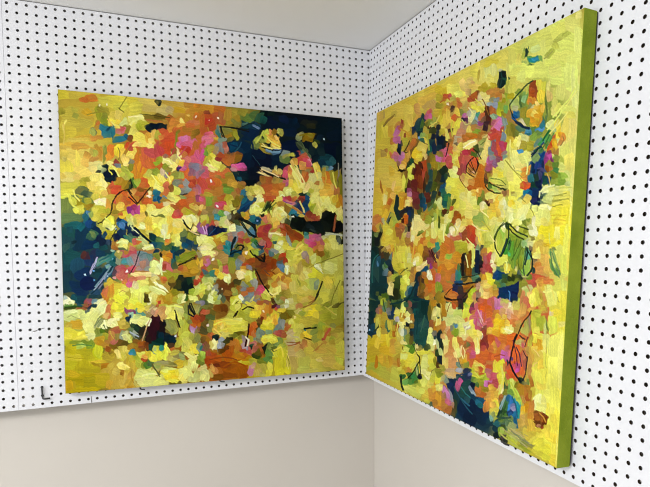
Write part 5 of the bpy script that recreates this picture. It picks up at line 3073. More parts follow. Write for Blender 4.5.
227 764 9 1.6 -0.4 2.6 14212232 2
244 767 9 1.7 -0.4 2.6 14212232 2
259 770 7 1.3 -0.4 2.6 14212232 2
260 773 6 -6 1.7 2 15000752 2
269 765 3.8 -2.3 1.3 2.3 15000752 2
183 813 8 -1.7 0.4 2.1 13685888 2
197 822 8 11 -1.6 1.3 13685888 2
266 768 -3.8 9 -1.5 -0.7 12096616 2
258 787 -4.6 12 -1.5 -0.7 12096616 2
250 810 -3.7 12 -1.6 -0.6 12096616 2
244 829 -2.7 9 -1.6 -0.6 12096616 2
355 748 3.8 15 -2.1 0.5 922646 2
361 772 2.6 10 -2.1 0.6 922646 2
366 789 2.2 8 -2.1 0.6 922646 2
338 720 15 -0.4 0.1 2.7 14474346 2
365 723 15 3.6 -0.6 2.6 14474346 2
335 782 9 4.9 -1.2 2.4 9211976 2
348 799 6 13 -2.3 1.1 9211976 2
403 721 -0.2 11 -2.2 -0.1 1316893 2
411 744 8 13 -1.9 1.2 1316893 2
411 721 4.1 11 -2.1 0.8 1316893 2
419 742 4.1 11 -2.1 0.8 1316893 2
209 808 8 4.8 -1 1.9 10003628 2
223 817 8 4.8 -1 1.9 10003628 2
319 877 -2.3 11 -2.5 -0.7 14475338 2
317 898 -0.2 11 -2.6 -0.2 14475338 2
285 881 6 5 -1.4 2.1 14211138 2
288 896 -2.3 11 -2.5 -0.7 14211138 2
400 897 13 10 -1.5 2.2 14211200 2
420 903 9 -4 1.1 2.5 14211200 2
246 957 8 -1.8 0.6 2.6 14475408 2
261 954 9 -1.3 0.5 2.7 14475408 2
281 956 12 3.2 -0.5 2.6 14475408 2
173 917 8 -3.7 0.9 2 14734450 2
190 921 10 7 -1.1 1.8 14734450 2
276 927 5.9 11 -1.8 1 6052908 2
286 946 4.4 9 -1.8 1 6052908 2
293 961 3.7 7 -1.9 1 6052908 2
294 924 10 1.8 -0.3 2.6 9998412 2
314 927 12 2 -0.3 2.7 9998412 2
333 930 10 0.9 -0.1 2.7 9998412 2
349 931 8 0.4 -0 2.7 9998412 2
91 897 11 -0.4 0.1 2.1 12887088 2
112 898 11 2.1 -0.2 2.1 12887088 2
31 840 7 -0.7 0.2 2.1 5799992 2
45 839 9 -0.5 0.1 2.1 5799992 2
61 840 9 1 -0.1 2.1 5799992 2
75 842 7 1.2 -0.2 2.1 5799992 2
11 712 7 -0.9 0.3 2.5 2903068 2
26 711 10 -0.6 0.1 2.5 2903068 2
45 712 10 1.3 -0.2 2.5 2903068 2
62 714 9 1.5 -0.3 2.5 2903068 2
65 713 9 -1.7 0.3 2.1 9850937 2
79 706 5.9 -6 1.3 1.6 9850937 2
13 694 5.7 -8 1.5 1.3 15000752 2
25 693 7 6 -1.2 1.7 15000752 2
496 789 9 -4.5 1.2 2.5 14209102 2
517 782 14 -3.7 0.8 2.7 14209102 2
541 780 13 1.2 -0.2 2.8 14209102 2
565 783 14 2.8 -0.5 2.8 14209102 2
588 788 10 2.2 -0.5 2.8 14209102 2
507 817 8 -3.1 1 2.6 13682758 2
525 811 13 -2.8 0.7 2.7 13682758 2
548 809 12 0.1 0.1 2.8 13682758 2
573 810 14 1 -0.1 2.8 13682758 2
596 811 10 0.8 -0.1 2.8 13682758 2
493 813 7 7 -2 1.9 14467158 2
505 826 7 7 -2 1.9 14467158 2
601 737 10 -5.7 1.4 2.5 1840140 2
623 735 13 3.3 -0.7 2.8 1840140 2
571 752 -3.6 6 -2.9 -1.7 1840140 2
565 761 -3.8 4.6 -2.5 -2.1 1840140 2
614 810 -0.3 16 -2.9 -0.1 3414031 2
612 834 -2.4 10 -2.8 -0.8 3414031 2
607 851 -2.7 9 -2.7 -0.9 3414031 2
602 869 -2.6 10 -2.8 -0.8 3414031 2
607 849 7 8 -2.1 1.9 13946032 2
611 866 -2.6 12 -2.8 -0.7 13946032 2
486 861 4.7 5.2 -2 1.8 14999704 2
488 871 -2.5 7 -2.6 -1 14999704 2
676 798 10 5.3 -1.3 2.5 14472262 2
693 794 10 -9 2.1 2.1 14472262 2
681 849 12 -1.7 0.5 2.9 13949010 2
704 854 12 8 -1.6 2.4 13949010 2
842 823 13 -0.3 0.2 2.5 1315860 2
866 823 13 0.1 0.1 2.5 1315860 2
842 863 8 4 -1.1 2.2 5256212 2
854 868 7 1.9 -0.7 2.4 5256212 2
832 846 8 5.5 -1.8 2.4 14203954 2
846 855 8 5.5 -1.8 2.4 14203954 2
933 837 -8 10 -3 -2.3 11620401 2
920 857 -5.5 12 -3.4 -1.5 11620401 2
892 686 -2.8 10 -2.5 -0.7 2895900 2
882 706 -8 12 -2.2 -1.3 2895900 2
865 726 -10 9 -1.8 -1.8 9397038 2
841 738 -15 4.2 -0.8 -2.4 9397038 2
778 885 15 -1.5 0.4 2.4 9851946 2
802 880 10 -4.2 1.1 2.3 9851946 2
777 847 8 5.4 -1.7 2.3 11839608 2
795 855 13 3.1 -0.6 2.9 11839608 2
929 751 13 10 -1.7 1.9 11575360 2
951 767 10 8 -1.6 1.9 11575360 2
562 712 7 -9 2.2 1.8 14474358 2
577 706 9 2.7 -0.7 2.7 14474358 2
586 699 4.9 4.1 -1.5 1.8 15001816 2
592 705 2.6 3.7 -1.9 1.3 15001816 2
702 685 7 5.1 -1.7 2.4 14736516 2
718 686 10 -4.6 1.3 2.6 14736516 2
723 895 15 -6 1.3 2.7 13944898 2
740 899 3.3 11 -2.9 0.7 13944898 2
744 919 1.4 11 -3 0.2 13944898 2
475 918 7 -1.1 0.4 2.3 8667411 2
491 916 10 -1.3 0.4 2.3 8667411 2
509 914 10 -0.3 0.2 2.3 8667411 2
528 915 10 1.7 -0.3 2.3 8667411 2
546 919 10 2.8 -0.5 2.3 8667411 2
562 924 7 2.1 -0.5 2.3 8667411 2
527 944 10 -4.5 1.2 2.6 10112011 2
548 937 13 -3.1 0.8 2.8 10112011 2
572 938 13 5 -0.9 2.6 10112011 2
594 949 10 6 -1.3 2.4 10112011 2
886 942 5.6 -2.3 1.1 2.3 13153354 2
895 944 5.5 4.6 -1.7 1.8 13153354 2
'''
STROKES['right'] = '''
633 488 1492 19 73 863 12101696 1
188 48 224 49 10 105 12888120 1
58 332 212 17 24 261 12889144 1
383 28 184 46 7 79 13416526 1
597 54 145 39 7 85 13681758 1
802 48 150 46 8 99 13157474 1
935 67 93 30 8 101 13422694 1
978 231 73 15 10 132 13683826 1
988 362 72 8 10 131 13946994 1
395 171 183 32 8 95 9467952 1
607 181 144 28 7 84 11369789 1
739 206 102 20 6 78 9991228 1
882 188 84 19 6 71 8161332 1
343 274 128 15 12 130 7621668 1
522 339 106 10 9 104 13418582 1
665 326 112 13 7 82 11370809 1
826 344 110 12 6 74 13946986 1
879 350 68 8 6 71 2445936 1
83 592 166 -6 16 167 2377788 1
227 483 182 2 9 104 12097596 1
429 548 178 -4 8 94 13148220 1
631 460 141 4 7 84 13418582 1
801 490 95 1 8 100 10529860 1
969 492 90 1 8 100 14208078 1
382 710 188 -20 13 144 1326397 1
640 572 140 -5 6 69 10253360 1
811 615 75 -5 5 62 1324378 1
741 726 145 -20 9 105 13068853 1
916 608 81 -6 5 58 12356940 1
983 670 74 -9 8 100 13680722 1
110 887 205 -35 12 128 12625964 1
336 916 199 -41 9 99 12103744 1
562 810 129 -22 8 88 12094788 1
600 949 149 -38 6 72 1522003 1
717 946 129 -35 7 80 929096 1
792 847 97 -22 6 76 11829572 1
923 701 65 -9 6 81 12343089 1
902 847 84 -20 6 71 10519604 1
874 927 105 -31 5 60 11052104 1
967 854 76 -20 12 146 13944906 1
61 607 94 -4 9 99 1326404
130 4 115 2 32 36 12888120
657 933 64 -16 5 54 928068
956 58 55 18 4 55 13422694
82 241 91 11 2 27 13414470
138 276 87 9 3 32 13414478
394 723 55 -6 4 46 932154
54 938 71 -14 3 33 11575332
967 890 44 -12 5 62 14471242
260 27 68 0 23 27 13150268
72 131 73 12 2 27 12889144
58 177 60 9 3 33 12624956
97 211 72 10 2 26 12890186
29 879 63 -10 3 34 12624932
140 861 57 -9 3 32 13150244
130 948 68 -2 -17 29 10789940
523 951 39 -10 4 50 12355889
879 96 112 32 1 18 13422694
190 30 53 12 2 25 13152326
45 326 52 4 3 27 12888120
49 671 43 -3 3 33 1127741
92 639 50 -3 2 27 1324346
55 740 52 -5 3 33 800050
175 959 63 0 -18 24 11052092
533 578 58 -2 2 26 12348966
975 646 26 -3 4 52 13419590
974 763 27 -5 5 62 14211166
247 57 35 8 3 30 13416522
316 12 42 1 18 22 13414470
170 260 46 6 0 21 13677638
334 289 39 4 3 29 7678487
29 362 42 0 9 23 12889148
30 471 38 1 3 34 2374688
346 426 38 7 -10 22 14207096
35 529 43 -1 5 23 796968
18 554 29 -1 3 34 1128769
50 587 28 -1 4 42 2117196
87 676 50 -1 -5 23 1323314
214 651 33 -2 3 31 2634780
251 527 31 0 3 30 13420610
338 657 40 -3 2 24 930113
34 819 43 -8 8 22 798024
204 717 37 -4 2 25 602415
383 757 38 -17 24 17 1852484
60 895 61 -11 2 19 11835432
159 878 56 -10 1 16 13148200
37 962 53 -6 -5 18 10264628
207 928 45 -8 1 22 11574328
163 917 47 -5 -6 23 12097576
242 956 41 0 -17 23 11841604
456 39 36 0 23 30 12887080
699 947 39 -11 3 30 927041
659 961 41 -11 2 25 795972
944 127 44 12 2 27 13422698
975 274 19 3 4 51 13944942
808 355 33 3 3 36 14473302
882 363 30 3 3 31 797011
952 483 44 1 2 25 14471218
832 751 26 -4 3 36 13328166
843 906 26 -4 -6 37 1730192
385 15 39 1 17 22 13151288
347 44 38 13 -5 18 13149252
20 61 19 4 4 42 12101696
49 75 23 4 3 33 12364852
127 62 33 -2 19 17 12623932
86 86 26 3 11 24 13154370
237 111 24 5 2 25 13153350
321 102 25 13 -28 18 2309452
51 291 52 6 -1 16 13150268
214 291 32 3 3 21 13679690
319 198 28 9 -12 17 13941806
352 182 30 10 -12 16 13153362
323 249 31 10 -12 17 6891027
100 331 27 2 4 22 13678670
144 334 26 2 2 26 12355882
96 383 27 2 2 26 13148204
43 405 39 -5 16 18 12351037
127 437 35 1 3 22 13156410
138 461 39 -1 6 22 13155390
123 485 39 -3 9 18 13418562
197 462 21 0 3 31 11574320
325 349 33 3 2 24 6890026
109 528 40 0 0 22 4469796
195 527 25 0 2 25 12892226
221 546 24 0 2 25 13419594
438 619 33 -8 16 20 12346154
20 778 29 -3 3 27 799030
113 763 36 -3 -2 23 11570216
133 781 40 -4 -1 16 11046956
187 802 25 -5 12 24 12629054
412 697 27 -3 2 28 601394
410 761 27 -16 25 12 2643016
372 791 38 -6 2 23 1854540
419 784 31 -14 20 14 2116676
395 813 37 -3 -3 16 1329476
317 833 34 6 -22 20 6064168
6 947 30 -5 -2 24 11574304
306 882 41 -4 -4 16 13944886
301 910 34 -6 0 21 12097572
329 968 37 0 -15 22 11582528
366 974 48 2 -14 18 12370002
441 949 34 -1 -13 25 13157458
525 24 33 0 15 20 13678674
574 16 39 1 14 19 13680726
641 17 45 1 11 15 13418574
545 58 31 8 2 21 14209110
448 86 35 8 2 22 11574320
450 176 19 3 3 34 926020
476 197 34 6 2 22 924975
478 290 28 -6 18 18 2897960
528 325 32 3 2 26 13683778
614 426 29 1 2 20 13681758
670 431 32 2 2 20 10003528
763 475 24 1 2 28 10531908
521 506 32 0 2 26 12348962
545 587 32 -2 3 18 12086830
511 675 18 -2 3 33 11369770
566 699 42 -5 2 18 12371058
520 982 33 -9 2 18 12351025
720 965 36 -2 -8 18 928065
886 29 28 -1 14 21 12896354
783 25 26 8 2 25 13158490
813 77 41 12 1 18 13949030
823 293 32 1 7 22 14473330
951 380 44 4 1 14 13159542
821 620 27 -2 2 22 927066
976 785 22 -4 3 37 14211170
836 806 26 -5 2 27 12865578
948 940 23 -7 2 25 14208070
306 56 22 4 5 21 12356936
402 64 22 -5 20 17 11833420
387 36 39 0 9 12 13149252
34 19 23 3 9 20 12622916
187 86 31 11 -10 12 11369017
121 93 22 3 5 23 12357681
176 99 19 8 -21 19 11820160
265 83 23 5 2 24 13415498
309 93 19 9 -15 11 12620860
318 105 19 10 -20 13 1917252
340 124 20 8 -12 16 1326136
375 131 17 3 4 20 7104548
75 163 27 5 0 14 10520636
143 237 21 2 3 18 13149236
238 290 12 1 3 30 13946954
152 148 21 4 0 18 13415498
217 155 24 2 8 22 11574320
240 148 20 3 2 17 11051060
194 163 16 3 -2 21 1319226
206 203 20 4 -2 17 11035796
280 166 14 5 -19 18 11364145
246 208 19 2 6 21 12356917
280 258 19 2 5 21 13160518
407 187 20 3 2 23 931137
306 301 22 4 -3 20 6693410
365 251 17 2 2 23 11092258
409 287 17 2 2 23 2376772
435 287 13 2 2 28 5527580
120 360 25 6 -11 14 12354858
114 388 21 5 -12 16 13937712
25 421 27 -3 15 16 12352840
62 414 27 5 -8 11 12348985
55 434 28 -10 19 10 12098620
12 488 24 1 0 19 1847328
67 468 13 2 -18 25 1580056
50 488 23 0 3 17 1319204
177 419 25 3 -5 17 10004536
195 350 16 2 -2 25 1321266
207 393 19 -2 14 17 1124658
293 398 22 1 2 20 1716545
281 427 19 -1 7 17 3419180
242 342 23 1 5 21 12356898
228 356 16 1 5 21 12356902
274 358 22 5 -10 15 14466150
350 387 17 0 6 20 5002276
374 353 20 4 -6 19 1920598
427 419 20 2 -2 19 6059048
230 467 16 -1 8 21 9852725
254 471 16 1 -2 21 12103744
286 487 22 -1 4 15 10383925
338 415 32 4 -2 11 14470272
375 438 34 11 -10 9 14208124
327 447 18 2 -6 23 14207098
359 487 24 -7 17 14 12354865
385 473 20 4 -11 18 12355886
67 561 18 1 -8 23 2118238
110 536 27 -1 3 12 5257248
137 540 26 -1 3 16 3947564
169 607 21 -2 5 16 11370820
221 635 24 -3 6 17 3425308
208 675 25 -1 -1 22 2370584
173 658 21 0 -6 22 14207096
198 562 24 -2 7 17 13155394
242 515 24 0 0 15 13681734
276 545 23 0 2 24 13683778
216 581 32 0 -1 12 12892214
290 530 23 0 2 24 12893262
306 545 22 0 2 17 13420664
315 559 22 1 -3 15 12895334
294 571 30 0 0 11 12630090
334 526 22 1 -1 20 12881194
362 522 21 0 2 23 12356906
364 547 21 -2 7 16 13945942
282 616 27 0 -3 17 14474318
270 647 23 -1 0 17 13158470
325 596 22 1 -6 24 11369013
350 624 21 -1 -1 20 931144
381 579 35 -8 7 8 933203
361 670 31 -5 4 10 601402
403 525 20 0 2 23 8146971
384 622 17 -1 2 23 4995104
463 607 19 -1 2 22 12342302
453 642 25 -5 9 18 12349994
16 843 29 -4 1 13 1128776
52 812 28 -4 2 17 1328467
227 703 32 -2 -1 12 2902056
126 709 27 -2 1 12 10003508
110 735 26 -5 8 15 8941640
86 774 23 -3 5 22 11838524
139 760 26 -2 0 22 11050040
152 803 26 -2 -2 18 9733180
181 743 25 -2 -2 22 1324371
189 734 21 -3 5 15 1718625
272 718 19 -1 -2 21 14211170
306 707 19 -2 1 17 6050880
331 745 18 -2 2 20 10844725
342 703 21 0 -5 17 1322294
335 785 22 -3 2 16 1326412
268 802 19 -4 9 19 12896400
274 824 20 -9 19 12 13945978
451 693 16 -2 2 22 10256420
461 809 19 -3 1 19 13422706
417 838 36 -10 4 8 13682762
8 861 24 0 -9 14 12101672
111 845 26 -6 8 15 13678650
147 836 38 -9 6 11 13677622
173 840 17 -4 8 21 13942838
85 862 18 -1 -7 24 14204986
208 850 24 -6 10 20 12094516
218 865 32 -7 4 15 12621880
319 855 48 -8 1 11 13682758
88 935 14 -2 -3 25 11364891
118 917 22 -4 2 16 13148208
229 904 20 -4 4 17 11568176
343 875 32 -7 3 14 13945914
310 923 30 -6 1 11 11571244
328 953 33 -8 2 11 5014580
433 866 29 -3 -4 20 13422706
422 886 20 -5 4 19 13159534
465 853 19 -2 -5 20 13682750
437 907 33 1 -7 11 13948028
426 931 20 -2 -6 20 13422690
456 973 31 2 -13 17 13151292
481 960 25 -6 2 22 12354869
442 22 31 0 9 11 13151280
485 20 35 0 8 11 13416518
698 17 27 0 10 15 13155402
735 31 25 8 2 19 13419606
510 46 32 11 -4 16 13944914
616 19 21 6 2 20 13681742
672 44 19 6 2 24 13947000
736 76 17 6 -1 22 1846308
705 102 25 4 5 14 11826741
456 107 18 7 -12 18 12101676
465 136 18 6 -9 19 13153338
681 156 14 4 -1 23 4989976
571 170 25 4 3 18 11829603
607 221 30 0 6 11 15259770
723 208 21 6 -3 15 12340292
734 239 18 3 2 19 12340266
462 244 34 4 2 14 11625334
457 260 25 4 0 13 8685612
545 253 22 2 6 18 13153350
460 298 18 6 -15 24 4209692
480 310 15 4 -10 25 1322298
463 332 16 3 -5 21 4474908
503 368 24 1 4 18 1859656
574 267 17 2 2 25 11094073
537 290 25 1 7 18 13685878
557 331 25 1 4 18 13419590
580 343 25 4 -1 17 13681734
565 360 30 0 6 18 13419606
599 370 30 3 0 17 13945966
621 387 34 2 1 17 13945962
605 317 21 9 -13 13 13147216
632 272 20 7 -8 15 12340266
664 297 17 3 -1 19 12348955
666 315 20 2 2 20 12085015
749 311 25 3 2 23 13157462
464 415 19 1 2 22 11580476
492 453 21 2 -1 18 13946994
674 471 20 0 3 17 14208090
526 497 20 -1 5 18 12873258
498 520 24 2 -4 18 12349990
535 542 32 0 0 13 12879146
575 535 22 -2 6 17 12352802
526 565 38 -1 1 10 12880170
506 615 18 -1 2 22 11823665
531 624 26 -3 4 14 12348974
499 670 18 -2 2 18 10515484
550 649 31 -5 5 17 12347946
632 574 18 -1 2 20 7096340
636 623 29 -1 -1 14 10379035
611 644 24 -2 2 20 3943472
722 591 21 0 -1 16 13936704
706 624 21 -2 2 19 13943898
784 624 24 -1 1 16 930145
709 663 26 -5 5 16 12866602
728 661 21 -2 2 19 13065002
546 737 26 -3 2 21 13677658
500 750 18 -3 2 18 11829550
503 790 15 -2 3 33 1848368
540 794 20 -3 2 26 13943910
630 735 27 -9 11 15 13682802
660 722 20 -3 2 20 13946974
672 748 22 -3 0 17 14208082
684 774 17 -3 2 20 14733410
591 795 16 -4 8 19 14209118
569 802 17 -3 2 21 12352065
565 823 26 -5 2 21 12617032
561 843 26 -5 1 18 12881239
706 797 31 -6 1 16 12870442
712 808 26 -2 -4 17 12869422
773 707 24 -2 0 16 14199844
767 749 29 -4 1 16 12607278
749 795 20 -4 2 16 12342314
555 976 26 -7 2 21 11366965
513 970 18 -4 1 19 12881962
583 896 25 -3 -4 15 929096
573 915 16 -7 14 17 1322323
597 923 22 -6 4 17 928072
642 877 29 -6 1 17 1718611
619 927 29 -4 -3 13 1326397
604 947 16 -4 2 25 1850428
650 910 27 -1 -8 18 1852480
672 982 31 -2 -8 18 598330
762 850 20 -3 -1 19 11817055
794 852 17 -2 -4 29 13154386
760 883 18 -1 -6 20 12881977
767 914 24 -4 -4 20 14202946
931 23 26 -1 11 17 13159522
836 27 30 -1 12 18 12370014
967 23 23 9 1 18 13422698
985 68 11 4 3 35 13949042
947 88 37 12 1 14 13422694
970 130 21 6 2 24 13423730
986 174 10 2 4 51 13685878
785 80 19 5 1 18 13684834
793 131 14 -4 19 18 11055184
979 248 18 3 2 24 13943910
990 307 10 1 3 36 14210162
811 299 23 3 1 18 14211194
810 339 27 3 1 18 14474342
949 355 22 3 1 16 7376944
967 425 26 2 1 14 14208058
982 441 18 1 2 20 14471226
903 442 24 1 1 17 14474362
837 414 25 8 -9 20 14474356
822 438 21 6 -6 14 14212224
920 475 23 1 1 17 14208046
972 520 18 0 2 20 13422686
816 503 23 0 2 22 7111720
841 519 18 0 2 27 7638064
859 546 17 0 2 27 8166456
978 606 21 -2 1 16 13945934
991 637 8 -1 4 51 14470210
956 620 21 -5 6 19 13683802
952 615 15 -3 8 24 13948010
980 668 18 -2 2 20 13681722
896 628 17 -1 2 21 14210114
844 651 21 3 -8 17 13154386
971 728 22 -4 2 25 14210146
991 762 8 -2 5 59 14474354
939 798 16 -3 2 20 13945934
843 785 18 -3 2 27 13327150
859 790 16 -3 2 27 12868401
956 845 22 -6 1 16 14211170
981 851 15 -4 3 32 14474330
991 903 10 -3 3 37 14472266
933 874 23 -6 2 20 14473334
957 940 27 -9 1 14 14208062
891 861 15 -4 2 26 10841634
938 908 20 1 -8 18 7682323
811 915 18 -1 -12 30 3431468
803 951 28 -8 1 15 1326397
885 944 25 -8 2 21 12100676
967 952 22 -7 1 16 14472262
975 975 21 -2 -6 18 14208054
986 940 10 -3 3 37 14471242
362 55 17 -7 11 7 11572300
141 34 21 6 -3 9 11049020
203 86 12 4 -11 14 10380074
165 105 16 6 -14 13 11560080
254 129 23 5 -1 11 12096560
328 139 21 8 -5 7 798010
290 118 14 0 9 12 1321292
375 89 16 7 -8 11 12343416
369 140 21 5 -1 15 11049016
394 124 17 3 2 16 7898160
409 144 20 3 3 11 3423260
350 150 17 4 -2 10 9217108
411 162 20 4 1 9 924975
64 284 9 0 10 23 10379046
161 290 13 2 -5 17 14466158
191 304 25 2 1 8 13937728
132 303 22 4 -2 8 12357681
142 131 21 3 3 12 11366958
175 133 25 4 2 12 10508424
163 128 21 4 0 8 11559048
133 176 12 0 10 13 12347961
164 185 24 8 -8 10 12083320
221 194 16 4 -3 11 11825308
173 198 16 1 5 10 10839933
294 161 18 6 -7 9 11822890
232 225 20 3 -1 11 13410364
260 196 15 1 6 14 12884036
216 231 20 2 1 8 14465122
285 225 15 3 -4 14 1854512
294 241 14 4 -7 9 13159522
287 247 15 3 -1 11 13683786
334 214 20 7 -6 9 14207038
361 204 14 3 -4 13 13941854
321 223 21 7 -7 9 13153342
365 166 21 5 -2 10 13153350
395 206 13 3 -3 15 1858636
421 200 13 1 6 20 1321281
417 233 20 3 2 16 8418340
431 249 13 1 4 19 9204768
419 251 16 3 0 10 9995292
302 257 15 3 -3 10 4659991
344 241 14 2 2 11 4989972
361 282 10 2 -5 19 11356213
349 298 14 2 2 23 8665371
374 308 8 1 2 23 3941400
392 320 13 3 -4 13 1720641
405 318 17 3 -4 18 2111805
431 321 16 3 -5 15 4476956
269 297 15 0 8 21 5646875
253 295 8 1 -3 20 9212972
301 319 18 1 3 9 6893094
100 335 13 2 -5 17 14470272
136 345 17 4 -8 11 11624230
160 324 21 4 -4 11 13937744
68 377 18 1 2 12 13676602
17 437 16 -4 16 11 11626289
89 411 13 0 4 12 10526832
74 439 13 -2 11 12 7107648
38 459 18 3 -6 8 7371840
141 401 12 3 -14 20 5530716
158 398 16 4 -10 14 10527800
192 408 15 -2 9 11 10529860
152 422 21 1 0 12 11577404
146 453 21 4 -8 11 13946962
104 476 13 1 -2 12 13151288
175 493 25 1 -1 12 13153338
189 377 16 0 5 16 1851444
254 384 40 -5 6 7 2107698
276 378 28 -3 6 7 1713462
285 397 15 1 0 11 1322330
302 413 15 1 1 11 2899000
231 394 16 2 -3 11 2892836
217 325 20 2 0 11 13148204
233 326 31 1 3 8 12619822
255 351 12 2 -4 14 12352802
289 353 15 2 -3 11 14465134
267 359 15 0 5 11 14208122
279 330 15 1 3 11 11826832
317 337 22 2 1 11 8139065
327 374 21 -1 5 11 6697258
368 363 17 2 -2 16 1326419
402 355 16 0 9 19 5644827
394 344 17 0 4 11 6433307
434 351 16 3 -6 18 1850420
429 374 16 -4 11 10 3953716
405 397 20 0 3 11 10519592
432 399 19 -1 4 10 9209900
386 410 20 -1 4 11 10841634
407 422 20 3 -3 14 9212976
264 415 15 0 5 15 12343074
256 411 19 3 -5 16 12344091
227 436 24 -1 4 12 11099957
213 455 20 0 5 15 9658161
252 445 15 -1 5 11 10380089
284 464 15 2 -3 11 11041900
261 460 12 0 1 15 12366934
248 494 15 -1 6 11 12096564
314 469 15 1 -3 16 13945976
355 451 24 -6 11 10 14470266
351 476 20 -7 13 9 14203998
331 491 18 2 -3 11 13681750
379 488 17 0 0 11 12347946
417 460 20 0 2 10 12365902
420 485 20 -1 3 10 12100656
449 447 13 0 2 22 13159514
444 464 16 0 5 19 13948018
400 495 16 -1 4 9 12620848
126 516 25 4 -7 9 9732156
127 582 22 -2 3 12 6587488
125 600 22 0 0 12 6059140
163 547 10 1 -6 22 6059124
162 579 21 1 -2 12 1316918
148 563 21 -1 3 12 1718593
107 695 27 -4 3 8 7898160
133 685 26 -5 6 11 5006364
162 623 17 -3 6 11 12097612
187 617 21 -7 13 10 11052096
202 609 20 2 -7 11 10003512
151 512 21 -1 3 12 12357693
220 620 20 -1 0 10 3952676
170 662 17 -2 5 16 14471304
172 638 17 0 -1 10 12891238
185 689 17 -2 3 10 1845284
185 512 25 2 -3 12 12621872
247 572 27 0 -1 11 13155386
318 515 18 -2 6 14 12352810
368 515 14 0 2 16 13148204
349 537 21 0 1 11 13677642
343 551 18 1 -1 11 14209160
359 569 14 -1 1 11 13945954
249 590 25 -10 10 6 11047976
265 595 20 -6 8 6 13153342
288 597 23 -1 1 11 12895298
274 613 15 -1 3 11 14737506
260 625 16 -1 0 11 12896318
279 665 18 2 -7 11 12372042
256 663 16 -1 0 11 9739308
308 645 18 -2 3 11 6851704
294 661 14 1 -7 11 5008492
319 611 18 1 -4 17 11370813
346 584 14 -1 1 11 12357681
362 605 17 -2 6 16 1322294
401 575 20 -1 2 12 1330792
323 651 22 -1 0 11 1328474
318 674 22 -4 4 9 1327432
383 568 28 -16 10 5 14206080
393 561 16 -9 10 5 14204020
409 515 20 2 -3 10 9132842
437 539 16 0 2 19 7683389
443 525 15 3 -8 13 6697262
377 611 17 -1 2 11 5256228
380 647 17 0 -3 14 8675368
403 599 20 1 -3 11 11365930
448 587 18 -4 11 14 12345134
429 595 13 -2 6 15 14211232
426 637 20 -1 0 16 12346142
415 655 16 -2 6 19 11365930
442 663 19 -3 3 10 11369774
388 664 17 0 -2 11 7096348
70 801 23 -5 5 12 1921619
112 708 13 -1 -2 12 11056180
136 724 17 0 -6 18 5802088
153 714 17 -1 0 12 7109692
83 741 22 1 -8 13 9857627
171 720 17 -1 -1 18 7104560
164 737 17 -2 3 12 7896180
79 792 14 -1 0 19 12104776
125 798 25 1 -7 10 11043884
136 813 26 -3 -1 12 10783800
159 786 17 -2 0 16 5010508
169 800 13 -1 0 12 2909268
176 784 16 -4 8 15 13154370
196 813 17 -2 -2 16 11576364
218 774 16 -3 4 13 7369788
227 793 16 -2 1 14 10832930
221 809 20 -2 -1 12 10379035
100 822 14 -2 3 22 13419590
91 819 14 -1 -5 15 13682786
275 706 14 0 -7 17 13948018
262 731 23 -3 2 11 13684826
230 730 18 3 -9 9 13155434
239 737 28 5 -7 8 13683802
232 751 24 -2 0 8 14209106
271 741 23 0 -4 12 12094512
301 734 19 0 -3 11 14473338
310 751 21 -6 9 9 14737568
265 765 22 -7 9 10 15000736
288 762 19 -4 4 9 14736504
270 779 15 -1 -1 10 14474372
313 699 15 -1 -2 11 8672324
322 720 14 -3 5 12 7103552
358 716 21 -1 -2 11 1330764
368 828 21 -5 5 10 2374716
319 769 18 -1 -3 11 792605
306 793 15 -1 -3 21 9210952
302 786 11 -2 3 13 10523720
292 803 15 -2 1 21 6849652
296 813 15 -2 -1 11 7376988
262 815 16 -7 13 8 13681766
246 817 15 -5 14 14 12102728
315 814 18 -4 7 15 8160304
337 811 14 -2 0 17 6050848
347 842 19 2 -13 15 5012516
375 834 10 -3 6 13 13681782
389 832 12 2 -9 11 9208892
440 715 10 -1 2 28 7101476
462 678 19 -1 -1 10 11368987
466 715 13 -1 2 22 13679722
456 748 13 -2 1 15 10378026
448 776 10 -1 -1 16 13948026
453 793 19 -1 -4 16 13949048
449 822 13 -3 5 10 13157474
436 824 17 -8 9 6 3689516
418 841 43 -10 2 7 13419586
240 845 20 -4 3 11 12100672
250 863 20 -2 -2 12 11575352
281 854 19 -4 4 11 12101692
304 850 21 0 -6 10 13159518
197 911 16 -4 5 17 12094508
244 890 23 -7 6 10 11046960
254 907 9 -3 7 16 11101982
280 933 23 -6 3 11 11577400
291 877 23 -5 3 9 13684854
323 894 22 -5 3 11 13680702
332 915 18 -2 -3 14 11828533
285 901 15 -4 5 10 12102704
352 896 18 -9 10 6 13157446
371 866 14 -3 1 11 13157450
341 931 18 -10 12 7 2907180
362 927 20 -8 8 9 3439684
382 912 14 -4 5 19 5009460
371 940 16 1 -10 12 3963956
289 946 18 -7 7 7 2647092
306 962 22 -4 -1 10 7118928
315 982 21 -1 -7 12 13158498
386 951 26 -1 -6 12 10001464
401 965 20 -5 1 11 12367946
473 875 19 -2 -2 11 12105788
416 904 17 -4 1 9 13683834
481 894 15 -4 3 10 11054144
415 966 20 -4 -1 9 13160534
465 929 19 -3 -1 16 13154386
477 913 16 -2 -2 11 12103736
467 953 15 -5 5 9 12619061
495 981 15 -4 1 10 10842670
689 20 31 8 2 9 12891198
742 16 16 1 8 14 13418586
540 66 23 8 -2 9 13949026
560 46 16 3 6 19 14202986
587 47 16 6 -5 15 13152354
647 37 15 4 2 20 13945954
700 43 14 4 1 16 13420660
688 63 14 2 4 13 13944926
620 65 28 7 1 9 13676630
675 86 30 3 3 6 10522656
758 99 11 3 2 18 10527804
724 115 14 4 -1 11 11629105
622 93 21 -1 8 12 10832934
662 103 22 4 4 14 13944946
482 58 24 6 1 10 12341290
458 59 19 5 0 8 10836778
439 51 19 5 1 9 11049008
542 82 22 4 2 7 12350005
474 105 18 3 3 15 12357674
485 94 18 3 3 10 12354865
441 74 19 4 2 11 9471020
460 148 16 3 1 14 13417550
482 129 18 3 6 19 13152318
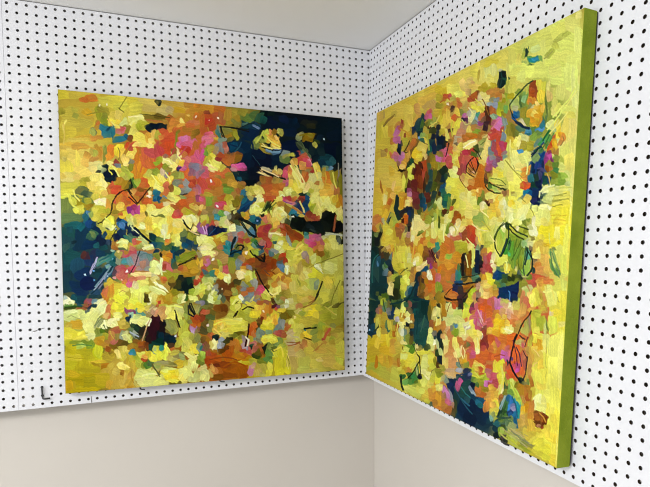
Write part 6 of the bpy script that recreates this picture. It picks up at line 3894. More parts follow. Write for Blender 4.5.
493 119 12 3 2 22 13940806
467 159 19 5 -2 9 11574320
452 207 18 1 4 11 1323322
494 194 18 1 4 10 2630684
543 98 13 6 -9 9 12347185
533 118 11 5 -8 12 13674568
532 133 17 7 -7 11 12348974
519 147 12 2 2 21 13677638
542 155 14 5 -9 15 13157438
547 146 11 4 -7 11 13945926
509 167 15 3 0 10 6699306
517 188 18 3 3 18 11369017
577 115 16 4 0 12 10263624
598 110 21 3 4 10 12357700
648 128 18 13 -12 6 13943870
611 144 15 6 -9 14 14212248
637 153 13 4 -3 13 5020804
649 173 19 -3 7 8 8933500
703 138 19 5 -1 8 8424600
736 151 14 3 2 19 10528800
561 177 22 3 2 10 12090711
550 185 17 3 1 10 11634015
587 163 16 5 -3 12 11045984
604 179 13 3 0 12 13678678
636 194 19 -1 8 13 9212976
671 201 14 1 5 12 9856810
621 201 28 2 3 8 11823646
584 197 16 1 4 10 11823658
546 200 17 4 -1 14 11051132
623 219 20 0 4 8 15260808
659 235 15 -5 10 9 11051100
686 245 14 5 -7 17 14206054
725 183 17 8 -9 12 12345480
730 192 17 7 -6 11 12872864
705 213 13 5 -8 14 12075325
719 225 18 1 5 14 12601397
745 260 13 4 -3 12 12601393
707 243 11 4 -5 14 7371908
708 254 14 4 -2 11 7108736
753 197 11 2 2 19 8686724
768 225 7 1 2 25 11579460
478 224 24 2 3 10 12082026
496 221 18 3 0 10 12607612
513 217 18 2 3 15 12344121
543 231 17 2 3 15 13414466
604 241 29 2 4 10 11351349
449 236 16 3 -1 10 12085408
492 242 18 4 -4 14 13128812
505 254 18 3 0 18 12078152
475 259 18 4 -1 8 10521648
540 255 14 2 2 13 13420634
483 277 21 -4 10 10 1846300
481 330 15 4 -6 14 1724016
489 347 18 3 -3 14 1857616
492 377 15 0 4 15 1593424
460 368 18 5 -8 14 12371058
508 359 18 2 0 10 2651204
521 380 12 2 -4 17 7111728
539 387 17 1 2 10 9999404
565 287 14 2 -1 14 9847865
586 284 14 3 -4 16 10111041
590 262 16 3 -1 12 12080200
605 262 16 1 3 10 12081988
532 296 17 1 3 10 13949044
522 318 23 3 0 13 13947982
542 346 26 5 -2 9 13156414
512 336 15 2 0 10 12370010
556 379 17 3 -3 17 12894274
613 355 16 1 3 14 13680734
625 365 16 2 -1 17 13947002
641 379 15 1 3 14 13684846
589 388 16 0 3 13 13420630
610 312 17 7 -7 7 12889164
588 309 16 5 -5 8 12625992
642 270 15 3 0 12 12604462
628 283 15 5 -5 8 11819818
672 337 17 0 6 17 11820823
633 339 20 -5 10 10 11819803
647 331 15 0 5 14 11363102
671 378 12 3 -6 15 5535772
691 383 9 -2 12 16 8155180
667 271 15 3 -1 12 13156446
682 276 10 2 -3 15 14207094
701 281 14 4 -3 12 11558028
710 280 14 2 1 12 10508408
721 296 11 4 -6 11 9455720
729 288 14 3 -2 11 8675452
698 304 14 0 4 12 8148020
695 322 12 2 -1 16 7686186
756 295 20 4 -2 12 12895346
736 318 18 3 -1 11 13943882
754 323 13 3 -1 11 14208066
771 314 9 1 2 28 13420646
765 341 17 0 4 13 12106832
733 335 20 7 -4 8 13158486
736 375 30 3 1 7 13683806
709 373 19 0 2 9 13420642
746 387 13 3 -6 17 14201910
738 398 14 1 0 13 14202938
765 397 13 2 -3 15 14211212
475 402 12 1 0 15 9740344
500 407 18 0 2 10 4472860
506 404 18 0 3 10 5646871
464 452 13 0 2 22 13420634
497 436 15 1 0 13 11578428
519 424 17 3 -6 14 14210184
513 417 17 3 -4 9 13945978
526 434 15 2 -2 10 13684856
498 450 15 2 -3 13 14210168
488 476 18 1 0 18 13420630
506 470 12 0 2 18 13684834
477 493 12 1 0 13 11054144
536 412 14 4 -7 12 13154378
522 451 12 2 -4 18 7111716
549 435 14 3 -9 16 9393194
565 417 19 3 -4 16 9391127
560 429 17 2 -2 9 10376990
593 431 11 0 3 17 11828518
584 449 16 1 -1 14 13941842
567 449 14 2 -3 14 14209176
551 461 17 -8 14 9 14471324
535 474 17 -2 4 10 13150348
602 409 24 -1 3 9 13419602
623 414 23 1 2 9 13682790
660 428 20 3 -2 13 9216072
685 435 14 0 3 13 9479244
656 440 20 0 2 9 9478212
699 427 9 -1 7 19 12106832
717 422 14 1 0 13 13416518
735 417 14 1 2 12 14201914
727 428 14 2 -2 11 13943870
767 422 18 1 1 11 14472328
627 451 22 -4 6 9 12342310
617 460 18 -6 7 7 12345134
596 469 18 -9 11 7 10834997
586 475 16 2 -1 9 10378071
613 475 21 1 1 14 9652266
634 473 16 0 2 20 11355174
645 485 13 2 -4 16 11812134
564 481 21 -4 7 9 11819837
548 484 17 2 -3 9 12084044
679 480 14 -1 6 16 14207046
699 480 12 0 2 19 11055168
709 486 14 1 -2 16 12105804
722 475 14 0 2 19 12895330
724 448 14 -1 4 13 13157466
733 440 13 4 -6 12 13682798
771 467 13 2 -3 18 9483332
760 493 13 0 2 23 11057212
770 507 13 3 -6 12 11580484
776 538 23 -2 4 13 13684822
743 507 9 0 2 19 13420642
749 530 13 1 -3 16 13946986
729 510 14 1 -2 11 14208078
519 487 18 1 -1 10 12348974
550 506 17 0 0 18 11822894
487 537 18 -1 5 15 12351014
529 536 17 2 -3 10 11055168
513 553 32 -3 2 7 12881198
466 503 12 -1 5 12 2129523
589 507 22 0 1 14 11052076
572 503 14 -1 4 11 10525744
637 513 15 0 0 17 13944930
649 528 10 0 2 20 13420626
613 538 13 0 1 17 4992024
634 534 10 0 1 17 6304788
674 537 15 1 -2 13 1320242
713 536 16 1 -1 16 11357260
502 569 18 -2 3 10 12351018
480 600 15 1 -4 15 12085091
504 589 15 1 -3 10 11365930
563 596 14 1 -4 14 10381892
483 630 15 -2 6 18 9215028
490 637 12 0 -1 14 8164400
485 657 18 -2 2 13 9204776
520 701 18 -1 -1 18 11368987
495 694 15 -2 5 18 11835452
489 704 12 -1 0 15 13683828
573 644 17 -1 1 10 11362090
589 575 11 1 -3 14 5010496
585 592 13 -2 6 17 3175540
595 585 11 1 -3 13 2915432
605 575 11 -1 4 17 3423272
626 568 15 -2 4 12 6044692
672 563 17 1 -2 14 1321266
587 611 16 -2 2 9 1329516
626 627 16 -1 1 9 9393947
647 629 17 -7 8 7 7101476
658 634 12 2 -8 12 5002268
577 624 17 -2 4 14 2831702
599 629 16 -3 5 12 3944492
602 664 16 -2 2 17 3418156
609 676 21 -4 4 9 2107691
575 672 17 -3 2 9 10834974
542 682 17 0 -3 13 14209148
554 694 23 0 -2 10 13158514
594 699 24 -4 4 12 11845724
653 644 15 2 -8 17 11581480
634 667 16 -2 1 12 12630074
641 685 15 -4 9 16 13419586
631 692 13 0 -2 13 13159494
665 664 15 -1 1 14 12094785
669 648 15 -2 3 12 12096592
677 626 12 -1 2 20 9397064
676 675 10 -2 4 16 12343143
710 562 21 -1 2 13 11356236
708 589 14 0 -1 16 12881194
732 599 15 3 -6 13 14209070
696 625 12 -1 1 13 13944946
725 623 21 -2 1 13 13081680
730 631 21 1 -2 9 12884036
748 619 20 -1 0 9 12357693
757 624 11 -1 3 13 12094516
771 577 24 -1 1 13 935276
763 583 20 1 -2 11 802149
773 600 23 -4 4 10 5801028
796 615 13 -2 3 12 798042
780 636 17 -3 3 8 931162
741 651 18 -3 4 11 12344151
715 677 21 0 -2 13 13590306
734 681 21 -1 0 9 12870442
756 661 13 -2 4 15 11821900
769 657 13 -2 2 16 12610712
791 661 19 -2 2 15 13674624
534 728 17 -3 4 14 13157496
517 741 18 -3 3 15 11827765
492 734 15 -2 1 10 13680730
568 724 25 -1 -3 13 13158514
607 719 24 -2 0 13 12633198
548 753 17 -3 4 14 13148264
560 764 17 -3 4 17 12088897
496 784 12 -2 1 18 928050
517 808 12 -3 6 17 1846304
500 827 18 -5 4 9 2375708
508 846 15 -2 0 14 598315
533 785 15 -1 -3 14 14209148
541 810 12 -2 0 13 13679722
581 736 17 -2 0 10 6849656
576 749 14 -3 5 14 9215024
603 742 16 -3 5 17 12895334
639 725 22 -8 6 8 14209176
620 749 16 -2 2 14 13946978
664 715 15 -3 2 12 14471242
656 738 15 -3 4 16 13945946
663 759 20 -3 0 9 13944918
702 744 12 -2 3 12 14210166
679 768 12 -2 2 13 14470250
585 783 14 -1 -3 18 14472290
604 809 13 -4 5 13 13948018
618 785 10 -3 5 13 12612161
625 802 13 -4 8 19 12878152
590 841 17 -3 1 14 12619092
544 850 12 -2 -1 18 13678686
627 834 16 -1 -3 15 12882993
634 845 16 -4 2 9 9206844
649 773 21 -4 1 12 11821877
665 783 15 -4 7 16 12343105
661 799 20 -5 4 12 12083020
668 820 15 -4 5 16 12344106
652 813 13 -1 -1 13 12609329
693 818 14 -4 3 11 12608294
725 794 14 -2 -1 12 13067050
679 710 12 -2 2 12 12079232
690 718 14 0 -3 14 12078176
699 708 14 -1 0 12 11829633
727 705 14 -1 0 12 12344155
726 749 14 -1 -4 20 8664358
717 759 14 -1 -1 16 8138278
756 718 20 -5 4 11 14201902
777 698 20 -1 0 9 14465062
766 729 18 0 -2 9 13342762
792 728 19 -2 0 9 12879138
802 715 13 -2 1 11 14735470
749 748 13 -3 4 11 12344106
793 742 19 -1 -3 13 12872234
760 767 13 -1 -3 16 12880174
783 775 13 -2 2 18 12874282
771 794 20 -4 1 13 12870442
804 774 13 -3 4 15 12345488
755 815 20 -4 1 13 12350005
773 814 11 -2 2 16 13680702
790 811 17 -3 2 18 13683770
704 828 24 4 -7 9 14201930
564 869 31 -3 -2 8 12097648
574 984 24 -2 -7 14 10838833
515 922 18 -3 -2 14 13150252
507 907 18 -3 0 14 13683770
509 933 15 -4 3 10 13946986
532 918 15 -4 2 15 11830596
546 935 15 -8 15 13 10380154
546 935 10 -6 14 10 12089512
565 947 13 -6 12 14 11825304
576 882 36 -8 1 6 12627068
543 899 10 -6 13 9 7899252
611 900 13 0 -9 19 11556984
603 969 11 -3 2 25 3425316
596 981 11 -2 -1 15 5262376
653 890 20 -6 3 12 2116680
707 920 24 2 -7 10 1920616
686 916 18 2 -7 10 1326419
743 950 14 -2 -3 17 929100
701 855 26 -7 2 9 11580460
711 862 25 0 -3 6 12106800
725 850 19 -5 1 9 11055152
727 873 19 -5 3 16 8684576
714 897 18 1 -8 14 11823658
757 846 13 -3 2 13 12340320
772 857 13 -1 -2 12 11356232
797 843 15 -4 4 15 13418550
791 873 12 0 -6 14 13677662
757 893 18 -6 3 11 12884025
743 899 14 -4 2 13 12356932
754 920 13 -5 5 15 13341761
741 929 12 -3 0 13 12352053
782 921 13 -2 -3 17 13681726
774 932 18 -3 -2 12 13154374
784 944 13 -2 -2 12 11579456
811 902 12 1 -10 19 5006400
809 931 19 -4 -1 13 2374692
820 917 12 -3 -1 13 3430444
810 945 19 -8 3 8 1848352
759 972 27 -15 4 4 1323329
770 30 14 4 2 20 12894294
933 40 18 -5 7 7 11580496
854 39 17 5 1 9 12897402
850 63 23 6 2 9 5279820
977 102 20 6 1 12 13685870
922 94 31 9 1 8 13159522
799 48 11 5 -3 12 13420630
922 109 19 3 5 15 13159526
778 91 13 3 3 13 12893262
810 92 16 4 2 13 13685870
796 110 19 -2 10 13 13156438
776 115 13 5 -2 14 13157458
791 152 18 2 6 16 10004568
823 146 12 4 -3 16 7113796
855 136 15 5 -1 17 10831910
883 143 11 3 2 21 14203962
880 158 11 1 5 15 14468158
851 158 15 6 -2 11 12879146
879 191 14 7 -6 12 13341730
830 182 16 2 4 13 8685608
927 174 10 3 2 25 12895326
943 163 15 4 1 16 13159526
970 209 13 -6 15 15 13422690
963 247 10 2 2 25 14207066
964 303 15 2 2 20 13159522
979 323 15 2 2 19 13945950
779 212 17 3 1 18 9207848
796 218 14 1 5 16 7368740
866 213 17 6 -2 10 13081642
844 264 21 8 -6 13 9737260
807 247 12 5 -5 11 14472294
796 258 13 2 1 18 14472294
838 292 20 -2 9 15 14210158
802 281 12 1 4 15 14736506
828 312 22 5 -1 7 14209134
892 300 13 8 -13 12 1330814
882 314 20 8 -6 13 933232
917 306 14 5 -6 12 11025536
944 249 10 1 5 17 14466098
922 232 12 -5 11 11 13684860
789 331 13 2 -1 12 14209134
825 370 18 3 -1 12 14473310
874 354 17 2 1 17 1853508
914 353 11 1 3 16 1854524
959 358 15 -1 4 11 8167476
982 358 10 1 1 16 12107880
923 374 18 -2 3 8 13685880
941 391 19 4 -2 11 13684856
970 379 15 2 0 11 13683814
981 395 13 1 1 13 13945938
921 397 19 4 -2 10 12371058
956 400 22 2 1 10 13419602
952 439 15 0 2 14 14209090
963 452 18 3 -2 11 14207034
906 426 11 2 -2 14 14474362
869 430 17 0 2 12 13683810
841 423 17 4 -5 17 14737548
811 448 19 2 0 8 14473326
797 431 12 0 3 13 14738592
972 489 15 0 2 14 14472250
986 501 8 0 3 37 14474326
984 547 10 0 2 24 13159510
816 464 27 1 1 8 11053112
804 516 13 0 2 22 6067248
826 530 12 1 -4 22 6852656
840 549 12 -2 5 15 8161320
811 547 10 -2 6 15 8164400
880 469 13 -2 5 13 14475432
866 532 12 0 2 21 6066256
867 551 12 0 1 17 9745484
894 508 11 0 2 14 12889164
912 511 16 0 1 17 13149252
927 516 11 0 0 14 13677642
907 537 16 2 -3 14 12357704
922 539 16 0 0 14 13149256
929 544 11 0 2 20 13673552
899 576 17 -1 1 9 11818037
953 536 10 -1 6 20 8952912
826 582 26 -1 1 8 5001244
967 592 22 -1 1 14 12894290
980 626 10 -1 1 16 13945922
961 682 15 -2 2 20 13422674
811 596 27 -2 1 7 7109668
833 614 16 -1 1 18 794956
816 609 23 -1 0 8 1322323
906 619 11 0 -1 14 13419594
915 629 11 -2 4 14 12893254
839 646 12 2 -6 15 12105804
853 669 17 -4 3 8 12881228
820 709 12 -3 5 12 14473336
907 671 16 -1 -1 14 10790964
905 690 11 -1 1 17 12105788
919 685 9 -1 1 17 9740336
875 699 10 -1 -1 15 10526792
941 690 9 -2 3 16 10528828
964 810 10 -2 1 16 14210134
937 723 16 -2 1 17 13422698
934 742 11 -2 1 17 13948014
944 768 9 -2 2 20 13945934
916 732 16 -2 0 12 13675568
922 767 14 -3 2 21 13415494
917 789 14 -3 1 17 13682762
911 812 15 -3 1 17 13418570
926 814 14 -3 1 17 13683794
895 756 9 -2 2 21 12097592
893 778 9 -2 1 17 12620868
826 738 16 -1 -2 15 13592358
829 824 16 -3 1 15 13063206
931 848 16 -4 1 17 13947990
926 868 14 -4 1 17 14736528
941 879 16 -3 -1 11 14210162
970 887 10 -3 2 20 14208082
981 899 10 -3 2 20 13942850
969 918 15 -5 1 16 14472262
935 944 16 -5 2 14 13418562
977 936 18 -5 0 10 14469182
892 869 11 -2 -2 15 10376998
898 889 15 -3 -1 15 12354850
909 893 11 -3 2 21 12352821
907 915 11 -4 3 14 12354862
882 931 17 -6 3 11 12098636
901 936 15 -4 0 11 12098612
879 948 20 -1 -5 13 11048000
872 964 23 0 -4 9 11051084
895 956 19 0 -4 9 10524736
914 951 16 -3 -2 12 12101684
932 898 14 2 -6 11 9851938
943 902 13 2 -7 12 8865819
834 889 12 -5 6 16 3174576
855 897 12 -3 1 18 2126484
853 923 12 -3 2 22 2124432
818 904 10 0 -7 16 3959868
816 925 14 -5 3 10 2904096
844 867 9 -5 10 11 9743424
853 973 20 1 -5 9 10526780
829 983 20 1 -6 9 11054148
846 986 21 -2 -3 8 11579452
792 972 16 -11 11 8 1324353
834 965 20 2 -6 9 9213004
855 967 23 1 -4 7 10001492
876 974 23 1 -5 9 9214024
844 984 24 1 -5 9 10791992
865 986 23 1 -4 7 11317304
888 983 22 1 -4 7 10526776
905 956 20 -3 -3 15 12101692
921 967 19 -9 4 13 13155398
907 929 11 -2 -2 15 13150264
939 964 19 -8 3 13 14209090
951 975 28 -6 -2 12 13945914
986 984 17 0 -5 12 13942842
62 17 6 1 4 17 10520648
206 75 8 1 3 8 9845041
188 94 12 3 -2 7 11360072
230 125 8 1 1 10 9126182
344 89 10 3 -3 10 1850428
346 111 10 3 -3 12 5006376
384 80 17 2 3 7 12343127
392 96 10 3 -2 8 12605580
407 120 16 5 -1 6 10002500
404 126 10 1 4 9 11580496
388 130 10 2 1 5 4995096
420 116 10 2 3 11 9740356
299 141 18 3 2 8 12095548
384 157 17 4 -2 8 9998380
92 154 13 2 1 6 10381881
187 173 12 1 6 12 923691
209 150 8 1 4 10 4999224
191 216 12 1 5 12 8937544
258 177 11 4 -7 9 11367985
263 148 15 3 0 9 11047980
222 245 12 1 1 4 7419159
214 246 24 5 -1 3 1576976
263 230 11 3 -7 10 2898980
278 272 15 2 1 9 13947990
344 162 18 4 -1 7 2909264
376 221 10 2 0 10 13150316
399 252 13 1 4 11 4481088
371 241 10 2 -3 10 11356187
389 285 10 1 2 14 6044700
255 314 8 1 -1 9 2368532
278 317 15 1 1 7 9191520
138 413 7 1 -9 13 2110774
286 446 11 1 -2 9 2104348
241 418 12 1 -1 9 4201496
297 365 7 1 1 7 12357693
383 378 13 0 3 11 1330800
353 344 11 1 1 11 1719613
410 377 13 0 3 11 4474916
417 384 14 -8 6 3 6061120
443 382 10 0 2 10 7109672
372 406 14 2 -3 9 10521652
446 413 10 1 -1 10 9743436
203 431 16 3 -5 7 12344091
267 449 11 1 -2 9 7105604
402 439 13 1 -1 5 13158514
311 435 7 1 -4 16 14735512
315 480 11 1 -1 11 14473376
357 466 16 -7 5 3 5004320
363 459 15 -6 7 4 7898164
405 467 10 0 0 9 13159526
435 440 9 -1 4 9 13948044
439 488 16 0 1 7 12352057
427 499 19 -2 3 7 11052084
309 498 15 -1 2 7 10837809
63 570 7 0 1 12 5275808
68 682 14 0 -1 8 5004332
99 516 17 -7 6 3 11045956
131 576 17 1 -2 8 5010496
185 596 10 -1 3 6 1316896
125 698 18 -1 0 6 10527796
142 508 17 -1 2 6 13150312
326 519 7 -1 4 11 13596209
333 561 9 -1 2 7 15525056
298 623 11 0 -2 9 14476408
265 674 12 -1 2 7 8950832
328 629 15 -1 0 7 11049052
360 580 16 -4 4 5 13940846
412 550 6 1 -4 7 14731408
404 539 13 -2 3 7 7359524
425 550 13 -1 3 10 8404044
437 567 10 1 -2 9 9186436
445 556 9 -1 3 7 9452620
459 563 13 -1 3 10 11096110
455 518 12 -1 4 10 5010528
392 632 13 -2 5 10 8151068
411 613 13 -1 2 10 11367963
422 588 8 -1 4 8 15263944
436 601 10 0 0 7 14736564
422 668 13 -1 1 7 11050040
219 700 24 -1 -1 6 1850404
202 698 21 -2 1 6 5006388
102 744 14 -1 1 10 11365941
98 802 18 -1 -1 3 2104340
232 757 16 -2 1 8 11577520
235 784 12 -1 -3 12 11354398
211 791 12 -1 -1 10 11047984
279 744 15 -2 2 7 10383906
264 753 16 -1 -1 8 13150264
258 773 12 -1 0 8 13684858
290 701 15 0 -2 9 2906176
334 737 11 -1 0 11 11367982
333 767 15 -1 -1 9 9204776
304 767 11 0 -2 8 1318173
272 798 12 -1 -2 12 13686968
336 793 11 -1 -2 9 2370604
375 827 5 -2 5 6 13942904
471 708 9 0 -3 10 14471300
475 749 9 -1 1 15 11366939
451 766 13 -1 -2 9 14474362
479 796 9 0 -3 11 14738624
474 776 12 -2 2 10 7105628
478 786 9 -1 0 5 1916221
83 940 9 -1 -1 13 11825694
153 911 9 -2 4 15 12357678
261 898 8 -2 4 9 11828529
264 925 16 -2 -1 8 12895306
378 905 5 -2 7 18 10529900
397 923 14 -2 -1 7 1319200
401 927 12 -4 2 4 1119272
378 945 9 3 -8 5 5794852
458 847 16 -4 3 6 13158478
444 916 16 2 -4 4 14736540
484 856 9 -3 6 12 8158240
485 942 12 -3 2 10 13148216
451 989 17 1 -6 8 12102712
633 39 6 2 -3 15 11574332
664 62 15 3 2 9 13681762
608 50 11 3 0 6 12884059
589 72 13 3 1 10 12097628
655 74 20 0 5 7 11047972
703 84 13 0 5 8 11575336
646 81 12 3 1 6 11049008
738 65 13 5 -2 8 1318936
743 84 9 2 1 11 1854516
735 87 11 4 -2 10 992292
755 62 5 2 2 23 12631138
686 97 13 0 5 8 12352825
737 107 11 2 2 7 10383925
632 86 10 2 1 6 8670242
617 88 14 0 6 8 11362082
597 96 13 2 3 8 11356202
648 102 12 5 -2 7 13155460
673 111 15 4 0 7 13944948
494 61 12 3 0 6 11814984
512 72 18 4 2 8 11051076
569 86 16 2 3 8 13677654
697 120 14 2 2 6 8158300
716 125 12 2 1 6 8160392
760 127 8 1 4 12 9215020
747 132 9 3 0 7 9210908
492 171 8 0 10 16 13682778
490 180 7 1 4 10 13945950
440 141 13 2 1 10 1844260
515 101 9 3 -2 9 6045732
515 97 12 3 0 6 4731944
502 85 18 3 2 7 11369785
525 90 12 3 -1 9 11043892
554 97 11 1 3 7 11821873
545 117 14 6 -5 8 14204994
523 128 12 4 -2 8 12345130
532 169 11 3 -3 12 13155402
503 163 9 1 2 5 4992036
512 197 12 3 -2 9 9200688
577 109 13 2 3 10 11046992
561 121 11 2 3 10 7898172
614 114 16 4 1 8 13155406
625 123 15 7 -3 5 13683778
650 132 13 8 -7 6 13156418
641 135 12 8 -6 3 14209102
659 122 22 3 2 6 13156472
674 125 12 3 1 5 12367994
581 135 14 4 -2 9 11560068
573 136 10 4 -5 8 11034768
572 146 13 5 -3 5 3024186
585 148 11 3 -2 7 5777484
600 132 13 3 1 9 11051152
616 142 10 3 -1 9 13685904
607 152 10 1 2 6 13156476
620 134 8 3 -1 6 12107896
639 147 10 3 -2 9 3968116
638 162 10 2 1 8 8428716
652 153 10 3 -2 8 11628097
662 152 10 2 2 9 12346169
628 166 12 5 -4 6 8159336
654 171 12 0 5 8 9191532
645 181 15 5 -2 6 10252368
668 165 12 2 2 9 8148032
680 141 12 4 -2 8 5646871
692 167 7 2 2 19 5778460
679 182 12 3 -2 11 3943468
675 190 10 3 -2 7 3417128
717 138 11 1 3 8 9213088
688 129 12 2 1 5 9477280
704 150 14 4 0 9 11363114
699 143 9 3 -1 5 10837806
715 166 12 3 0 8 7902324
705 164 9 1 3 9 9216124
731 141 9 2 2 9 9739292
750 168 9 2 2 9 9208868
744 145 9 1 3 9 9215028
762 151 11 2 3 12 9741368
756 156 7 2 1 11 7117900
599 181 8 2 -1 9 13679698
624 177 13 4 -2 9 10844725
641 192 13 4 -2 7 8164400
657 207 15 4 -2 9 10840618
605 192 16 2 2 6 11366950
677 214 12 -2 7 8 12095556
686 210 16 -6 3 2 12103784
557 202 11 3 -1 8 12354900
541 209 11 2 0 6 7101504
586 222 11 2 1 8 14471282
668 224 14 -5 7 6 9738316
660 247 15 3 -1 9 7896132
645 241 9 -1 9 14 3951644
656 255 12 2 1 6 9210976
634 236 8 1 3 9 5002272
692 231 9 3 -2 8 14207096
680 256 12 3 -2 8 14471282
738 183 13 2 3 10 12611752
711 183 9 4 -4 7 10835043
696 214 9 1 4 11 12339261
717 244 11 3 -3 12 10373192
745 209 9 1 2 9 11356213
727 263 9 1 2 9 10503256
755 228 11 3 -1 12 7373964
756 186 9 2 1 11 8162432
753 250 11 1 3 12 11550816
761 249 7 2 -1 8 12073032
771 262 6 2 -3 15 13158498
759 268 11 0 2 6 9204852
454 224 19 3 1 7 9204792
518 205 9 1 2 10 11826737
554 227 11 2 0 10 13154390
564 219 11 2 1 10 13416522
536 217 11 2 1 10 13148252
588 241 16 3 0 9 11547720
624 241 10 2 1 9 11614506
630 251 13 3 -1 6 4481056
518 268 12 2 -1 10 10832953
552 267 11 1 3 10 13150272
497 298 9 0 4 10 2902064
459 358 13 2 -1 10 6052896
466 365 9 2 -6 9 13159556
474 386 12 -1 4 8 12634228
464 345 9 0 3 7 3419160
544 375 9 1 -2 9 5003300
534 393 12 1 1 7 11818030
596 276 8 2 -2 9 11355208
542 284 14 2 0 10 14212232
653 398 15 0 2 9 13420630
626 326 15 5 -4 7 12618045
578 311 10 4 -8 7 12357716
601 329 13 3 -2 9 13678686
619 294 14 6 -7 7 9856817
640 300 10 1 1 9 10379050
635 309 13 2 0 6 12094532
678 290 12 1 2 8 12349986
623 344 11 -3 7 7 11362086
664 351 15 2 0 6 13337913
644 355 18 2 0 6 13937728
660 362 12 3 -2 7 13340725
640 364 10 2 -1 4 13674552
667 384 10 2 -2 9 6324264
680 367 7 1 1 9 8160304
680 397 12 0 4 12 14472328
687 394 10 0 1 9 14736544
703 390 5 -1 10 11 5646878
697 401 7 0 1 7 13157486
672 280 10 2 0 7 13678678
657 266 7 0 2 6 11049020
698 296 12 2 -1 9 10505320
714 272 14 2 0 6 8158340
746 279 13 2 0 7 10632516
738 281 9 1 0 9 8670299
764 279 11 0 2 6 7376000
704 320 9 1 2 9 9733164
691 333 7 0 3 9 5258280
728 322 11 1 1 9 13420634
714 330 14 3 -1 7 12105808
747 345 17 6 -3 5 12633174
721 353 20 6 -3 5 10008652
735 361 14 3 -1 3 11059292
707 346 7 0 2 9 5008428
771 372 15 2 0 8 10515520
767 369 11 2 0 6 9200700
774 356 10 3 -3 6 11053136
719 382 13 -1 4 9 14209134
755 379 9 1 -1 8 13944918
774 401 11 1 0 13 13949092
757 405 11 2 -2 8 13682794
720 400 14 0 2 9 13151292
715 388 9 1 0 6 11633996
781 390 6 0 2 15 12104784
472 432 7 0 1 19 3951640
539 448 14 2 -2 10 9208872
576 421 11 1 0 10 10375183
572 436 11 0 2 10 14207098
545 458 12 -4 9 9 14998704
563 468 17 0 1 8 14207100
595 456 14 -4 6 6 14469234
605 441 16 1 0 9 13943894
649 412 15 1 0 9 13156450
626 439 16 1 1 9 13675592
672 446 17 2 -1 7 10528852
652 449 15 4 -1 3 14470264
749 421 9 -1 5 13 13150276
784 426 9 1 -2 15 13684856
759 436 13 2 -1 8 13681754
643 458 15 -1 3 9 12341286
630 491 15 0 2 9 11813930
656 501 10 0 0 12 10369337
649 467 10 1 0 9 12337442
665 488 7 0 2 9 12094552
664 467 12 1 0 9 14208110
693 462 14 -1 3 9 13945934
707 460 14 -1 3 9 13682762
710 501 14 2 -2 9 11053120
690 489 7 0 1 9 13154378
774 456 11 1 -1 11 13950088
778 453 6 0 2 8 14738608
751 447 13 0 2 7 13683826
744 464 7 1 -2 13 13158506
787 454 6 0 2 11 2636828
791 504 6 0 1 18 6067256
783 518 13 2 -2 8 3968048
721 518 12 0 0 9 14206022
530 534 12 0 0 7 8956992
587 548 16 0 0 8 12353834
472 510 9 -1 3 7 3968108
468 533 9 0 2 10 6046788
474 527 9 -1 2 7 8673081
605 507 16 0 0 9 11053096
611 519 16 1 0 8 10523688
595 519 16 -1 1 6 10000428
636 504 10 0 1 8 14207090
655 543 6 0 -1 12 13159522
607 535 11 0 0 11 2894888
635 547 13 1 -1 9 5254164
672 513 10 -1 5 13 7638116
668 522 10 -1 3 9 8164476
687 507 7 1 -1 9 4475972
670 543 12 -2 4 9 1122607
693 522 10 1 -2 13 10381109
697 516 10 0 0 9 11828533
685 549 10 1 -1 6 2892836
722 533 9 0 2 13 12076100
704 542 9 -1 4 12 10836823
703 527 10 1 -1 6 11365956
736 539 9 0 -1 16 13947020
733 547 7 0 1 6 14735528
484 603 12 -1 1 10 12347246
484 576 12 -1 3 10 12874270
488 684 9 -2 2 7 2894876
562 651 17 -2 1 8 12350001
604 562 11 -1 2 9 1846316
643 583 10 -1 3 12 7686159
618 596 13 1 -2 9 4999204
651 561 8 -1 2 9 13158498
667 572 15 1 -2 9 1719617
658 579 8 0 0 9 3955788
669 588 15 -2 3 9 4490344
664 594 15 -1 1 8 5008460
679 596 12 -2 2 6 1716527
686 563 10 -1 2 9 2365464
597 607 11 -1 2 6 1920631
656 616 10 -1 2 9 9989156
571 628 14 -2 3 9 2436431
596 651 11 -1 1 8 4729908
627 646 10 -1 2 8 4995104
623 659 11 0 -1 9 1844256
570 679 11 0 -1 8 11818790
662 628 10 1 -6 12 11058224
644 657 15 0 -2 9 13155386
630 670 7 -3 6 5 9744440
652 693 15 -2 1 9 13681730
681 614 10 0 -1 9 11831404
668 642 10 -1 2 9 11828556
683 638 10 0 -2 9 9468000
684 650 10 0 0 6 1321263
656 674 10 -1 2 14 6699332
661 680 12 -3 4 9 9712724
667 688 10 -1 1 8 12348985
720 559 14 0 0 9 11813953
702 571 12 -2 4 9 10375244
743 558 14 -1 1 9 14473376
739 567 14 1 -1 7 14209144
730 570 9 1 -2 9 10370365
726 585 14 0 0 9 14208070
741 596 9 1 -2 9 13947954
704 604 14 0 -1 9 13677654
717 635 14 -1 0 9 14202982
719 612 14 0 0 7 14206046
753 581 13 1 -2 9 1328499
779 565 13 1 -1 6 9215032
761 563 9 1 -1 6 5010508
782 602 13 -2 3 8 5011536
760 603 13 -1 1 7 7111728
790 593 13 0 -1 8 3952676
801 632 8 -1 2 8 1326433
791 562 10 -1 4 11 13681738
795 559 8 -1 3 8 13944906
789 582 13 0 0 6 3429424
752 612 9 -1 2 6 11047992
694 652 15 -1 0 9 12345156
707 690 14 0 -1 8 12343120
687 689 15 -1 -1 9 13129848
697 691 7 0 -1 8 13402272
764 652 11 -1 2 11 12349588
774 668 13 -2 1 8 12609696
762 678 11 0 -2 9 12089905
799 651 13 0 -1 11 13148276
787 672 13 -1 0 9 12884055
789 644 13 -3 2 5 11579484
771 686 13 -1 0 6 13677614
797 683 13 0 -1 6 13152326
668 700 22 -4 2 6 12347231
492 802 7 -1 3 15 12108928
503 864 12 -1 -2 10 5520408
512 822 9 -3 6 10 12371062
520 774 12 -2 2 10 13147224
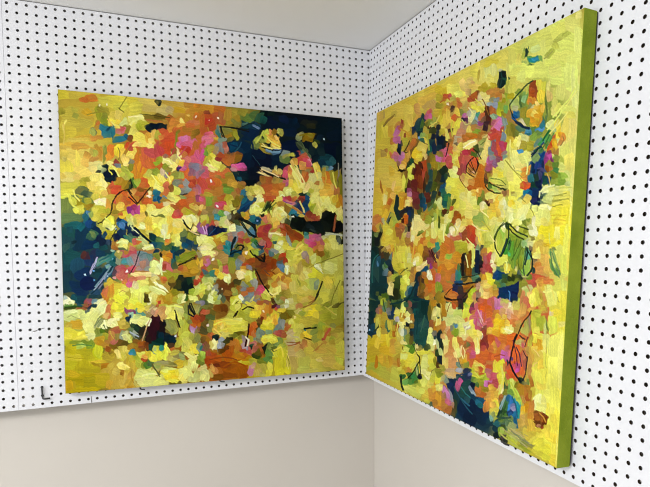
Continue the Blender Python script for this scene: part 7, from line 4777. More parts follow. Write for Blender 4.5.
586 735 11 -1 0 6 4751520
588 754 11 -1 1 10 8164392
564 744 8 -1 1 10 8158308
640 731 14 -6 5 5 12101776
615 756 11 -1 -1 10 14211192
632 760 16 -2 0 9 13681782
696 738 12 -2 1 9 14470250
691 788 10 -1 0 9 14999712
593 818 8 -2 4 9 14469240
611 773 13 -2 2 9 12348977
532 842 9 -2 4 13 13418602
632 820 13 -3 2 9 13148228
635 829 10 -3 3 9 12884002
644 837 13 -2 0 9 8160304
607 844 11 -2 1 9 6848628
653 763 15 -3 2 7 12881228
639 781 13 -3 2 6 9200688
649 779 10 0 -1 5 7105596
672 806 15 -2 -1 9 11818087
676 796 10 -2 1 7 12605560
713 709 12 0 -2 9 12872295
737 709 14 -3 3 8 12343120
714 724 12 -2 1 7 8669249
723 767 14 -4 3 8 9122097
720 735 9 -2 3 8 9847089
714 778 12 0 -2 8 11356217
738 730 11 0 -2 9 12354865
790 702 13 -1 -1 11 13344802
806 712 8 -1 0 10 14736536
791 716 6 0 -2 9 14469194
807 697 8 -1 1 8 14202954
738 727 9 -2 3 8 14200898
777 753 13 -1 0 9 12345179
764 764 9 -2 3 8 12881209
747 775 13 -4 3 8 12347185
795 764 13 -2 0 11 12876345
800 777 11 -1 -1 11 12608672
814 781 8 -1 -1 11 12083340
812 761 8 -2 1 8 11820891
746 825 14 -3 1 9 12342314
794 807 11 -3 2 11 13157430
807 810 11 -2 1 11 11826745
816 808 8 -1 -2 9 11818809
694 827 15 -2 -1 6 14467162
719 834 14 0 -3 8 13676626
707 835 14 0 -4 8 11818026
685 835 14 -4 3 8 13153346
729 838 14 -2 0 6 12105784
670 847 15 -2 -1 8 11055148
650 851 20 -5 1 6 2305352
613 859 16 -2 -1 7 10526888
528 869 14 -4 4 9 9999416
505 881 18 -3 0 7 8160296
742 832 14 -3 1 6 10837859
521 927 9 -1 -2 10 14735478
531 898 12 -2 -1 10 11052128
512 892 18 -5 2 6 7898144
577 960 14 -3 -1 10 11362166
560 961 11 -3 0 8 12345206
541 949 12 -4 3 9 10382928
582 946 6 -3 11 18 9211024
589 964 8 -1 -2 10 10516572
564 879 23 -5 0 5 13149288
609 871 22 -4 0 5 13147228
656 864 15 -3 0 9 2437459
666 858 12 -3 1 4 7106700
615 880 16 -3 0 8 2114892
619 889 10 0 -5 10 12343432
607 910 8 -1 -2 8 11030640
634 910 11 -2 0 10 2379836
657 930 15 -1 -4 8 2642000
679 884 15 -3 0 9 924978
678 905 5 -4 14 6 9215144
670 899 6 -4 8 6 7109772
712 928 17 2 -4 6 2319998
717 933 13 1 -4 6 2122341
758 960 13 -4 1 8 1326408
682 868 10 -2 0 9 6061108
686 855 12 -2 -1 8 12105788
735 856 14 -2 -1 8 10528820
715 846 12 -3 1 3 11818026
693 872 14 -4 2 6 9215028
712 871 14 -5 3 8 9475116
732 884 14 -2 -1 9 9206820
699 883 10 -1 -2 9 5008436
704 894 14 0 -4 8 12348981
724 901 14 0 -3 8 11362090
743 867 14 -2 -2 9 12346516
738 866 9 -3 1 6 12611744
754 867 9 -1 -1 6 11357268
743 843 9 -1 -1 8 11823715
801 833 13 -3 2 8 13682754
795 866 9 -2 1 8 13677686
788 885 12 0 -3 6 13157450
759 872 11 -4 2 7 13674552
779 887 9 -3 3 8 13148220
768 916 11 -4 2 8 13870920
770 945 11 -4 4 10 9215064
784 955 9 -2 0 9 10002500
766 952 7 -3 3 8 7905416
814 839 6 -1 -1 16 9210932
818 833 6 -2 2 8 11818041
812 870 8 -1 -2 16 3429428
822 880 8 -2 2 12 2450042
820 863 8 -2 0 9 5529644
796 932 6 0 -5 12 1849392
793 956 11 -8 6 5 1326401
827 940 6 -1 -1 13 9213040
818 934 6 -2 2 8 5012528
984 10 9 2 2 9 13948022
951 38 8 -2 5 6 11055180
919 54 9 -2 8 9 11843664
904 66 9 -7 8 7 10527816
879 41 8 3 1 16 13422702
820 40 11 5 -3 9 7374908
822 39 7 3 -3 8 2112560
812 41 5 3 -4 7 11054152
848 63 17 4 1 6 2129541
854 63 11 3 1 4 3443880
817 59 11 5 -1 4 10530904
772 128 13 2 2 9 11050016
805 128 9 -3 8 8 7900212
782 147 8 2 2 9 10530920
823 149 8 3 -2 11 8958064
820 162 10 3 0 8 7110716
811 151 4 1 -1 17 5007408
833 130 6 1 1 8 11841612
852 122 12 4 0 8 9388315
850 145 10 2 1 8 10372123
864 141 4 1 2 12 9390114
874 128 11 3 2 12 13680710
889 135 7 3 -2 9 13157446
843 162 8 2 0 8 12875310
862 161 7 1 3 8 12352810
848 173 9 4 -3 6 9210956
860 181 10 6 -5 6 12630144
870 171 7 1 2 8 14467178
868 180 9 3 -1 6 13936700
849 189 12 3 1 11 13673520
865 195 10 6 -5 6 14731354
890 185 7 2 -1 11 14463046
873 200 11 3 0 5 13340710
822 181 10 3 -1 12 9734188
799 178 12 2 2 9 1727120
794 183 12 1 2 6 1330818
792 163 10 3 -1 7 11052152
904 144 7 2 1 17 13946990
914 151 7 2 -1 7 12102744
911 165 9 2 2 12 13150308
904 186 4 1 4 21 6057008
926 199 10 3 -1 13 13157478
977 220 14 2 1 7 13681750
939 197 10 -5 8 7 13158494
988 142 3 1 3 28 13950068
959 320 7 1 2 14 11056200
963 330 10 3 -1 7 13159530
809 226 12 4 -2 8 7108656
781 237 13 4 -1 8 12099632
817 216 13 9 -7 5 5010520
823 204 13 10 -4 2 12630160
870 216 11 1 2 7 12882978
858 206 8 1 2 7 13340706
885 212 7 1 1 8 11830570
896 219 5 1 3 12 4484164
847 230 12 7 -6 7 3964060
849 233 9 5 -4 4 4490396
842 237 12 2 0 4 2846320
864 231 10 -2 6 8 6061108
887 235 12 -5 8 7 4490396
890 235 8 -3 6 6 5277872
893 224 8 -3 8 7 2848389
876 243 12 -5 8 7 7111736
865 247 11 -3 6 8 7902268
885 258 11 -6 8 7 8164416
910 260 10 5 -7 9 5016644
911 273 7 2 -1 7 5012532
892 262 5 -3 5 5 5013636
878 264 12 -5 5 5 6061168
890 282 8 -4 5 5 5009472
835 244 16 5 -1 8 13159552
826 239 12 2 1 7 12370034
856 268 12 2 1 12 10524716
832 259 12 4 -2 8 11050040
821 273 10 -2 6 7 3967144
815 243 8 0 3 8 14735470
811 253 6 2 -4 7 14998656
787 252 8 1 3 9 13679686
854 289 7 4 -5 6 13683818
845 322 15 0 3 8 13599022
856 318 8 1 0 5 13867069
877 300 9 6 -9 7 8164432
899 293 5 2 -3 7 1327486
871 320 11 2 -1 10 602447
886 317 11 3 -2 7 2441598
901 319 5 1 -1 11 2108755
920 299 8 3 -3 7 11816076
911 310 7 2 -1 7 9190520
898 329 11 2 0 5 5129587
880 329 11 2 0 4 793917
922 279 9 1 3 12 11818790
919 284 7 3 -3 7 12342299
928 271 7 1 1 8 12339227
931 259 7 2 -1 6 11818022
935 274 7 0 4 14 13344802
930 291 7 0 3 8 11369770
939 233 9 2 0 14 14207046
954 258 8 -1 4 8 13341738
958 268 8 4 -4 10 12880185
952 277 6 3 -5 6 11829569
940 295 8 3 -2 7 9991220
919 322 11 1 1 11 8157216
929 318 10 1 1 8 8681516
926 330 11 2 0 6 11103786
915 326 7 1 0 8 8671259
942 320 10 1 1 14 6060076
945 310 8 2 -1 7 8423480
944 335 9 2 -1 6 3963972
805 377 12 0 2 7 12104792
842 332 16 1 2 8 13342769
843 343 8 0 2 7 13339961
844 359 15 5 -4 8 12864554
852 362 10 2 -1 6 13326122
855 352 8 2 -1 5 12346165
881 347 9 2 -2 14 2111536
862 345 11 1 2 12 2912368
873 362 9 0 3 8 1326128
889 361 9 0 2 8 924989
899 346 7 2 -2 14 2829662
895 341 6 1 0 8 4343144
853 376 15 1 1 7 1733264
865 382 11 1 0 8 1330814
880 378 11 0 3 11 1125722
874 396 11 1 0 9 797000
881 399 11 2 -1 8 2829662
889 407 11 2 0 5 927044
896 392 7 1 -2 10 793921
924 352 5 1 -2 13 1721697
910 345 7 1 0 8 1721668
920 341 11 2 0 5 10257452
942 361 10 0 2 8 9215036
938 346 10 1 1 8 8160296
968 349 10 0 2 7 9743428
979 368 9 0 2 5 11057264
989 357 4 0 2 19 13684842
912 378 10 -2 4 8 14212240
928 392 11 1 0 10 12897402
950 409 13 -1 1 4 14210138
973 411 15 1 1 7 14209098
941 426 10 2 -1 7 13945930
916 417 15 5 -3 7 15000724
921 435 10 -1 4 14 14212210
883 417 11 2 -1 8 14474362
915 450 11 1 0 8 14472294
854 392 11 4 -5 11 14467154
851 399 9 3 -3 7 14206042
824 403 16 5 -4 7 14473322
796 414 13 2 -1 8 14736528
799 398 13 1 0 7 14203950
791 400 8 1 0 8 14469190
812 407 12 -1 2 6 14472282
851 447 12 2 -1 8 7371820
859 445 8 1 -1 6 8424500
842 436 10 -4 4 5 14212244
881 446 7 0 2 12 14210208
863 453 8 1 0 5 10526792
992 405 2 0 0 50 14475388
910 485 11 -1 2 8 13943878
941 470 9 0 1 14 14471218
958 478 8 0 1 16 14473326
936 493 19 0 1 6 14206006
929 503 10 -1 1 4 13150248
965 560 10 -2 4 13 12105800
973 572 15 -1 1 7 12370006
824 462 8 0 1 5 14473376
845 470 17 5 -3 7 10528820
838 478 13 7 -5 4 9215032
857 468 11 -1 2 8 8160296
810 483 12 0 2 8 8164400
798 497 5 1 -2 8 1124651
825 568 10 -1 1 8 10526772
803 558 6 -1 3 8 13943878
859 500 17 0 1 8 10007660
855 497 11 -1 2 7 9219180
866 492 8 0 0 5 11320448
884 474 9 0 2 8 14737584
872 463 8 1 0 7 12106864
878 492 11 1 -1 7 13682802
875 500 9 -1 2 7 12633220
877 511 6 1 -1 8 6839364
869 527 8 1 -2 12 5281916
868 559 10 -1 2 12 9219140
857 567 8 -1 3 8 7905344
904 498 11 1 -1 8 12099656
902 557 11 -1 3 12 12351029
913 562 16 -1 1 8 12880200
934 561 10 -1 2 10 13674572
899 526 11 0 1 8 14473326
900 516 5 -1 3 8 14472290
896 532 11 0 0 4 14736504
918 578 20 1 -1 6 12604469
888 579 9 0 1 8 11357245
918 581 11 -2 1 4 13335097
936 579 10 0 0 5 12875325
952 571 10 -1 2 7 13154390
945 521 8 -1 3 11 10267736
950 548 8 -2 7 13 7115852
962 560 9 -3 9 12 6065216
954 546 3 -1 5 11 13423718
964 548 4 -1 5 11 12109904
947 511 9 -3 2 4 12103752
891 563 6 0 1 8 1916221
814 585 12 -1 1 7 2897944
842 579 8 -1 2 5 3688480
877 580 11 -1 1 8 6847528
807 575 8 1 -1 6 11051060
987 591 8 0 1 13 12896350
941 604 16 -2 1 8 14210166
972 654 15 -2 1 7 14207038
988 679 10 -1 0 7 13945966
830 630 12 -2 2 8 1125718
827 642 12 0 0 7 1715524
850 604 8 -1 2 15 9208888
855 596 12 0 0 8 8160300
849 621 10 -1 2 12 9206836
863 593 12 0 0 8 9210928
886 591 17 -2 2 6 11818805
893 591 9 -1 1 8 12340296
890 599 11 -1 0 4 11360068
908 590 7 -1 3 7 13340744
916 600 11 -2 3 11 13938762
919 590 11 -1 1 8 13078585
940 587 16 0 0 6 13333049
954 590 8 0 0 5 13342792
930 599 7 0 -1 8 13150268
865 614 9 -3 7 11 12107888
869 617 7 -2 5 7 11057248
858 628 8 0 -2 15 12352076
871 640 9 -2 4 12 12609348
867 638 8 0 -2 11 12349008
881 621 9 -2 2 8 14467174
883 605 7 -1 2 6 12104816
889 628 9 -2 3 11 14474338
890 644 7 -1 1 6 14995562
921 620 5 -1 2 7 11047984
930 640 11 0 -2 12 11570236
934 653 10 -2 2 7 11569212
923 649 11 -2 2 8 12625980
936 634 5 0 0 8 12884020
832 652 11 3 -7 10 12629082
860 655 12 0 -1 12 12883016
833 669 12 -1 0 8 12881228
816 662 10 -1 1 8 14207112
817 676 12 -1 1 11 13869181
834 682 12 -1 1 8 13599052
827 691 10 0 -1 8 13335865
836 699 10 0 -1 7 12350005
847 692 12 -2 1 7 12095556
819 718 8 -1 1 6 14736528
852 702 11 -3 3 8 11045952
845 711 12 -1 0 8 11045948
891 654 15 -2 0 5 13344836
914 663 11 0 -1 8 11579452
910 702 11 -1 0 8 13683790
886 692 8 -1 1 17 9735240
868 708 12 -2 2 10 11052108
886 687 3 0 1 17 9203796
930 681 7 0 -1 14 10529848
936 693 5 0 -1 14 12371050
919 734 9 -2 3 14 13081642
904 721 11 0 -1 11 13946950
922 715 9 -1 1 8 13945926
910 751 11 -2 1 12 13677642
930 779 10 -3 3 10 13941822
931 828 11 -1 -1 8 13680714
893 730 7 -1 1 17 11050040
897 801 7 -2 1 17 11370820
904 824 7 -2 1 12 10381094
884 753 8 -1 -1 8 11044932
844 801 12 -2 0 12 13126752
856 802 10 -2 1 12 11027568
853 810 8 -2 1 5 12603544
872 804 8 -2 1 17 13590321
866 778 8 -1 1 17 11818052
878 784 6 -1 1 17 10376257
873 766 6 -1 -1 12 11628108
859 741 12 0 -1 8 11049048
851 740 12 -3 2 6 11576408
871 742 7 -2 3 7 11366992
821 772 6 -1 1 8 12871538
870 831 9 0 -3 8 2110500
862 830 8 -2 1 5 1847332
890 830 5 0 -4 11 7109688
882 834 8 -1 0 5 8157248
839 838 18 -4 0 6 12347182
831 848 8 -3 6 11 10794040
844 848 8 -3 5 10 11321424
837 844 6 -2 5 10 12373090
855 843 8 -1 -1 8 8154136
868 844 11 -4 2 6 10382878
891 840 11 -3 1 6 10842658
948 927 10 -4 2 7 14469186
931 932 14 -5 1 5 13151288
991 934 8 -1 -2 10 14204986
919 925 7 -2 0 12 13150264
909 848 9 -1 -1 12 12101688
883 855 9 -3 1 12 10841638
872 857 10 -2 1 11 11041828
902 855 6 -1 -1 11 10517548
877 875 9 -4 5 10 11830589
890 893 11 -3 1 10 12352798
879 902 9 -3 3 10 13674536
876 911 12 -2 0 7 13676610
892 920 9 -3 3 14 12095548
877 924 12 -3 0 12 12096584
936 907 14 0 -2 6 10378014
929 892 10 1 -2 4 8671266
954 904 7 0 -4 11 7681295
944 916 16 -3 -1 7 6695443
929 914 6 2 -4 5 6699283
866 905 6 -1 -1 22 1737612
858 888 8 -3 6 11 2919572
862 937 6 -2 1 11 2316912
843 903 10 -2 -1 10 7106712
847 905 8 -3 2 5 8683676
836 916 12 0 -2 6 2309488
837 925 8 -2 0 8 2445950
831 906 5 -1 -2 9 3966144
850 935 8 -3 2 8 1923710
804 888 8 0 -5 12 9202740
799 875 6 -2 3 8 14735512
816 871 13 -2 -1 9 8158248
832 867 12 -3 1 8 7115832
857 872 7 -4 9 12 11318336
852 862 6 -2 6 11 11847752
866 881 7 -3 5 9 11057212
808 941 13 -2 -1 9 5007416
805 951 9 -6 5 4 7109688
825 936 12 -1 -2 6 6323268
841 932 8 -6 7 5 7109704
838 941 10 -2 -1 9 7637052
826 950 9 1 -4 6 3954740
818 955 10 -4 3 6 5006420
810 961 13 -4 1 5 2903116
851 946 12 -4 1 5 9210984
847 952 14 1 -4 6 11052132
827 964 12 -1 -4 9 10527824
815 965 12 -5 1 5 6059080
832 971 11 1 -6 9 10002500
816 976 12 -1 -4 9 8950844
817 995 12 -6 3 6 1844260
808 990 6 -2 2 8 1911094
1001 881 2 0 -1 59 14735474
789 990 13 -5 2 8 597284
791 961 9 -8 9 4 2121313
825 951 6 -2 1 18 6060112
840 940 12 -4 1 8 6060100
845 947 12 -1 -3 9 9214044
813 963 8 -4 5 7 3951648
805 977 11 -2 -2 12 8164404
809 972 6 -2 1 8 10004552
863 961 29 0 -2 4 11575396
852 976 16 1 -3 6 11053144
895 976 15 1 -5 9 8160320
911 978 10 1 -5 9 9209920
915 988 15 1 -5 9 11839536
893 990 22 1 -2 4 8686636
813 987 8 0 -6 9 4997176
876 933 11 -5 3 10 12097604
959 986 17 1 -4 8 13419578
937 983 18 1 -3 6 12630074
964 924 10 -3 1 14 13942850
995 963 2 -1 0 41 14736494
329 150 7 1 0 5 7116988
433 419 5 1 -1 7 13684858
14 825 7 -1 0 4 9484504
728 51 9 2 1 3 11581580
487 81 6 1 0 3 14997680
750 212 3 1 0 2 14731354
694 218 5 1 1 4 14327930
630 302 8 1 0 3 13343862
657 353 5 1 0 5 15257720
708 396 6 0 0 4 3150876
762 360 13 3 0 2 2633752
798 646 8 -1 1 4 12106832
645 727 9 -4 3 2 14474448
815 795 4 -1 0 6 2109761
797 891 6 -2 1 5 9851938
828 30 2 1 -2 3 5009476
873 68 8 4 -1 4 7380040
840 72 12 3 0 2 5008440
764 82 5 1 1 4 5008436
899 162 2 0 2 8 7105580
909 197 2 0 2 14 10002504
903 215 3 1 -2 10 6060096
819 276 7 -1 2 4 5018812
920 292 7 1 0 5 8927312
939 282 3 1 1 10 14464050
933 244 7 2 0 5 10532976
932 311 5 1 0 4 8140896
801 373 8 1 0 4 10259524
832 357 6 0 1 5 12349994
893 356 6 1 0 6 1320264
910 391 7 1 -1 5 11582568
906 387 11 2 -1 3 5008468
903 394 4 0 0 5 2309444
926 418 8 3 -1 3 15000744
797 451 6 1 0 5 8686636
801 525 5 -1 2 5 5024864
797 508 4 0 -1 8 3959876
830 560 4 0 -1 8 13156462
812 563 6 0 1 6 11053104
881 487 7 0 1 4 8682552
862 576 10 -1 1 3 10529888
889 545 7 1 -1 5 9992268
893 539 7 0 0 4 8154180
951 513 6 -2 2 4 8949832
956 658 7 -1 0 5 13677682
952 656 3 0 1 5 13942932
811 654 6 0 -1 6 14473384
942 685 3 -1 3 11 6846524
867 745 5 -1 1 5 12344151
830 782 3 -1 2 5 5127532
843 790 4 -1 1 5 10371366
828 855 4 -1 0 8 8168520
937 920 7 0 -2 4 10515528
950 921 5 -1 0 3 9847842
800 886 5 -2 2 5 10381877
807 996 6 -1 -2 5 2894876
81 54 17 -7 8 4.1 9467948 2
115 44 21 -4.3 6 4.4 9467948 2
77 58 16 -5.3 4 2.3 7890988 2
104 50 14 -3.6 3.7 2.4 7890988 2
238 186 7 2.9 -1.4 1.2 2892820 2
249 187 6 -1.8 2.3 1.6 2892820 2
194 231 7 8 -4.2 0.3 2628628 2
213 241 14 2.8 -0.6 2.1 2628628 2
235 245 11 1.9 -0.2 2.1 2628628 2
355 171 11 7 -1.2 0.6 4998176 2
374 180 9 3.5 -0.6 0.8 4998176 2
352 270 1.2 -7 2 0.4 2888720 2
356 256 3 -7 2 0.5 2888720 2
191 348 -3.4 16 -14 -2 1323311 2
191 375 3.9 16 -14 -0.4 1323311 2
206 401 13 14 -13 1.9 1323311 2
21 635 -1.1 -8 3.7 -0.2 2846312 2
18 618 -1.4 -11 3.7 -0.2 2846312 2
17 598 -0.2 -10 3.7 -0.1 2846312 2
19 577 2.9 -11 3.7 0.1 2846312 2
27 558 5.4 -9 3.5 0.4 2846312 2
48 542 17 -8 2.6 1.1 2846312 2
180 519 -1.5 8 -3.2 -0.2 11366958 2
177 535 -1.5 8 -3.2 -0.1 11366958 2
253 592 12 -8 2.9 1.1 1317904 2
277 581 14 -4.6 1.9 1.5 1317904 2
438 523 6 9 -2.9 0.5 1513501 2
453 539 11 7 -2.3 1 1513501 2
350 833 12 8 -1.7 0.8 3419168 2
369 847 8 7 -1.8 0.7 3419168 2
278 849 2.5 4.7 -2.1 0.6 4731932 2
283 855 2.5 1.8 -1.9 0.8 4731932 2
385 858 8 3.6 -3.2 2 1580048 2
393 867 1.4 7 -4.2 0.9 1580048 2
387 881 -8 8 -3.7 -0.5 1580048 2
374 896 -7 8 -3.9 -0.3 1580048 2
358 915 -11 12 -3.9 -0.4 1580048 2
336 935 -13 10 -3.3 -0.9 1580048 2
396 884 2.5 7 -2.9 0.8 1844244 2
400 897 2.5 7 -2.9 0.8 1844244 2
402 911 -1.2 8 -2.9 0.4 1844244 2
278 955 0.9 10 -7 1.6 1584156 2
282 972 4 9 -7 2.2 1584156 2
292 986 7 7 -7 2.7 1584156 2
466 898 2.7 -8 1.5 -0.1 5261344 2
477 885 10 -5.6 0.9 0.5 5261344 2
663 229 5 -2.3 0.9 0.6 5001252 2
673 226 5 -1.5 0.7 0.7 5001252 2
566 306 3.6 8 -2 0 7681303 2
577 320 8 8 -1.7 0.4 7681303 2
593 334 9 7 -1.5 0.6 7681303 2
622 263 -9 3.5 -1.7 -1.4 2365464 2
606 273 -8 7 -2.2 -1.1 2365464 2
598 287 -0.7 8 -2.5 -0.5 2365464 2
606 300 9 5.3 -1.5 0.9 2365464 2
626 310 13 5.6 -1.1 1.1 2365464 2
647 273 3.3 8 -2.1 -0 2366488 2
649 288 -2 8 -2.1 -0.5 2366488 2
643 301 -3.4 7 -2.1 -0.7 2366488 2
612 276 6 5.7 -1.4 0.4 3941400 2
626 289 9 8 -1.3 0.4 3941400 2
638 300 4.5 3.9 -1.3 0.4 3941400 2
612 290 7 7 -1.2 0.3 4466716 2
628 302 10 5.2 -0.8 0.6 4466716 2
721 329 12 2.9 -0.3 1 5008424 2
744 334 12 2.8 -0.2 1 5008424 2
764 344 9 7 -1.2 0.6 5008424 2
695 349 8 7 -2.4 0.9 1846296 2
715 361 13 5.1 -1.2 1.6 1846296 2
740 367 15 2.1 -0.1 1.9 1846296 2
712 341 9 5.7 -1.6 1.1 2374688 2
732 350 13 4.3 -0.8 1.4 2374688 2
755 357 12 3.5 -0.6 1.5 2374688 2
685 415 9 4.9 -1.3 1 15261836 2
702 424 9 5.2 -1.4 1 15261836 2
763 453 -11 8 -1.5 -0.8 2634776 2
746 469 -6 9 -1.8 -0.6 2634776 2
740 487 -0.4 9 -1.9 -0.1 2634776 2
745 505 5.6 11 -1.8 0.3 2634776 2
758 523 8 8 -1.6 0.6 2634776 2
770 525 5.5 -7 3.4 1.1 1850428 2
778 510 4 -9 3.6 0.8 1850428 2
786 494 4.1 -8 3.5 0.9 1850428 2
619 535 4.3 6 -2.8 0.7 13418610 2
626 547 3.4 7 -2.9 0.5 13418610 2
657 453 11 5.9 -0.9 0.6 14209176 2
678 460 10 1.9 -0.3 0.8 14209176 2
700 464 13 1.9 -0.2 0.8 14209176 2
554 629 -12 6 -1.6 -1 3416088 2
534 642 -10 8 -2 -0.8 3416088 2
523 657 5.3 5 -2.5 0.9 2101272 2
543 662 16 0.4 -0.4 1.6 2101272 2
573 661 16 -2.3 0.4 1.5 2101272 2
610 611 16 -0.9 0.2 1.8 1844260 2
640 607 16 -2.6 0.6 1.7 1844260 2
665 603 11 -2.3 0.8 1.6 1844260 2
547 678 -5.5 7 -2 -0.4 8668183 2
540 692 -2.6 6 -2.2 -0.1 8668183 2
710 741 1.6 4.5 -1.1 0.3 15000768 2
708 750 -3.4 5.2 -1 -0.2 15000768 2
613 796 -2.1 9 -2.3 0.1 14467204 2
615 810 3.4 6 -2.2 0.7 14467204 2
631 795 4.8 5.9 -2.1 0.8 14471300 2
635 808 -0.8 8 -2.2 0.2 14471300 2
607 831 4.8 5.8 -1.7 0.7 6052948 2
617 842 6 5.5 -1.5 0.8 6052948 2
700 708 4.4 5.8 -1.7 0.6 13344920 2
707 718 3 4.5 -1.7 0.6 13344920 2
638 938 11 2.6 -2.4 2.5 2449011 2
658 943 12 3 -2.4 2.4 2449011 2
813 889 -4.6 11 -1.5 0 9217172 2
804 911 -4.7 12 -1.5 0 9217172 2
893 70 8 -2.2 1.3 1.4 10000460 2
906 65 6 -2.6 1.4 1.4 10000460 2
842 114 -11 1.6 -1.5 -1.9 2639916 2
826 118 -6 2.8 -2 -1.8 2639916 2
815 124 -6 3.4 -2.1 -1.7 2639916 2
803 130 -7 3.3 -2.1 -1.8 2639916 2
791 136 -6 3.2 -2.2 -1.7 2639916 2
779 144 -7 5.6 -2.4 -1.6 2639916 2
772 154 1.2 5.6 -2.4 -0.4 1850420 2
776 165 4 7 -2.2 0 1850420 2
784 178 4 7 -2.2 0.1 1850420 2
983 168 -2.5 4.1 -2 -1.2 13950058 2
977 176 -3.7 4.8 -2 -1.2 13950058 2
970 184 -4.8 3.5 -1.8 -1.4 13950058 2
961 190 -5.3 3.3 -1.7 -1.5 13950058 2
951 197 -5.4 3.6 -1.8 -1.5 13950058 2
941 203 -5 3.4 -1.8 -1.5 13950058 2
930 210 -7 4.5 -1.8 -1.5 13950058 2
989 174 -3.4 3 -1 -0.8 14736494 2
982 180 -4.4 3.9 -1 -0.8 14736494 2
974 187 -3.9 3.6 -1.1 -0.8 14736494 2
966 194 -4 3.5 -1.1 -0.8 14736494 2
955 203 -8 5.7 -1 -0.8 14736494 2
920 171 3.4 -3.1 0.7 0.5 11053132 2
927 168 3.6 -0.4 0.4 0.6 11053132 2
795 193 9 8 -3.7 1.4 1322312 2
814 207 12 8 -2.7 2.2 1322312 2
836 219 14 5.7 -1.3 2.9 1322312 2
788 188 7 3.8 -0.8 1 1726092 2
797 193 3.8 1.6 -0.5 1.1 1726092 2
912 246 -6 5.8 -3.2 -2.1 3968068 2
901 256 -5.8 4.8 -3.2 -2.2 3968068 2
889 264 -8 4.4 -2.9 -2.4 3968068 2
909 248 -7 5.4 -1.9 -1.4 1858608 2
899 258 -3.5 5 -2.2 -1.2 1858608 2
893 270 -8 3.6 -2 -1.8 1524072 2
877 277 -10 4 -1.9 -1.8 1524072 2
884 277 -10 2.6 -1.4 -1.7 928068 2
868 284 -8 4.4 -1.9 -1.5 928068 2
888 272 -5.5 3.2 -1 -0.9 2646044 2
877 279 -5.6 3.2 -1.1 -0.9 2646044 2
787 286 3 10 -1.6 -0.1 9738316 2
797 305 7 10 -1.4 0.3 9738316 2
930 224 -5.1 4.2 -1.4 -1 14474396 2
918 232 -7 5.2 -1.4 -1 14474396 2
937 230 -4.7 7 -1.2 -0.7 13419642 2
928 239 -5.2 2.9 -1 -0.9 13419642 2
960 267 2.1 4.3 -0.9 0.1 7367736 2
959 276 -3.1 4.6 -0.9 -0.5 7367736 2
954 282 -2.6 1.6 -0.7 -0.6 7367736 2
818 334 9 7 -0.6 0.4 9735232 2
831 345 4.5 4.7 -0.8 0.3 9735232 2
919 344 3.3 5.8 -1.5 0.2 11835468 2
925 356 2.4 7 -1.6 0.1 11835468 2
896 385 0.4 -7 2.1 0.3 14475424 2
902 376 7 -2.9 1.3 1.3 14475424 2
919 371 11 -1.6 0.7 1.4 14475424 2
936 369 7 -0.9 0.7 1.4 14475424 2
943 406 6 -1.2 0.4 0.7 8684592 2
957 404 9 -0.9 0.3 0.7 8684592 2
944 416 6 -1.5 0.4 0.7 7106600 2
960 414 10 -0.5 0.2 0.7 7106600 2
950 392 5.3 -0.2 0.2 0.6 9999416 2
962 393 7 1.2 -0.1 0.6 9999416 2
943 436 9 -0.2 0.2 0.7 12887080 2
960 437 9 1.4 -0.1 0.7 12887080 2
977 438 8 -0.4 0.2 0.7 12887080 2
951 446 9 0.1 0.1 0.7 12623912 2
971 448 12 2.1 -0.1 0.7 12623912 2
872 421 4.3 4.4 -0.9 0.4 8158260 2
879 430 3.4 5.7 -1 0.2 8158260 2
837 391 7 4.7 -0.8 0.5 8422448 2
847 398 4.4 2.5 -0.6 0.6 8422448 2
935 482 0.9 7 -1.3 0 12897378 2
937 494 1.3 7 -1.3 0.1 12897378 2
839 459 10 2.5 -0.6 1.4 3425308 2
857 464 10 3.2 -0.8 1.4 3425308 2
798 464 7 5.6 -2 1.1 2634780 2
815 475 12 6 -1.6 1.4 2634780 2
838 485 13 4.6 -1.1 1.6 2634780 2
834 505 -5.5 8 -1.2 -0.4 2903068 2
823 522 -5.6 9 -1.2 -0.4 2903068 2
814 536 -3.9 5.9 -1.3 -0.4 2903068 2
843 514 -5.4 8 -1 -0.3 5005340 2
834 530 -3.5 8 -1.1 -0.2 5005340 2
838 553 2.7 7 -1.1 0.2 5004324 2
847 565 7 5.4 -0.9 0.5 5004324 2
865 515 1.6 7 -2.9 0.2 1324338 2
864 529 -2.4 9 -2.9 -0.5 1324338 2
861 544 -1.5 7 -2.9 -0.3 1324338 2
879 525 3.8 10 -2.4 0.4 1125682 2
885 542 1.7 8 -2.5 0.2 1125682 2
884 558 -2.3 9 -2.5 -0.3 1125682 2
875 571 -7 5.4 -1.9 -1.2 1125682 2
858 573 -1.4 -3.6 1.4 -0.3 7375948 2
859 564 1.6 -5.8 1.5 0.2 7375948 2
943 527 1.6 9 -1.6 0.1 5008452 2
947 543 2.4 8 -1.6 0.2 5008452 2
956 559 7 9 -1.4 0.6 5008452 2
967 571 5.7 3.8 -1.1 0.9 5008452 2
947 523 2.8 4.7 -1.3 0.4 6061136 2
953 533 3.5 5.9 -1.3 0.4 6061136 2
959 543 3.3 5.5 -1.3 0.4 6061136 2
965 553 2.9 5 -1.3 0.4 6061136 2
971 564 3.1 6 -1.3 0.4 6061136 2
972 624 2.1 5 -0.8 0.2 9737276 2
976 629 2.8 0.4 -0.2 0.6 9737276 2
807 619 3 2.2 -1.2 0.7 3964080 2
809 627 0 5.9 -1.6 0.1 3964080 2
811 637 1.5 5.1 -1.6 0.3 3964080 2
888 662 -2 4.3 -3.1 -0.5 1580060 2
879 674 -9 9 -1.9 -0.9 1841176 2
864 690 -7 9 -2.1 -0.6 1841176 2
853 709 -5.4 11 -2.3 -0.3 1841176 2
946 720 0.1 5.7 -0.8 0.1 10002508 2
947 732 0 7 -0.8 0.1 10002508 2
946 747 -0.4 8 -0.8 0.1 10002508 2
946 761 -0.2 7 -0.8 0.1 10002508 2
947 776 1.5 8 -0.8 0.2 10002508 2
949 797 -1.3 7 -0.7 0 10790984 2
949 808 1.3 5 -0.6 0.2 10790984 2
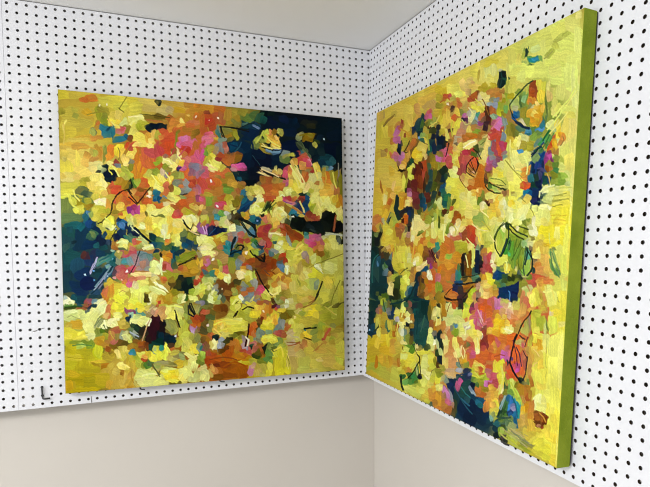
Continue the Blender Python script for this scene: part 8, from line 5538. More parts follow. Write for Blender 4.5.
911 750 6 3.1 -0.9 0.9 14204010 2
921 757 4.2 4.8 -1.2 0.7 14204010 2
909 784 3.6 -5 1.2 0.3 14463082 2
916 777 3.8 -2.9 0.9 0.6 14463082 2
842 727 -3.6 7 -3.6 -0.5 1580056 2
837 740 -2.6 8 -3.8 -0.1 1580056 2
833 756 -2.1 9 -3.1 0.1 1711392 2
828 774 -2.6 10 -3.1 0 1711392 2
825 788 -1.3 7 -3.1 0.2 1711392 2
830 803 7 9 -3.2 1.5 1316896 2
845 819 9 8 -2.9 1.8 1316896 2
862 830 9 4 -2.2 2.2 1316896 2
850 758 5.8 6 -1.6 0.9 3616068 2
859 771 3.8 8 -1.8 0.6 3616068 2
865 788 2.8 9 -1.8 0.5 3616068 2
885 774 0.1 6 -2.3 0.4 2104619 2
885 786 -0.1 7 -2.3 0.4 2104619 2
884 803 -1.2 10 -2.3 0.2 2104619 2
878 821 -4.4 10 -2.2 -0.2 2104619 2
874 762 5.6 6 -1.3 0.7 3417128 2
882 771 3 3.8 -1.3 0.6 3417128 2
860 725 7 3.5 -1.5 1.3 1846312 2
871 728 5.6 0.7 -0.7 1.5 1846312 2
881 728 -2.4 7 -1.6 -0.1 2106671 2
877 741 -1.6 6 -1.6 -0 2106671 2
849 949 6 1.2 -0.4 0.6 9212000 2
863 952 8 1.4 -0.4 0.5 9212000 2
880 954 9 1.1 -0.4 0.5 9212000 2
896 956 7 0.8 -0.3 0.5 9212000 2
834 968 7 1.2 -0.5 0.7 12893290 2
849 970 8 1.3 -0.5 0.7 12893290 2
871 972 14 1 -0.4 0.7 12893290 2
811 896 -3.8 8 -1.5 -0 8166552 2
804 912 -3.8 9 -1.5 0 8166552 2
835 999 11 0 -0.5 1 4998180 2
855 998 11 -1.1 -0.4 1 4998180 2
603 535 -0.1 8 -6 -0.1 2366488 2
603 549 0.2 10 -6 0 2366488 2
604 566 1.4 10 -6 0.3 2366488 2
607 581 1.4 8 -6 0.5 2366488 2
630 534 0.8 8 -9 0.2 8672275 2
631 549 0.8 10 -9 0.2 8672275 2
632 564 0.1 9 -9 0.1 8672275 2
632 577 -0.1 7 -9 0.1 8672275 2
620 538 4.1 7 -2.5 0.5 14210180 2
627 554 3.2 10 -2.5 0.3 14210180 2
649 506 0.4 8 -3.5 -0 13159530 2
650 522 0.5 9 -3.5 -0 13159530 2
650 538 0.4 8 -3.5 0 13159530 2
651 551 0.3 6 -3.5 0 13159530 2
669 523 0.3 7 -9 -0 1320250 2
670 536 0.4 9 -9 -0 1320250 2
670 552 0.2 11 -9 0 1320250 2
670 568 0.1 9 -9 0.1 1320250 2
586 614 12 -1.2 0.4 2.2 1844260 2
611 612 15 -1.6 0.5 2.1 1844260 2
640 608 16 -2.2 0.6 2.1 1844260 2
667 604 13 -1.9 0.7 2 1844260 2
612 593 11 -1.2 0.4 1.5 2894876 2
633 590 13 -1.7 0.5 1.5 2894876 2
663 584 19 -4.8 0.9 1.4 2894876 2
648 622 -11 9 -2.5 -1 2892824 2
625 640 -14 10 -2.3 -1.1 2892824 2
537 659 20 1.3 -0.8 2.3 2103320 2
570 660 16 -1.2 0.1 2.2 2103320 2
595 657 13 -1.3 0.3 2.2 2103320 2
602 663 7 7 -3.3 1.3 3681324 2
612 675 3.7 6 -3.5 0.9 3681324 2
192 707 21 -3.7 1.4 2.9 932154 2
234 699 25 -5 1.6 2.8 932154 2
276 688 20 -6 2.7 2.5 932154 2
314 678 22 -5 1.8 2.7 932154 2
352 673 20 -0.3 -0.5 2.9 932154 2
390 674 21 1.1 -1.2 2.8 932154 2
422 676 15 0.9 -1.2 2.8 932154 2
341 632 -4.3 8 -4.8 -0.5 797999 2
331 648 -7 10 -4.7 -0.6 797999 2
316 667 -10 10 -4.5 -1 797999 2
298 684 -9 8 -4.5 -1 797999 2
378 611 -1.1 14 -4.8 0 7097372 2
376 632 -0.9 9 -4.8 0.1 7097372 2
375 647 -0.8 8 -4.8 0.1 7097372 2
166 647 2.9 11 -5 0.5 14472328 2
168 665 -1.1 9 -5 0.1 14472328 2
482 727 2.8 7 -3.6 0.7 14472306 2
482 741 -2.9 8 -3.6 -0 14472306 2
501 716 4.2 9 -3.5 0.8 13944938 2
503 732 -2.8 8 -3.5 -0.1 13944938 2
394 560 11 -4.3 2 1.4 14736528 2
407 552 3.6 -4.3 3 0.7 14736528 2
263 556 2.9 13 -4.6 0.3 13684822 2
273 579 8 12 -4.4 0.7 13684822 2
194 508 5.7 13 -4 0.3 12105788 2
197 533 -3.4 13 -4.1 -0.3 12105788 2
252 593 13 -7 2.9 1.2 7369772 2
275 582 12 -6 2.6 1.3 7369772 2
325 504 -1.2 7 -4.3 -0.3 13674556 2
323 519 -1.5 9 -4.3 -0.2 13674556 2
320 536 -1.5 9 -4.3 -0.2 13674556 2
317 551 -1.2 7 -4.3 -0.2 13674556 2
430 526 10 8 -3.2 1.1 5644838 2
452 544 14 11 -3.2 1.1 5644838 2
682 697 7 9 -2.7 1 12605564 2
698 712 10 7 -2.2 1.3 12605564 2
690 685 6 8 -2.2 0.8 13868188 2
704 701 9 9 -2.1 0.9 13868188 2
717 674 -1.8 10 -2.8 -0 12868394 2
714 691 -0.9 7 -2.8 0.1 12868394 2
713 703 -0.7 6 -2.8 0.1 12868394 2
71 815 20 -12 4.1 1.2 2898968 2
94 795 4.3 -10 5.3 -0.1 2898968 2
124 711 6 13 -5.2 0.9 3953704 2
135 731 5.9 9 -5 1.1 3953704 2
92 782 6 13 -5.3 1.1 13154370 2
104 807 6 13 -5.3 1.1 13154370 2
236 781 -3.2 13 -3.9 0.2 13945946 2
238 805 5.5 12 -3.9 0.9 13945946 2
270 717 3.4 8 -4.5 0.8 14475386 2
268 735 -6 11 -4.4 -0.2 14475386 2
363 723 3 9 -4.1 0.7 1129789 2
369 741 2.7 11 -4.1 0.7 1129789 2
370 762 -0.7 11 -4.2 0.4 1129789 2
368 782 -1.4 9 -4.2 0.3 1129789 2
409 731 -2.8 8 -3.3 -0 3432524 2
404 747 -3.4 9 -3.3 -0 3432524 2
396 767 -4.9 12 -3.3 -0 3432524 2
103 48 28 -2.7 2.6 2.2 9202732 2
138 41 9 -4.7 3.6 1.9 9202732 2
216 106 23 9 -1.6 1.8 12355882 2
250 125 14 11 -3.6 0.7 12355882 2
239 175 12 -8 3.4 1.5 3943452 2
257 159 8 -9 3.6 1.3 3943452 2
606 126 12 11 -2 0.5 14209160 2
613 145 -4.9 9 -2.5 -1 14209160 2
639 111 15 12 -1.7 0.6 13945938 2
661 131 9 9 -1.9 0.4 13945938 2
573 152 10 9 -1.7 0.4 12104808 2
596 162 15 1.3 0.5 1.3 12104808 2
637 242 12 7 -1.4 1 2892824 2
657 260 9 11 -2.2 0.3 2892824 2
593 222 16 -3.4 1.5 1.5 15789248 2
622 217 14 -1.6 1.2 1.6 15789248 2
685 229 -0.2 5.9 -2.9 -0.6 14469234 2
684 242 -0.4 7 -2.9 -0.6 14469234 2
683 255 -0.8 7 -2.9 -0.7 14469234 2
681 267 -0.8 5.9 -2.9 -0.7 14469234 2
407 125 21 -3.3 2.3 2.2 13416526 2
436 114 10 -9 3.5 1.6 13416526 2
485 165 -2.4 10 -3.6 -1 13680726 2
490 183 8 9 -3.1 0.3 13680726 2
514 150 -2.3 10 -3.5 -1 12103744 2
516 171 4.2 12 -3.4 -0.3 12103744 2
379 160 4.8 12 -4 -0.4 10528824 2
387 180 2.9 9 -4 -0.4 10528824 2
391 195 2.3 8 -3.9 -0.4 10528824 2
619 271 6 9 -1.9 0.2 2366488 2
631 289 6 9 -1.9 0.2 2366488 2
647 271 9 11 -2.2 0.4 2628632 2
652 288 -4.9 8 -2.4 -0.9 2628632 2
501 209 -2.3 10 -2.9 -0.8 1121572 2
494 228 -5.7 10 -2.9 -1 1121572 2
665 119 9 12 -2.1 0.1 8671266 2
677 138 3.8 8 -2.3 -0.1 8671266 2
684 151 2.7 7 -2.3 -0.2 8671266 2
713 190 9 -8 2.4 1.4 13333125 2
728 180 7 -3.3 2 1.6 13333125 2
733 65 3.3 10 -2.2 -0.4 1850424 2
732 84 -4 10 -2.2 -1 1850424 2
792 454 1.2 7 -2.5 0 1849368 2
794 469 0.6 9 -2.5 -0.1 1849368 2
793 484 -1.6 8 -2.5 -0.3 1849368 2
789 499 -2.9 8 -2.5 -0.5 1849368 2
782 513 -4.5 8 -2.4 -0.6 1849368 2
774 526 -4.1 6 -2.4 -0.7 1849368 2
780 447 -6 2.9 -1.3 -1.2 2376732 2
767 454 -8 4.5 -1.6 -1.1 2376732 2
755 464 -5.4 5.8 -1.9 -0.8 2376732 2
747 475 -3.6 7 -2.1 -0.6 2376732 2
742 488 -1.3 7 -2.2 -0.3 2376732 2
742 502 1.5 7 -2.2 0.1 2376732 2
750 516 7 7 -1.9 0.7 2376732 2
762 528 6 5.6 -1.7 0.8 2376732 2
800 453 6 5.4 -2.2 1.1 2374692 2
814 463 9 6 -2 1.3 2374692 2
834 473 12 4.5 -1.1 1.6 2374692 2
855 480 10 3 -0.9 1.7 2374692 2
867 518 4.7 4.6 -1.8 0.9 1848356 2
876 528 4.9 5.9 -1.9 0.7 1848356 2
883 539 2.1 6 -2.2 0.3 1848356 2
885 550 0.1 6 -2.2 -0 1848356 2
882 561 -3.3 6 -2.1 -0.6 1848356 2
875 571 -3.7 4.8 -2 -0.7 1848356 2
859 512 -0.8 7 -1.9 -0.2 2903092 2
858 526 -1 8 -1.9 -0.2 2903092 2
856 540 -0.9 6 -1.9 -0.2 2903092 2
855 551 -0.3 5.8 -1.9 -0.1 2903092 2
857 566 3 10 -1.9 0.3 2903092 2
823 495 -1.5 7 -1.6 -0.2 5009448 2
819 509 -1.7 8 -1.6 -0.2 5009448 2
817 524 -0.8 7 -1.6 -0.1 5009448 2
816 535 -0.4 5.2 -1.6 -0.1 5009448 2
840 495 -0.4 7 -1.6 -0.1 5798956 2
839 509 -0.5 8 -1.6 -0.1 5798956 2
838 525 -0.5 8 -1.6 -0.1 5798956 2
837 539 -0.4 7 -1.6 -0.1 5798956 2
801 491 3.1 9 -2 0.2 3957804 2
802 507 -1.7 8 -2.1 -0.3 3957804 2
880 458 2.7 7 -2.2 0.2 15000752 2
882 472 -0.7 7 -2.2 -0.2 15000752 2
792 549 2.9 6 -2.4 0.5 14475388 2
793 561 -1.9 6 -2.5 -0.3 14475388 2
941 516 -0 4.9 -1.7 -0.1 6064208 2
942 526 0.9 6 -1.7 0.1 6064208 2
946 539 3.3 7 -1.6 0.4 6064208 2
953 552 4.2 7 -1.5 0.5 6064208 2
961 563 4.6 5.5 -1.4 0.6 6064208 2
969 572 3.7 3.9 -1.3 0.7 6064208 2
952 519 2 5.6 -1.6 0.3 8166488 2
956 531 2.8 7 -1.6 0.3 8166488 2
962 543 3.5 6 -1.5 0.5 8166488 2
968 553 3 4.7 -1.5 0.5 8166488 2
811 624 1.9 6 -1.6 0.3 4749480 2
811 634 -2 4.9 -1.6 -0.2 4749480 2
724 480 5.7 5.1 -1.8 0.8 14735488 2
734 489 5.6 5 -1.8 0.8 14735488 2
820 412 3 9 -2 0.1 14473336 2
820 429 -2.4 9 -2 -0.4 14473336 2
770 417 5.4 7 -1.9 0.5 14210154 2
774 431 -1.8 8 -2.1 -0.4 14210154 2
524 384 -2.5 9 -3.4 -0.6 7109684 2
517 399 -6 7 -3.2 -1.1 7109684 2
625 488 9 5.3 -1.7 1.1 13945978 2
645 499 12 7 -1.7 1.1 13945978 2
500 451 -2.2 13 -3 -0.3 14737556 2
500 476 3.1 13 -3 0.1 14737556 2
557 452 7 8 -2.9 0.8 12104780 2
561 465 -2.6 7 -3.3 -0.5 12104780 2
667 468 5 7 -2.2 0.5 13419626 2
676 482 4.5 8 -2.3 0.4 13419626 2
692 444 11 7 -1.6 1 11051072 2
710 457 8 7 -1.8 0.8 11051072 2
932 601 1.2 5.1 -2.1 0.3 14209134 2
935 611 1.8 6 -2 0.4 14209134 2
939 623 2.6 6 -2 0.5 14209134 2
943 633 2.3 4.9 -2 0.6 14209134 2
951 599 2.1 5 -1.9 0.5 14209122 2
956 610 2.7 6 -1.9 0.5 14209122 2
960 621 2.6 6 -1.9 0.5 14209122 2
965 631 2.1 4.9 -1.9 0.5 14209122 2
691 763 3.5 9 -2.4 0.6 14475404 2
691 782 -2.9 10 -2.4 0.1 14475404 2
643 729 -11 8 -1.9 -0.8 14475424 2
632 745 -0.4 9 -2.6 0.2 14475424 2
618 794 -2 11 -2.1 0.1 14735504 2
622 813 7 9 -2 0.8 14735504 2
583 796 3.5 6 -2.1 0.7 14733440 2
590 809 3.9 7 -2.1 0.7 14733440 2
598 825 3.8 10 -2.1 0.6 14733440 2
696 827 13 -4.3 0.6 1.4 13158490 2
716 826 8 3.4 -1.6 1.4 13158490 2
695 852 11 5.9 -1.4 1.1 13156434 2
716 854 10 -3.9 0.5 1 13156434 2
794 814 3.3 5.2 -3.6 1.5 13420634 2
799 825 2.9 7 -3.7 1.3 13420634 2
801 839 -0.4 9 -3.8 0.6 13420634 2
799 854 -1.7 9 -3.8 0.4 13420634 2
794 872 -4.1 11 -3.7 0.1 13420634 2
839 849 7 7 -2.1 1.2 11056188 2
853 865 7 9 -2.1 1.2 11056188 2
610 872 12 -3.2 0.5 1.8 1325402 2
632 865 13 -3.8 0.6 1.7 1325402 2
654 857 11 -5.9 1.5 1.3 1325402 2
636 910 12 7 -2.1 1.4 2846316 2
659 919 12 2.3 -1.4 1.6 2846316 2
597 915 7 5.2 -2.3 1.3 2117217 2
612 927 10 7 -2.3 1.3 2117217 2
630 939 9 6 -2.2 1.4 2117217 2
648 949 9 4.6 -2 1.5 2117217 2
664 957 9 3.8 -1.8 1.5 2117217 2
678 963 6 2.6 -1.8 1.5 2117217 2
808 892 -4.8 11 -2 -0 8956072 2
799 911 -5.5 9 -1.9 -0.1 8956072 2
806 714 12 -0 -0.3 1.4 15262896 2
823 715 7 0.6 -0.5 1.4 15262896 2
720 755 8 5.4 -2.1 1.4 8665390 2
731 769 3.4 9 -2.7 0.7 8665390 2
775 786 12 -5.3 0.9 1.2 10372138 2
796 781 10 -0.1 -0.4 1.4 10372138 2
834 742 2.4 4.7 -1.9 0.7 6038576 2
839 753 3.2 6 -1.9 0.7 6038576 2
844 764 2.7 6 -1.9 0.6 6038576 2
849 778 2.2 8 -1.9 0.5 6038576 2
852 792 1.2 6 -1.9 0.5 6038576 2
817 968 10 0.6 -1.1 1.8 10525792 2
840 970 13 1.4 -1.2 1.8 10525792 2
861 973 10 2.1 -1.4 1.7 10525792 2
880 978 10 2.5 -1.4 1.7 10525792 2
896 982 7 1.8 -1.4 1.7 10525792 2
806 981 7 2 -1.6 1.8 11053136 2
820 985 9 2.6 -1.6 1.7 11053136 2
837 989 9 2 -1.5 1.8 11053136 2
857 992 13 1.2 -1.1 1.8 11053136 2
878 994 10 0.4 -1 1.8 11053136 2
831 958 6 1.5 -1.2 1.4 9211992 2
845 961 9 2 -1.2 1.4 9211992 2
861 965 8 1.7 -1.1 1.4 9211992 2
880 967 12 1.3 -0.9 1.4 9211992 2
901 969 9 0.7 -0.8 1.4 9211992 2
849 964 6 1.5 -1.2 1.4 8158296 2
863 967 9 2 -1.2 1.4 8158296 2
878 971 8 1.5 -1.1 1.4 8158296 2
895 972 10 0.5 -0.8 1.4 8158296 2
911 973 7 -0.1 -0.6 1.4 8158296 2
801 941 15 -2.6 -0.4 2.3 2903104 2
827 934 14 -5.6 0.7 2 2903104 2
811 949 13 -10 1.5 1 5008456 2
834 939 12 -0.3 -0.8 1.8 5008456 2
818 905 -2.7 7 -2.4 0.1 3430444 2
812 918 -3.4 8 -2.4 0 3430444 2
803 936 -6 11 -2.3 -0.1 3430444 2
843 880 3.7 4.5 -2.2 1.2 2121335 2
851 890 4.2 6 -2.2 1.1 2121335 2
857 903 2.8 8 -2.3 0.9 2121335 2
861 916 1.9 6 -2.3 0.9 2121335 2
941 894 8 3.5 -1.4 1.5 12354865 2
953 902 4.4 4.6 -1.8 1.2 12354865 2
932 893 6 5.4 -1.5 1.1 8671266 2
941 906 2.7 9 -1.7 0.7 8671266 2
780 244 -0.3 7 -2.5 -0.6 14474362 2
781 259 0.6 9 -2.5 -0.4 14474362 2
783 273 2.2 7 -2.5 -0.1 14474362 2
788 287 3 7 -2.4 -0 14474362 2
793 298 2.2 5.4 -2.4 0 14474362 2
815 244 5.1 7 -1.8 0.3 14998660 2
816 258 -3.7 8 -1.9 -0.7 14998660 2
773 294 7 7 -1.7 0.5 9999420 2
787 307 9 8 -1.6 0.6 9999420 2
805 321 10 7 -1.2 0.9 9999420 2
823 332 9 4.8 -1 1 9999420 2
839 292 4 5.9 -2.1 0.3 14475392 2
846 304 3.7 7 -2.2 0.2 14475392 2
849 317 -0.1 7 -2.3 -0.4 14475392 2
848 328 -1.1 5.2 -2.3 -0.6 14475392 2
914 256 -3.1 4.6 -1.6 -0.8 2911288 2
908 265 -4 5.5 -1.6 -0.9 2911288 2
897 277 -7 7 -1.6 -1 2911288 2
928 253 -3.1 4.5 -1.6 -0.8 3966020 2
922 263 -3.8 5.4 -1.6 -0.8 3966020 2
913 275 -5.2 7 -1.6 -0.8 3966020 2
877 282 -5.8 4.9 -1.9 -1.2 794938 2
867 290 -4 3.9 -1.9 -1.2 794938 2
898 293 -4.4 4.9 -1.9 -1.1 1523063 2
889 304 -4.8 7 -2 -1 1523063 2
883 317 -2.1 8 -2.2 -0.6 1523063 2
880 330 -0.9 6 -2.2 -0.5 1523063 2
701 338 16 6 -0.8 1 3426332 2
729 346 14 2.5 -0.1 1.1 3426332 2
753 350 11 1.6 -0 1.1 3426332 2
959 202 -3.7 2.8 -1.3 -1.1 13950058 2
950 208 -5.1 3.9 -1.4 -1.1 13950058 2
941 216 -5.2 3.9 -1.4 -1.1 13950058 2
931 223 -5.3 4 -1.4 -1.1 13950058 2
921 231 -5.4 4.1 -1.4 -1.1 13950058 2
912 237 -3.9 3 -1.4 -1.1 13950058 2
965 215 -5 4.1 -1.4 -1 14473330 2
954 224 -7 5.4 -1.4 -1 14473330 2
942 233 -5.6 3.8 -1.3 -1.1 14473330 2
931 240 -6 3.9 -1.3 -1.1 14473330 2
921 247 -4.5 2.9 -1.4 -1.1 14473330 2
959 375 11 -0.3 0.3 1 12106832 2
976 376 8 1.1 0 1 12106832 2
990 378 6 1.1 -0.1 0.9 12106832 2
946 392 11 -0.4 0.3 1 8948788 2
968 390 12 -1.5 0.4 1 8948788 2
947 403 11 -0.5 0.3 1 9210936 2
965 402 8 0.3 0.2 1 9210936 2
979 403 7 0.3 0.1 1 9210936 2
'''


PAINT_N = 500
def smooth_noise(rng, n, cells):
    """bilinear value noise, -1..1"""
    g = rng.random((cells + 2, cells + 2)) * 2 - 1
    t = np.linspace(0, cells, n, endpoint=False); i = t.astype(int); f = t - i; f = f * f * (3 - 2 * f)
    a = g[i][:, i]; b = g[i][:, i + 1]; c = g[i + 1][:, i]; d = g[i + 1][:, i + 1]
    fx = f[None, :]; fy = f[:, None]
    return a * (1 - fx) * (1 - fy) + b * fx * (1 - fy) + c * (1 - fx) * fy + d * fx * fy

def srgb_lin(c): return np.where(c <= 0.04045, c / 12.92, ((c + 0.055) / 1.055) ** 2.4)

def lay_paint(data, seed, gain):
    """lay the strokes one over another; returns linear colours and the thickness of the paint (mm)"""
    N = PAINT_N; rng = np.random.default_rng(seed)
    img = np.zeros((N, N, 3)); hgt = np.zeros((N, N))
    w1 = smooth_noise(rng, N, 60); w2 = smooth_noise(rng, N, 130); w3 = smooth_noise(rng, N, 60); w4 = smooth_noise(rng, N, 130)
    fine = rng.random((N, N)) * 2 - 1
    for line in data.strip().splitlines():
        p = line.split(); kind = int(p[7]) if len(p) > 7 else 0
        cx, cy, ax, ay, bx, by = [float(t) * N / 1000 for t in p[:6]]
        h6 = int(p[6]); col = np.array([h6 // 65536, h6 // 256 % 256, h6 % 256]) / 255
        soft = kind == 1; fl = kind == 2
        ex = abs(ax) + abs(bx) + (3 if not soft else 4 + .35 * (abs(ax) + abs(bx))); ey = abs(ay) + abs(by) + (3 if not soft else 4 + .35 * (abs(ay) + abs(by)))
        x0, x1 = max(0, int(cx - ex)), min(N, int(cx + ex) + 2); y0, y1 = max(0, int(cy - ey)), min(N, int(cy + ey) + 2)
        if x1 <= x0 or y1 <= y0: continue
        yy, xx = np.mgrid[y0:y1, x0:x1].astype(float)
        wob = 0.25 if fl else 0.75
        dx = xx - cx + wob * (w1[y0:y1, x0:x1] * 1.8 + w2[y0:y1, x0:x1] * 1.1)
        dy = yy - cy + wob * (w3[y0:y1, x0:x1] * 1.8 + w4[y0:y1, x0:x1] * 1.1)
        det = ax * by - ay * bx
        if abs(det) < 1e-6: continue
        s = (dx * by - dy * bx) / det; t = (dy * ax - dx * ay) / det
        la, lb = math.hypot(ax, ay), math.hypot(bx, by); mn = min(la, lb)
        if soft:
            r = np.sqrt(s * s + t * t); a = np.clip((1.30 - r) / 0.75, 0, 1); a = a * a * (3 - 2 * a)
        elif fl:
            r = np.maximum(np.abs(s) ** 1, np.abs(t) ** 1); a = np.clip((1 - np.abs(s)) * la / 1.0 + .5, 0, 1) * np.clip((1 - np.abs(t)) * lb / 1.0 + .5, 0, 1)
        else:
            e = rng.uniform(2.6, 6.0); s0, t0 = s, t
            t = (t0 + rng.uniform(-.22, .22) * s0) / np.clip(1 + rng.uniform(-.38, .38) * s0, .45, 1.6)
            s = s0 + rng.uniform(-.22, .22) * t0
            r = (np.abs(s) ** e + np.abs(t) ** e) ** (1 / e)
            a = np.clip((1 - r) * mn / 1.0 + .5, 0, 1)
            u = (s if la >= lb else t) * rng.choice((-1, 1)); a = a * (1 - rng.uniform(0.05, 0.45) * np.clip(u - .1, 0, 1))
        # bristle streaks run along the longer axis
        k = rng.random(64) * 2 - 1
        acr = (t if la >= lb else s); idx = np.clip((acr * 0.5 + 0.5) * max(4, min(60, mn * 2)), 0, 62.99); i0 = idx.astype(int); fr = idx - i0
        streak = k[i0] * (1 - fr) + k[i0 + 1] * fr
        lng = (s if la >= lb else t)
        g = rng.normal(0, 1, 3) * 0.008
        lightness = 1 + (0.055 * streak + 0.05 * rng.normal() * lng + 0.02 * fine[y0:y1, x0:x1]) * (0.5 if soft or fl else 1)
        c = np.clip(col + g, 0, 1)[None, None, :] * lightness[..., None]
        op = 0.93 if not soft else 0.9
        al = (a * op)[..., None]
        img[y0:y1, x0:x1] = img[y0:y1, x0:x1] * (1 - al) + np.clip(c, 0, 1) * al
        if not soft:
            ridge = (0.16 + 0.06 * streak + 0.16 * np.clip(1 - np.abs(r - .86) * 6, 0, 1)) * (0.5 if fl else 1)
            hgt[y0:y1, x0:x1] = hgt[y0:y1, x0:x1] * (1 - 0.75 * a) + ridge * a * min(1.0, mn / 4)
    weave = 1 + 0.012 * fine + 0.02 * smooth_noise(rng, N, 170)
    pad = np.pad(img, ((2, 2), (2, 2), (0, 0)), mode='edge')             # crisp paint edges
    blur = sum(pad[2 + i:2 + i + N, 2 + j:2 + j + N] * w for i, j, w in ((0, 0, .2), (1, 0, .12), (-1, 0, .12), (0, 1, .12), (0, -1, .12), (1, 1, .05), (-1, 1, .05), (1, -1, .05), (-1, -1, .05), (2, 0, .03), (-2, 0, .03), (0, 2, .03), (0, -2, .03)))
    img = np.clip(img + 1.0 * (img - blur), 0, 1)
    lum = np.clip(img @ np.array([.3, .59, .11]), 1e-3, 1)            # pigment contrast
    img = img * (np.clip(lum + 0.24 * lum * (1 - lum) * (2 * lum - 1.02), 1e-3, 1) / lum)[..., None]
    lin = srgb_lin(np.clip(img * weave[..., None], 0, 1)) * gain
    return np.clip(lin, 0.001, 0.95), hgt

def paint_material(name):
    m = bpy.data.materials.new(name); m.use_nodes = True; nt = m.node_tree; b = nt.nodes['Principled BSDF']
    at = nt.nodes.new('ShaderNodeAttribute'); at.attribute_name = 'paint'
    nt.links.new(at.outputs['Color'], b.inputs['Base Color'])
    b.inputs['Roughness'].default_value = 0.5; set_in(b, 'Specular IOR Level', 0.03)
    tc = nt.nodes.new('ShaderNodeTexCoord'); n = nt.nodes.new('ShaderNodeTexNoise'); n.inputs['Scale'].default_value = 420
    bp = nt.nodes.new('ShaderNodeBump'); bp.inputs['Strength'].default_value = 0.08; bp.inputs['Distance'].default_value = 0.001
    nt.links.new(tc.outputs['Object'], n.inputs['Vector']); nt.links.new(n.outputs['Fac'], bp.inputs['Height'])
    nt.links.new(bp.outputs['Normal'], b.inputs['Normal'])
    return m
M_paint = paint_material('acrylic_paint')

SIDE = 0.9144
def painting(key, centre, u, v, n, seed, gain, edge_mat, label, DEPTH, BACK):
    root = bpy.data.objects.new('abstract_painting', None); COL.objects.link(root)
    root.matrix_world = frame_matrix(centre, u, v, n); root.empty_display_size = 0.1
    tag(root, label, 'painting', 'square abstract canvases on the pegboard')
    H = SIDE / 2; N = PAINT_N
    lin, hgt = lay_paint(STROKES[key], seed, gain)
    ax = np.linspace(-H, H, N); X, Yv = np.meshgrid(ax, -ax)
    co = np.stack([X, Yv, hgt * 0.001], -1).reshape(-1, 3)
    me = bpy.data.meshes.new('painted_canvas')
    idx = np.arange(N * N).reshape(N, N)
    q = np.stack([idx[:-1, :-1], idx[1:, :-1], idx[1:, 1:], idx[:-1, 1:]], -1).reshape(-1, 4)
    me.vertices.add(N * N); me.vertices.foreach_set('co', co.ravel())
    me.loops.add(q.size); me.loops.foreach_set('vertex_index', q.ravel())
    me.polygons.add(len(q)); me.polygons.foreach_set('loop_start', np.arange(0, q.size, 4)); 
    me.polygons.foreach_set('use_smooth', np.ones(len(q), bool))
    me.update(calc_edges=True)
    at = me.color_attributes.new('paint', 'FLOAT_COLOR', 'POINT')
    at.data.foreach_set('color', np.concatenate([lin.reshape(-1, 3), np.ones((N * N, 1))], 1).ravel())
    me.materials.append(M_paint); me.validate()
    o = bpy.data.objects.new('painted_canvas', me); COL.objects.link(o); o.parent = root
    # wrapped sides, slightly rounded at the front edge
    prof = [(0.0, 0.00005), (0.0004, -0.0004), (0.0005, -0.0015), (0.0005, -DEPTH)]
    ve = []; fa = []
    cs = [(-1, 1), (1, 1), (1, -1), (-1, -1)]
    for d, z in prof:
        for sx, sy in cs: ve.append((sx * (H + d), sy * (H + d), z))
    for k in range(len(prof) - 1):
        for s in range(4):
            a, b = k * 4 + s, k * 4 + (s + 1) % 4
            fa.append((a, a + 4, b + 4, b))
    obj('canvas_edge', ve, fa, edge_mat, root)['label'] = 'painted side edge of the canvas'
    # wooden stretcher and, behind it, dark strips added as the gap's shadow
    for a, b, c, d in ((-H, H, H - .045, H), (-H, H, -H, -H + .045), (-H, -H + .045, -H + .045, H - .045), (H - .045, H, -H + .045, H - .045)):
        obj('stretcher_bar', *box(a + .0006, b - .0006, c + .0006, d - .0006, -DEPTH + .0004, -.004), M_wood, root)
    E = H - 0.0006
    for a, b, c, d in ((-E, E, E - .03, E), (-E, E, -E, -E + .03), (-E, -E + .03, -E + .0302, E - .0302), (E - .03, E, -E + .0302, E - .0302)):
        obj('gap_shade_strip', *box(a, b, c, d, -DEPTH - BACK, -DEPTH - .0001), M_gap_shade, root)['label'] = 'dark strip standing in for the shadow behind the canvas edge'
    return root

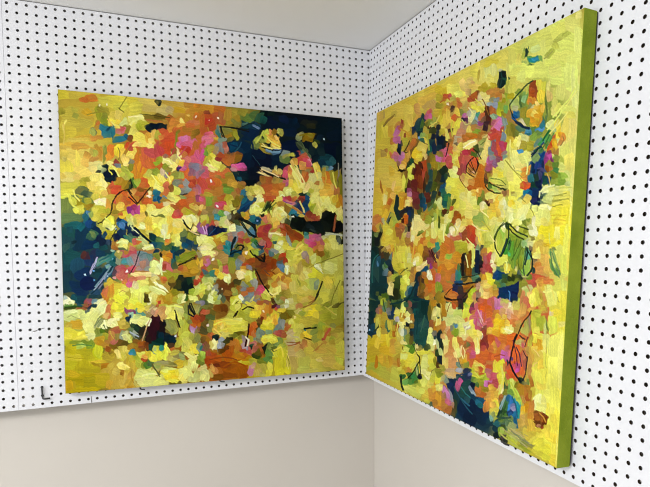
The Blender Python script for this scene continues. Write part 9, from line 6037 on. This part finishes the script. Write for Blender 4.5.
M_edgeL = mottled('dark_mixed_edge_paint', (0.16, 0.15, 0.03), (0.30, 0.27, 0.05), 9.0, 0.6, 0.25)
M_edgeR = mottled('olive_green_edge_paint', (0.17, 0.23, 0.012), (0.24, 0.3, 0.022), 14.0, 0.6, 0.08, 0.5, 300)
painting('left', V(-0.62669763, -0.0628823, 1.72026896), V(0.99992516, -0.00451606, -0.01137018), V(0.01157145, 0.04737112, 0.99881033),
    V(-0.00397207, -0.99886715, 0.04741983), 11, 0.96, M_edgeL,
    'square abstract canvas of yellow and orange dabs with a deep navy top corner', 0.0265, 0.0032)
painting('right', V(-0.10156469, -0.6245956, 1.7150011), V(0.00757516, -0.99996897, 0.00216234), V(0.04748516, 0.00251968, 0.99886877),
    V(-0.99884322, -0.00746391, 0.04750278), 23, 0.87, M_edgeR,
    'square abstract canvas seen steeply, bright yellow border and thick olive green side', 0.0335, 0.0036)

# ---------------------------------------------------------------- light
def area(name, loc, target, sx, sy, power, color):
    l = bpy.data.lights.new(name, 'AREA'); l.shape = 'RECTANGLE'; l.size = sx; l.size_y = sy; l.energy = power; l.color = color
    o = bpy.data.objects.new(name, l); COL.objects.link(o); o.location = loc
    o.rotation_euler = (Vector(target) - Vector(loc)).to_track_quat('-Z', 'Y').to_euler()
    return o

w = bpy.data.worlds.new('daylight'); scene.world = w; w.use_nodes = True
w.node_tree.nodes['Background'].inputs['Color'].default_value = (0.96, 0.98, 1.0, 1)
w.node_tree.nodes['Background'].inputs['Strength'].default_value = 0.52
area('ceiling_panel_light', (-2.1, -2.0, 2.40), (-1.3, -1.2, 0.6), 1.0, 0.6, 62, (0.98, 0.985, 1.0))
area('window_daylight', (-4.0, -1.8, 1.5), (0, -0.8, 1.5), 1.6, 1.3, 42, (0.93, 0.97, 1.0))


# ---------------------------------------------------------------- camera
cam = bpy.data.cameras.new('camera'); co = bpy.data.objects.new('camera', cam); COL.objects.link(co)
R_ = V(0.92337755, -0.3838676, -0.00442317); D_ = V(-0.032482, -0.06664315, -0.99724802); F_ = V(0.38251643, 0.9209801, -0.07400558)
m = Matrix.Identity(4)
for r in range(3): m[r][0] = R_[r]; m[r][1] = -D_[r]; m[r][2] = -F_[r]; m[r][3] = (-0.93333044, -1.92750519, 1.71370608)[r]
co.matrix_world = m
cam.sensor_fit = 'HORIZONTAL'; cam.sensor_width = 36; cam.lens = 551.5602669 * 36 / 650
cam.shift_x = -(345.93583 - 325) / 650; cam.shift_y = (286.14269 - 243.5) / 650
cam.clip_start = 0.02
scene.camera = co
scene.view_settings.view_transform = 'Standard'; scene.view_settings.look = 'None'
scene.view_settings.gamma = 1; scene.view_settings.use_curve_mapping = False
scene.view_settings.exposure = 0.06
scene.cycles.use_denoising = True
scene.cycles.denoising_prefilter = "ACCURATE"
scene.cycles.filter_width = 1.1
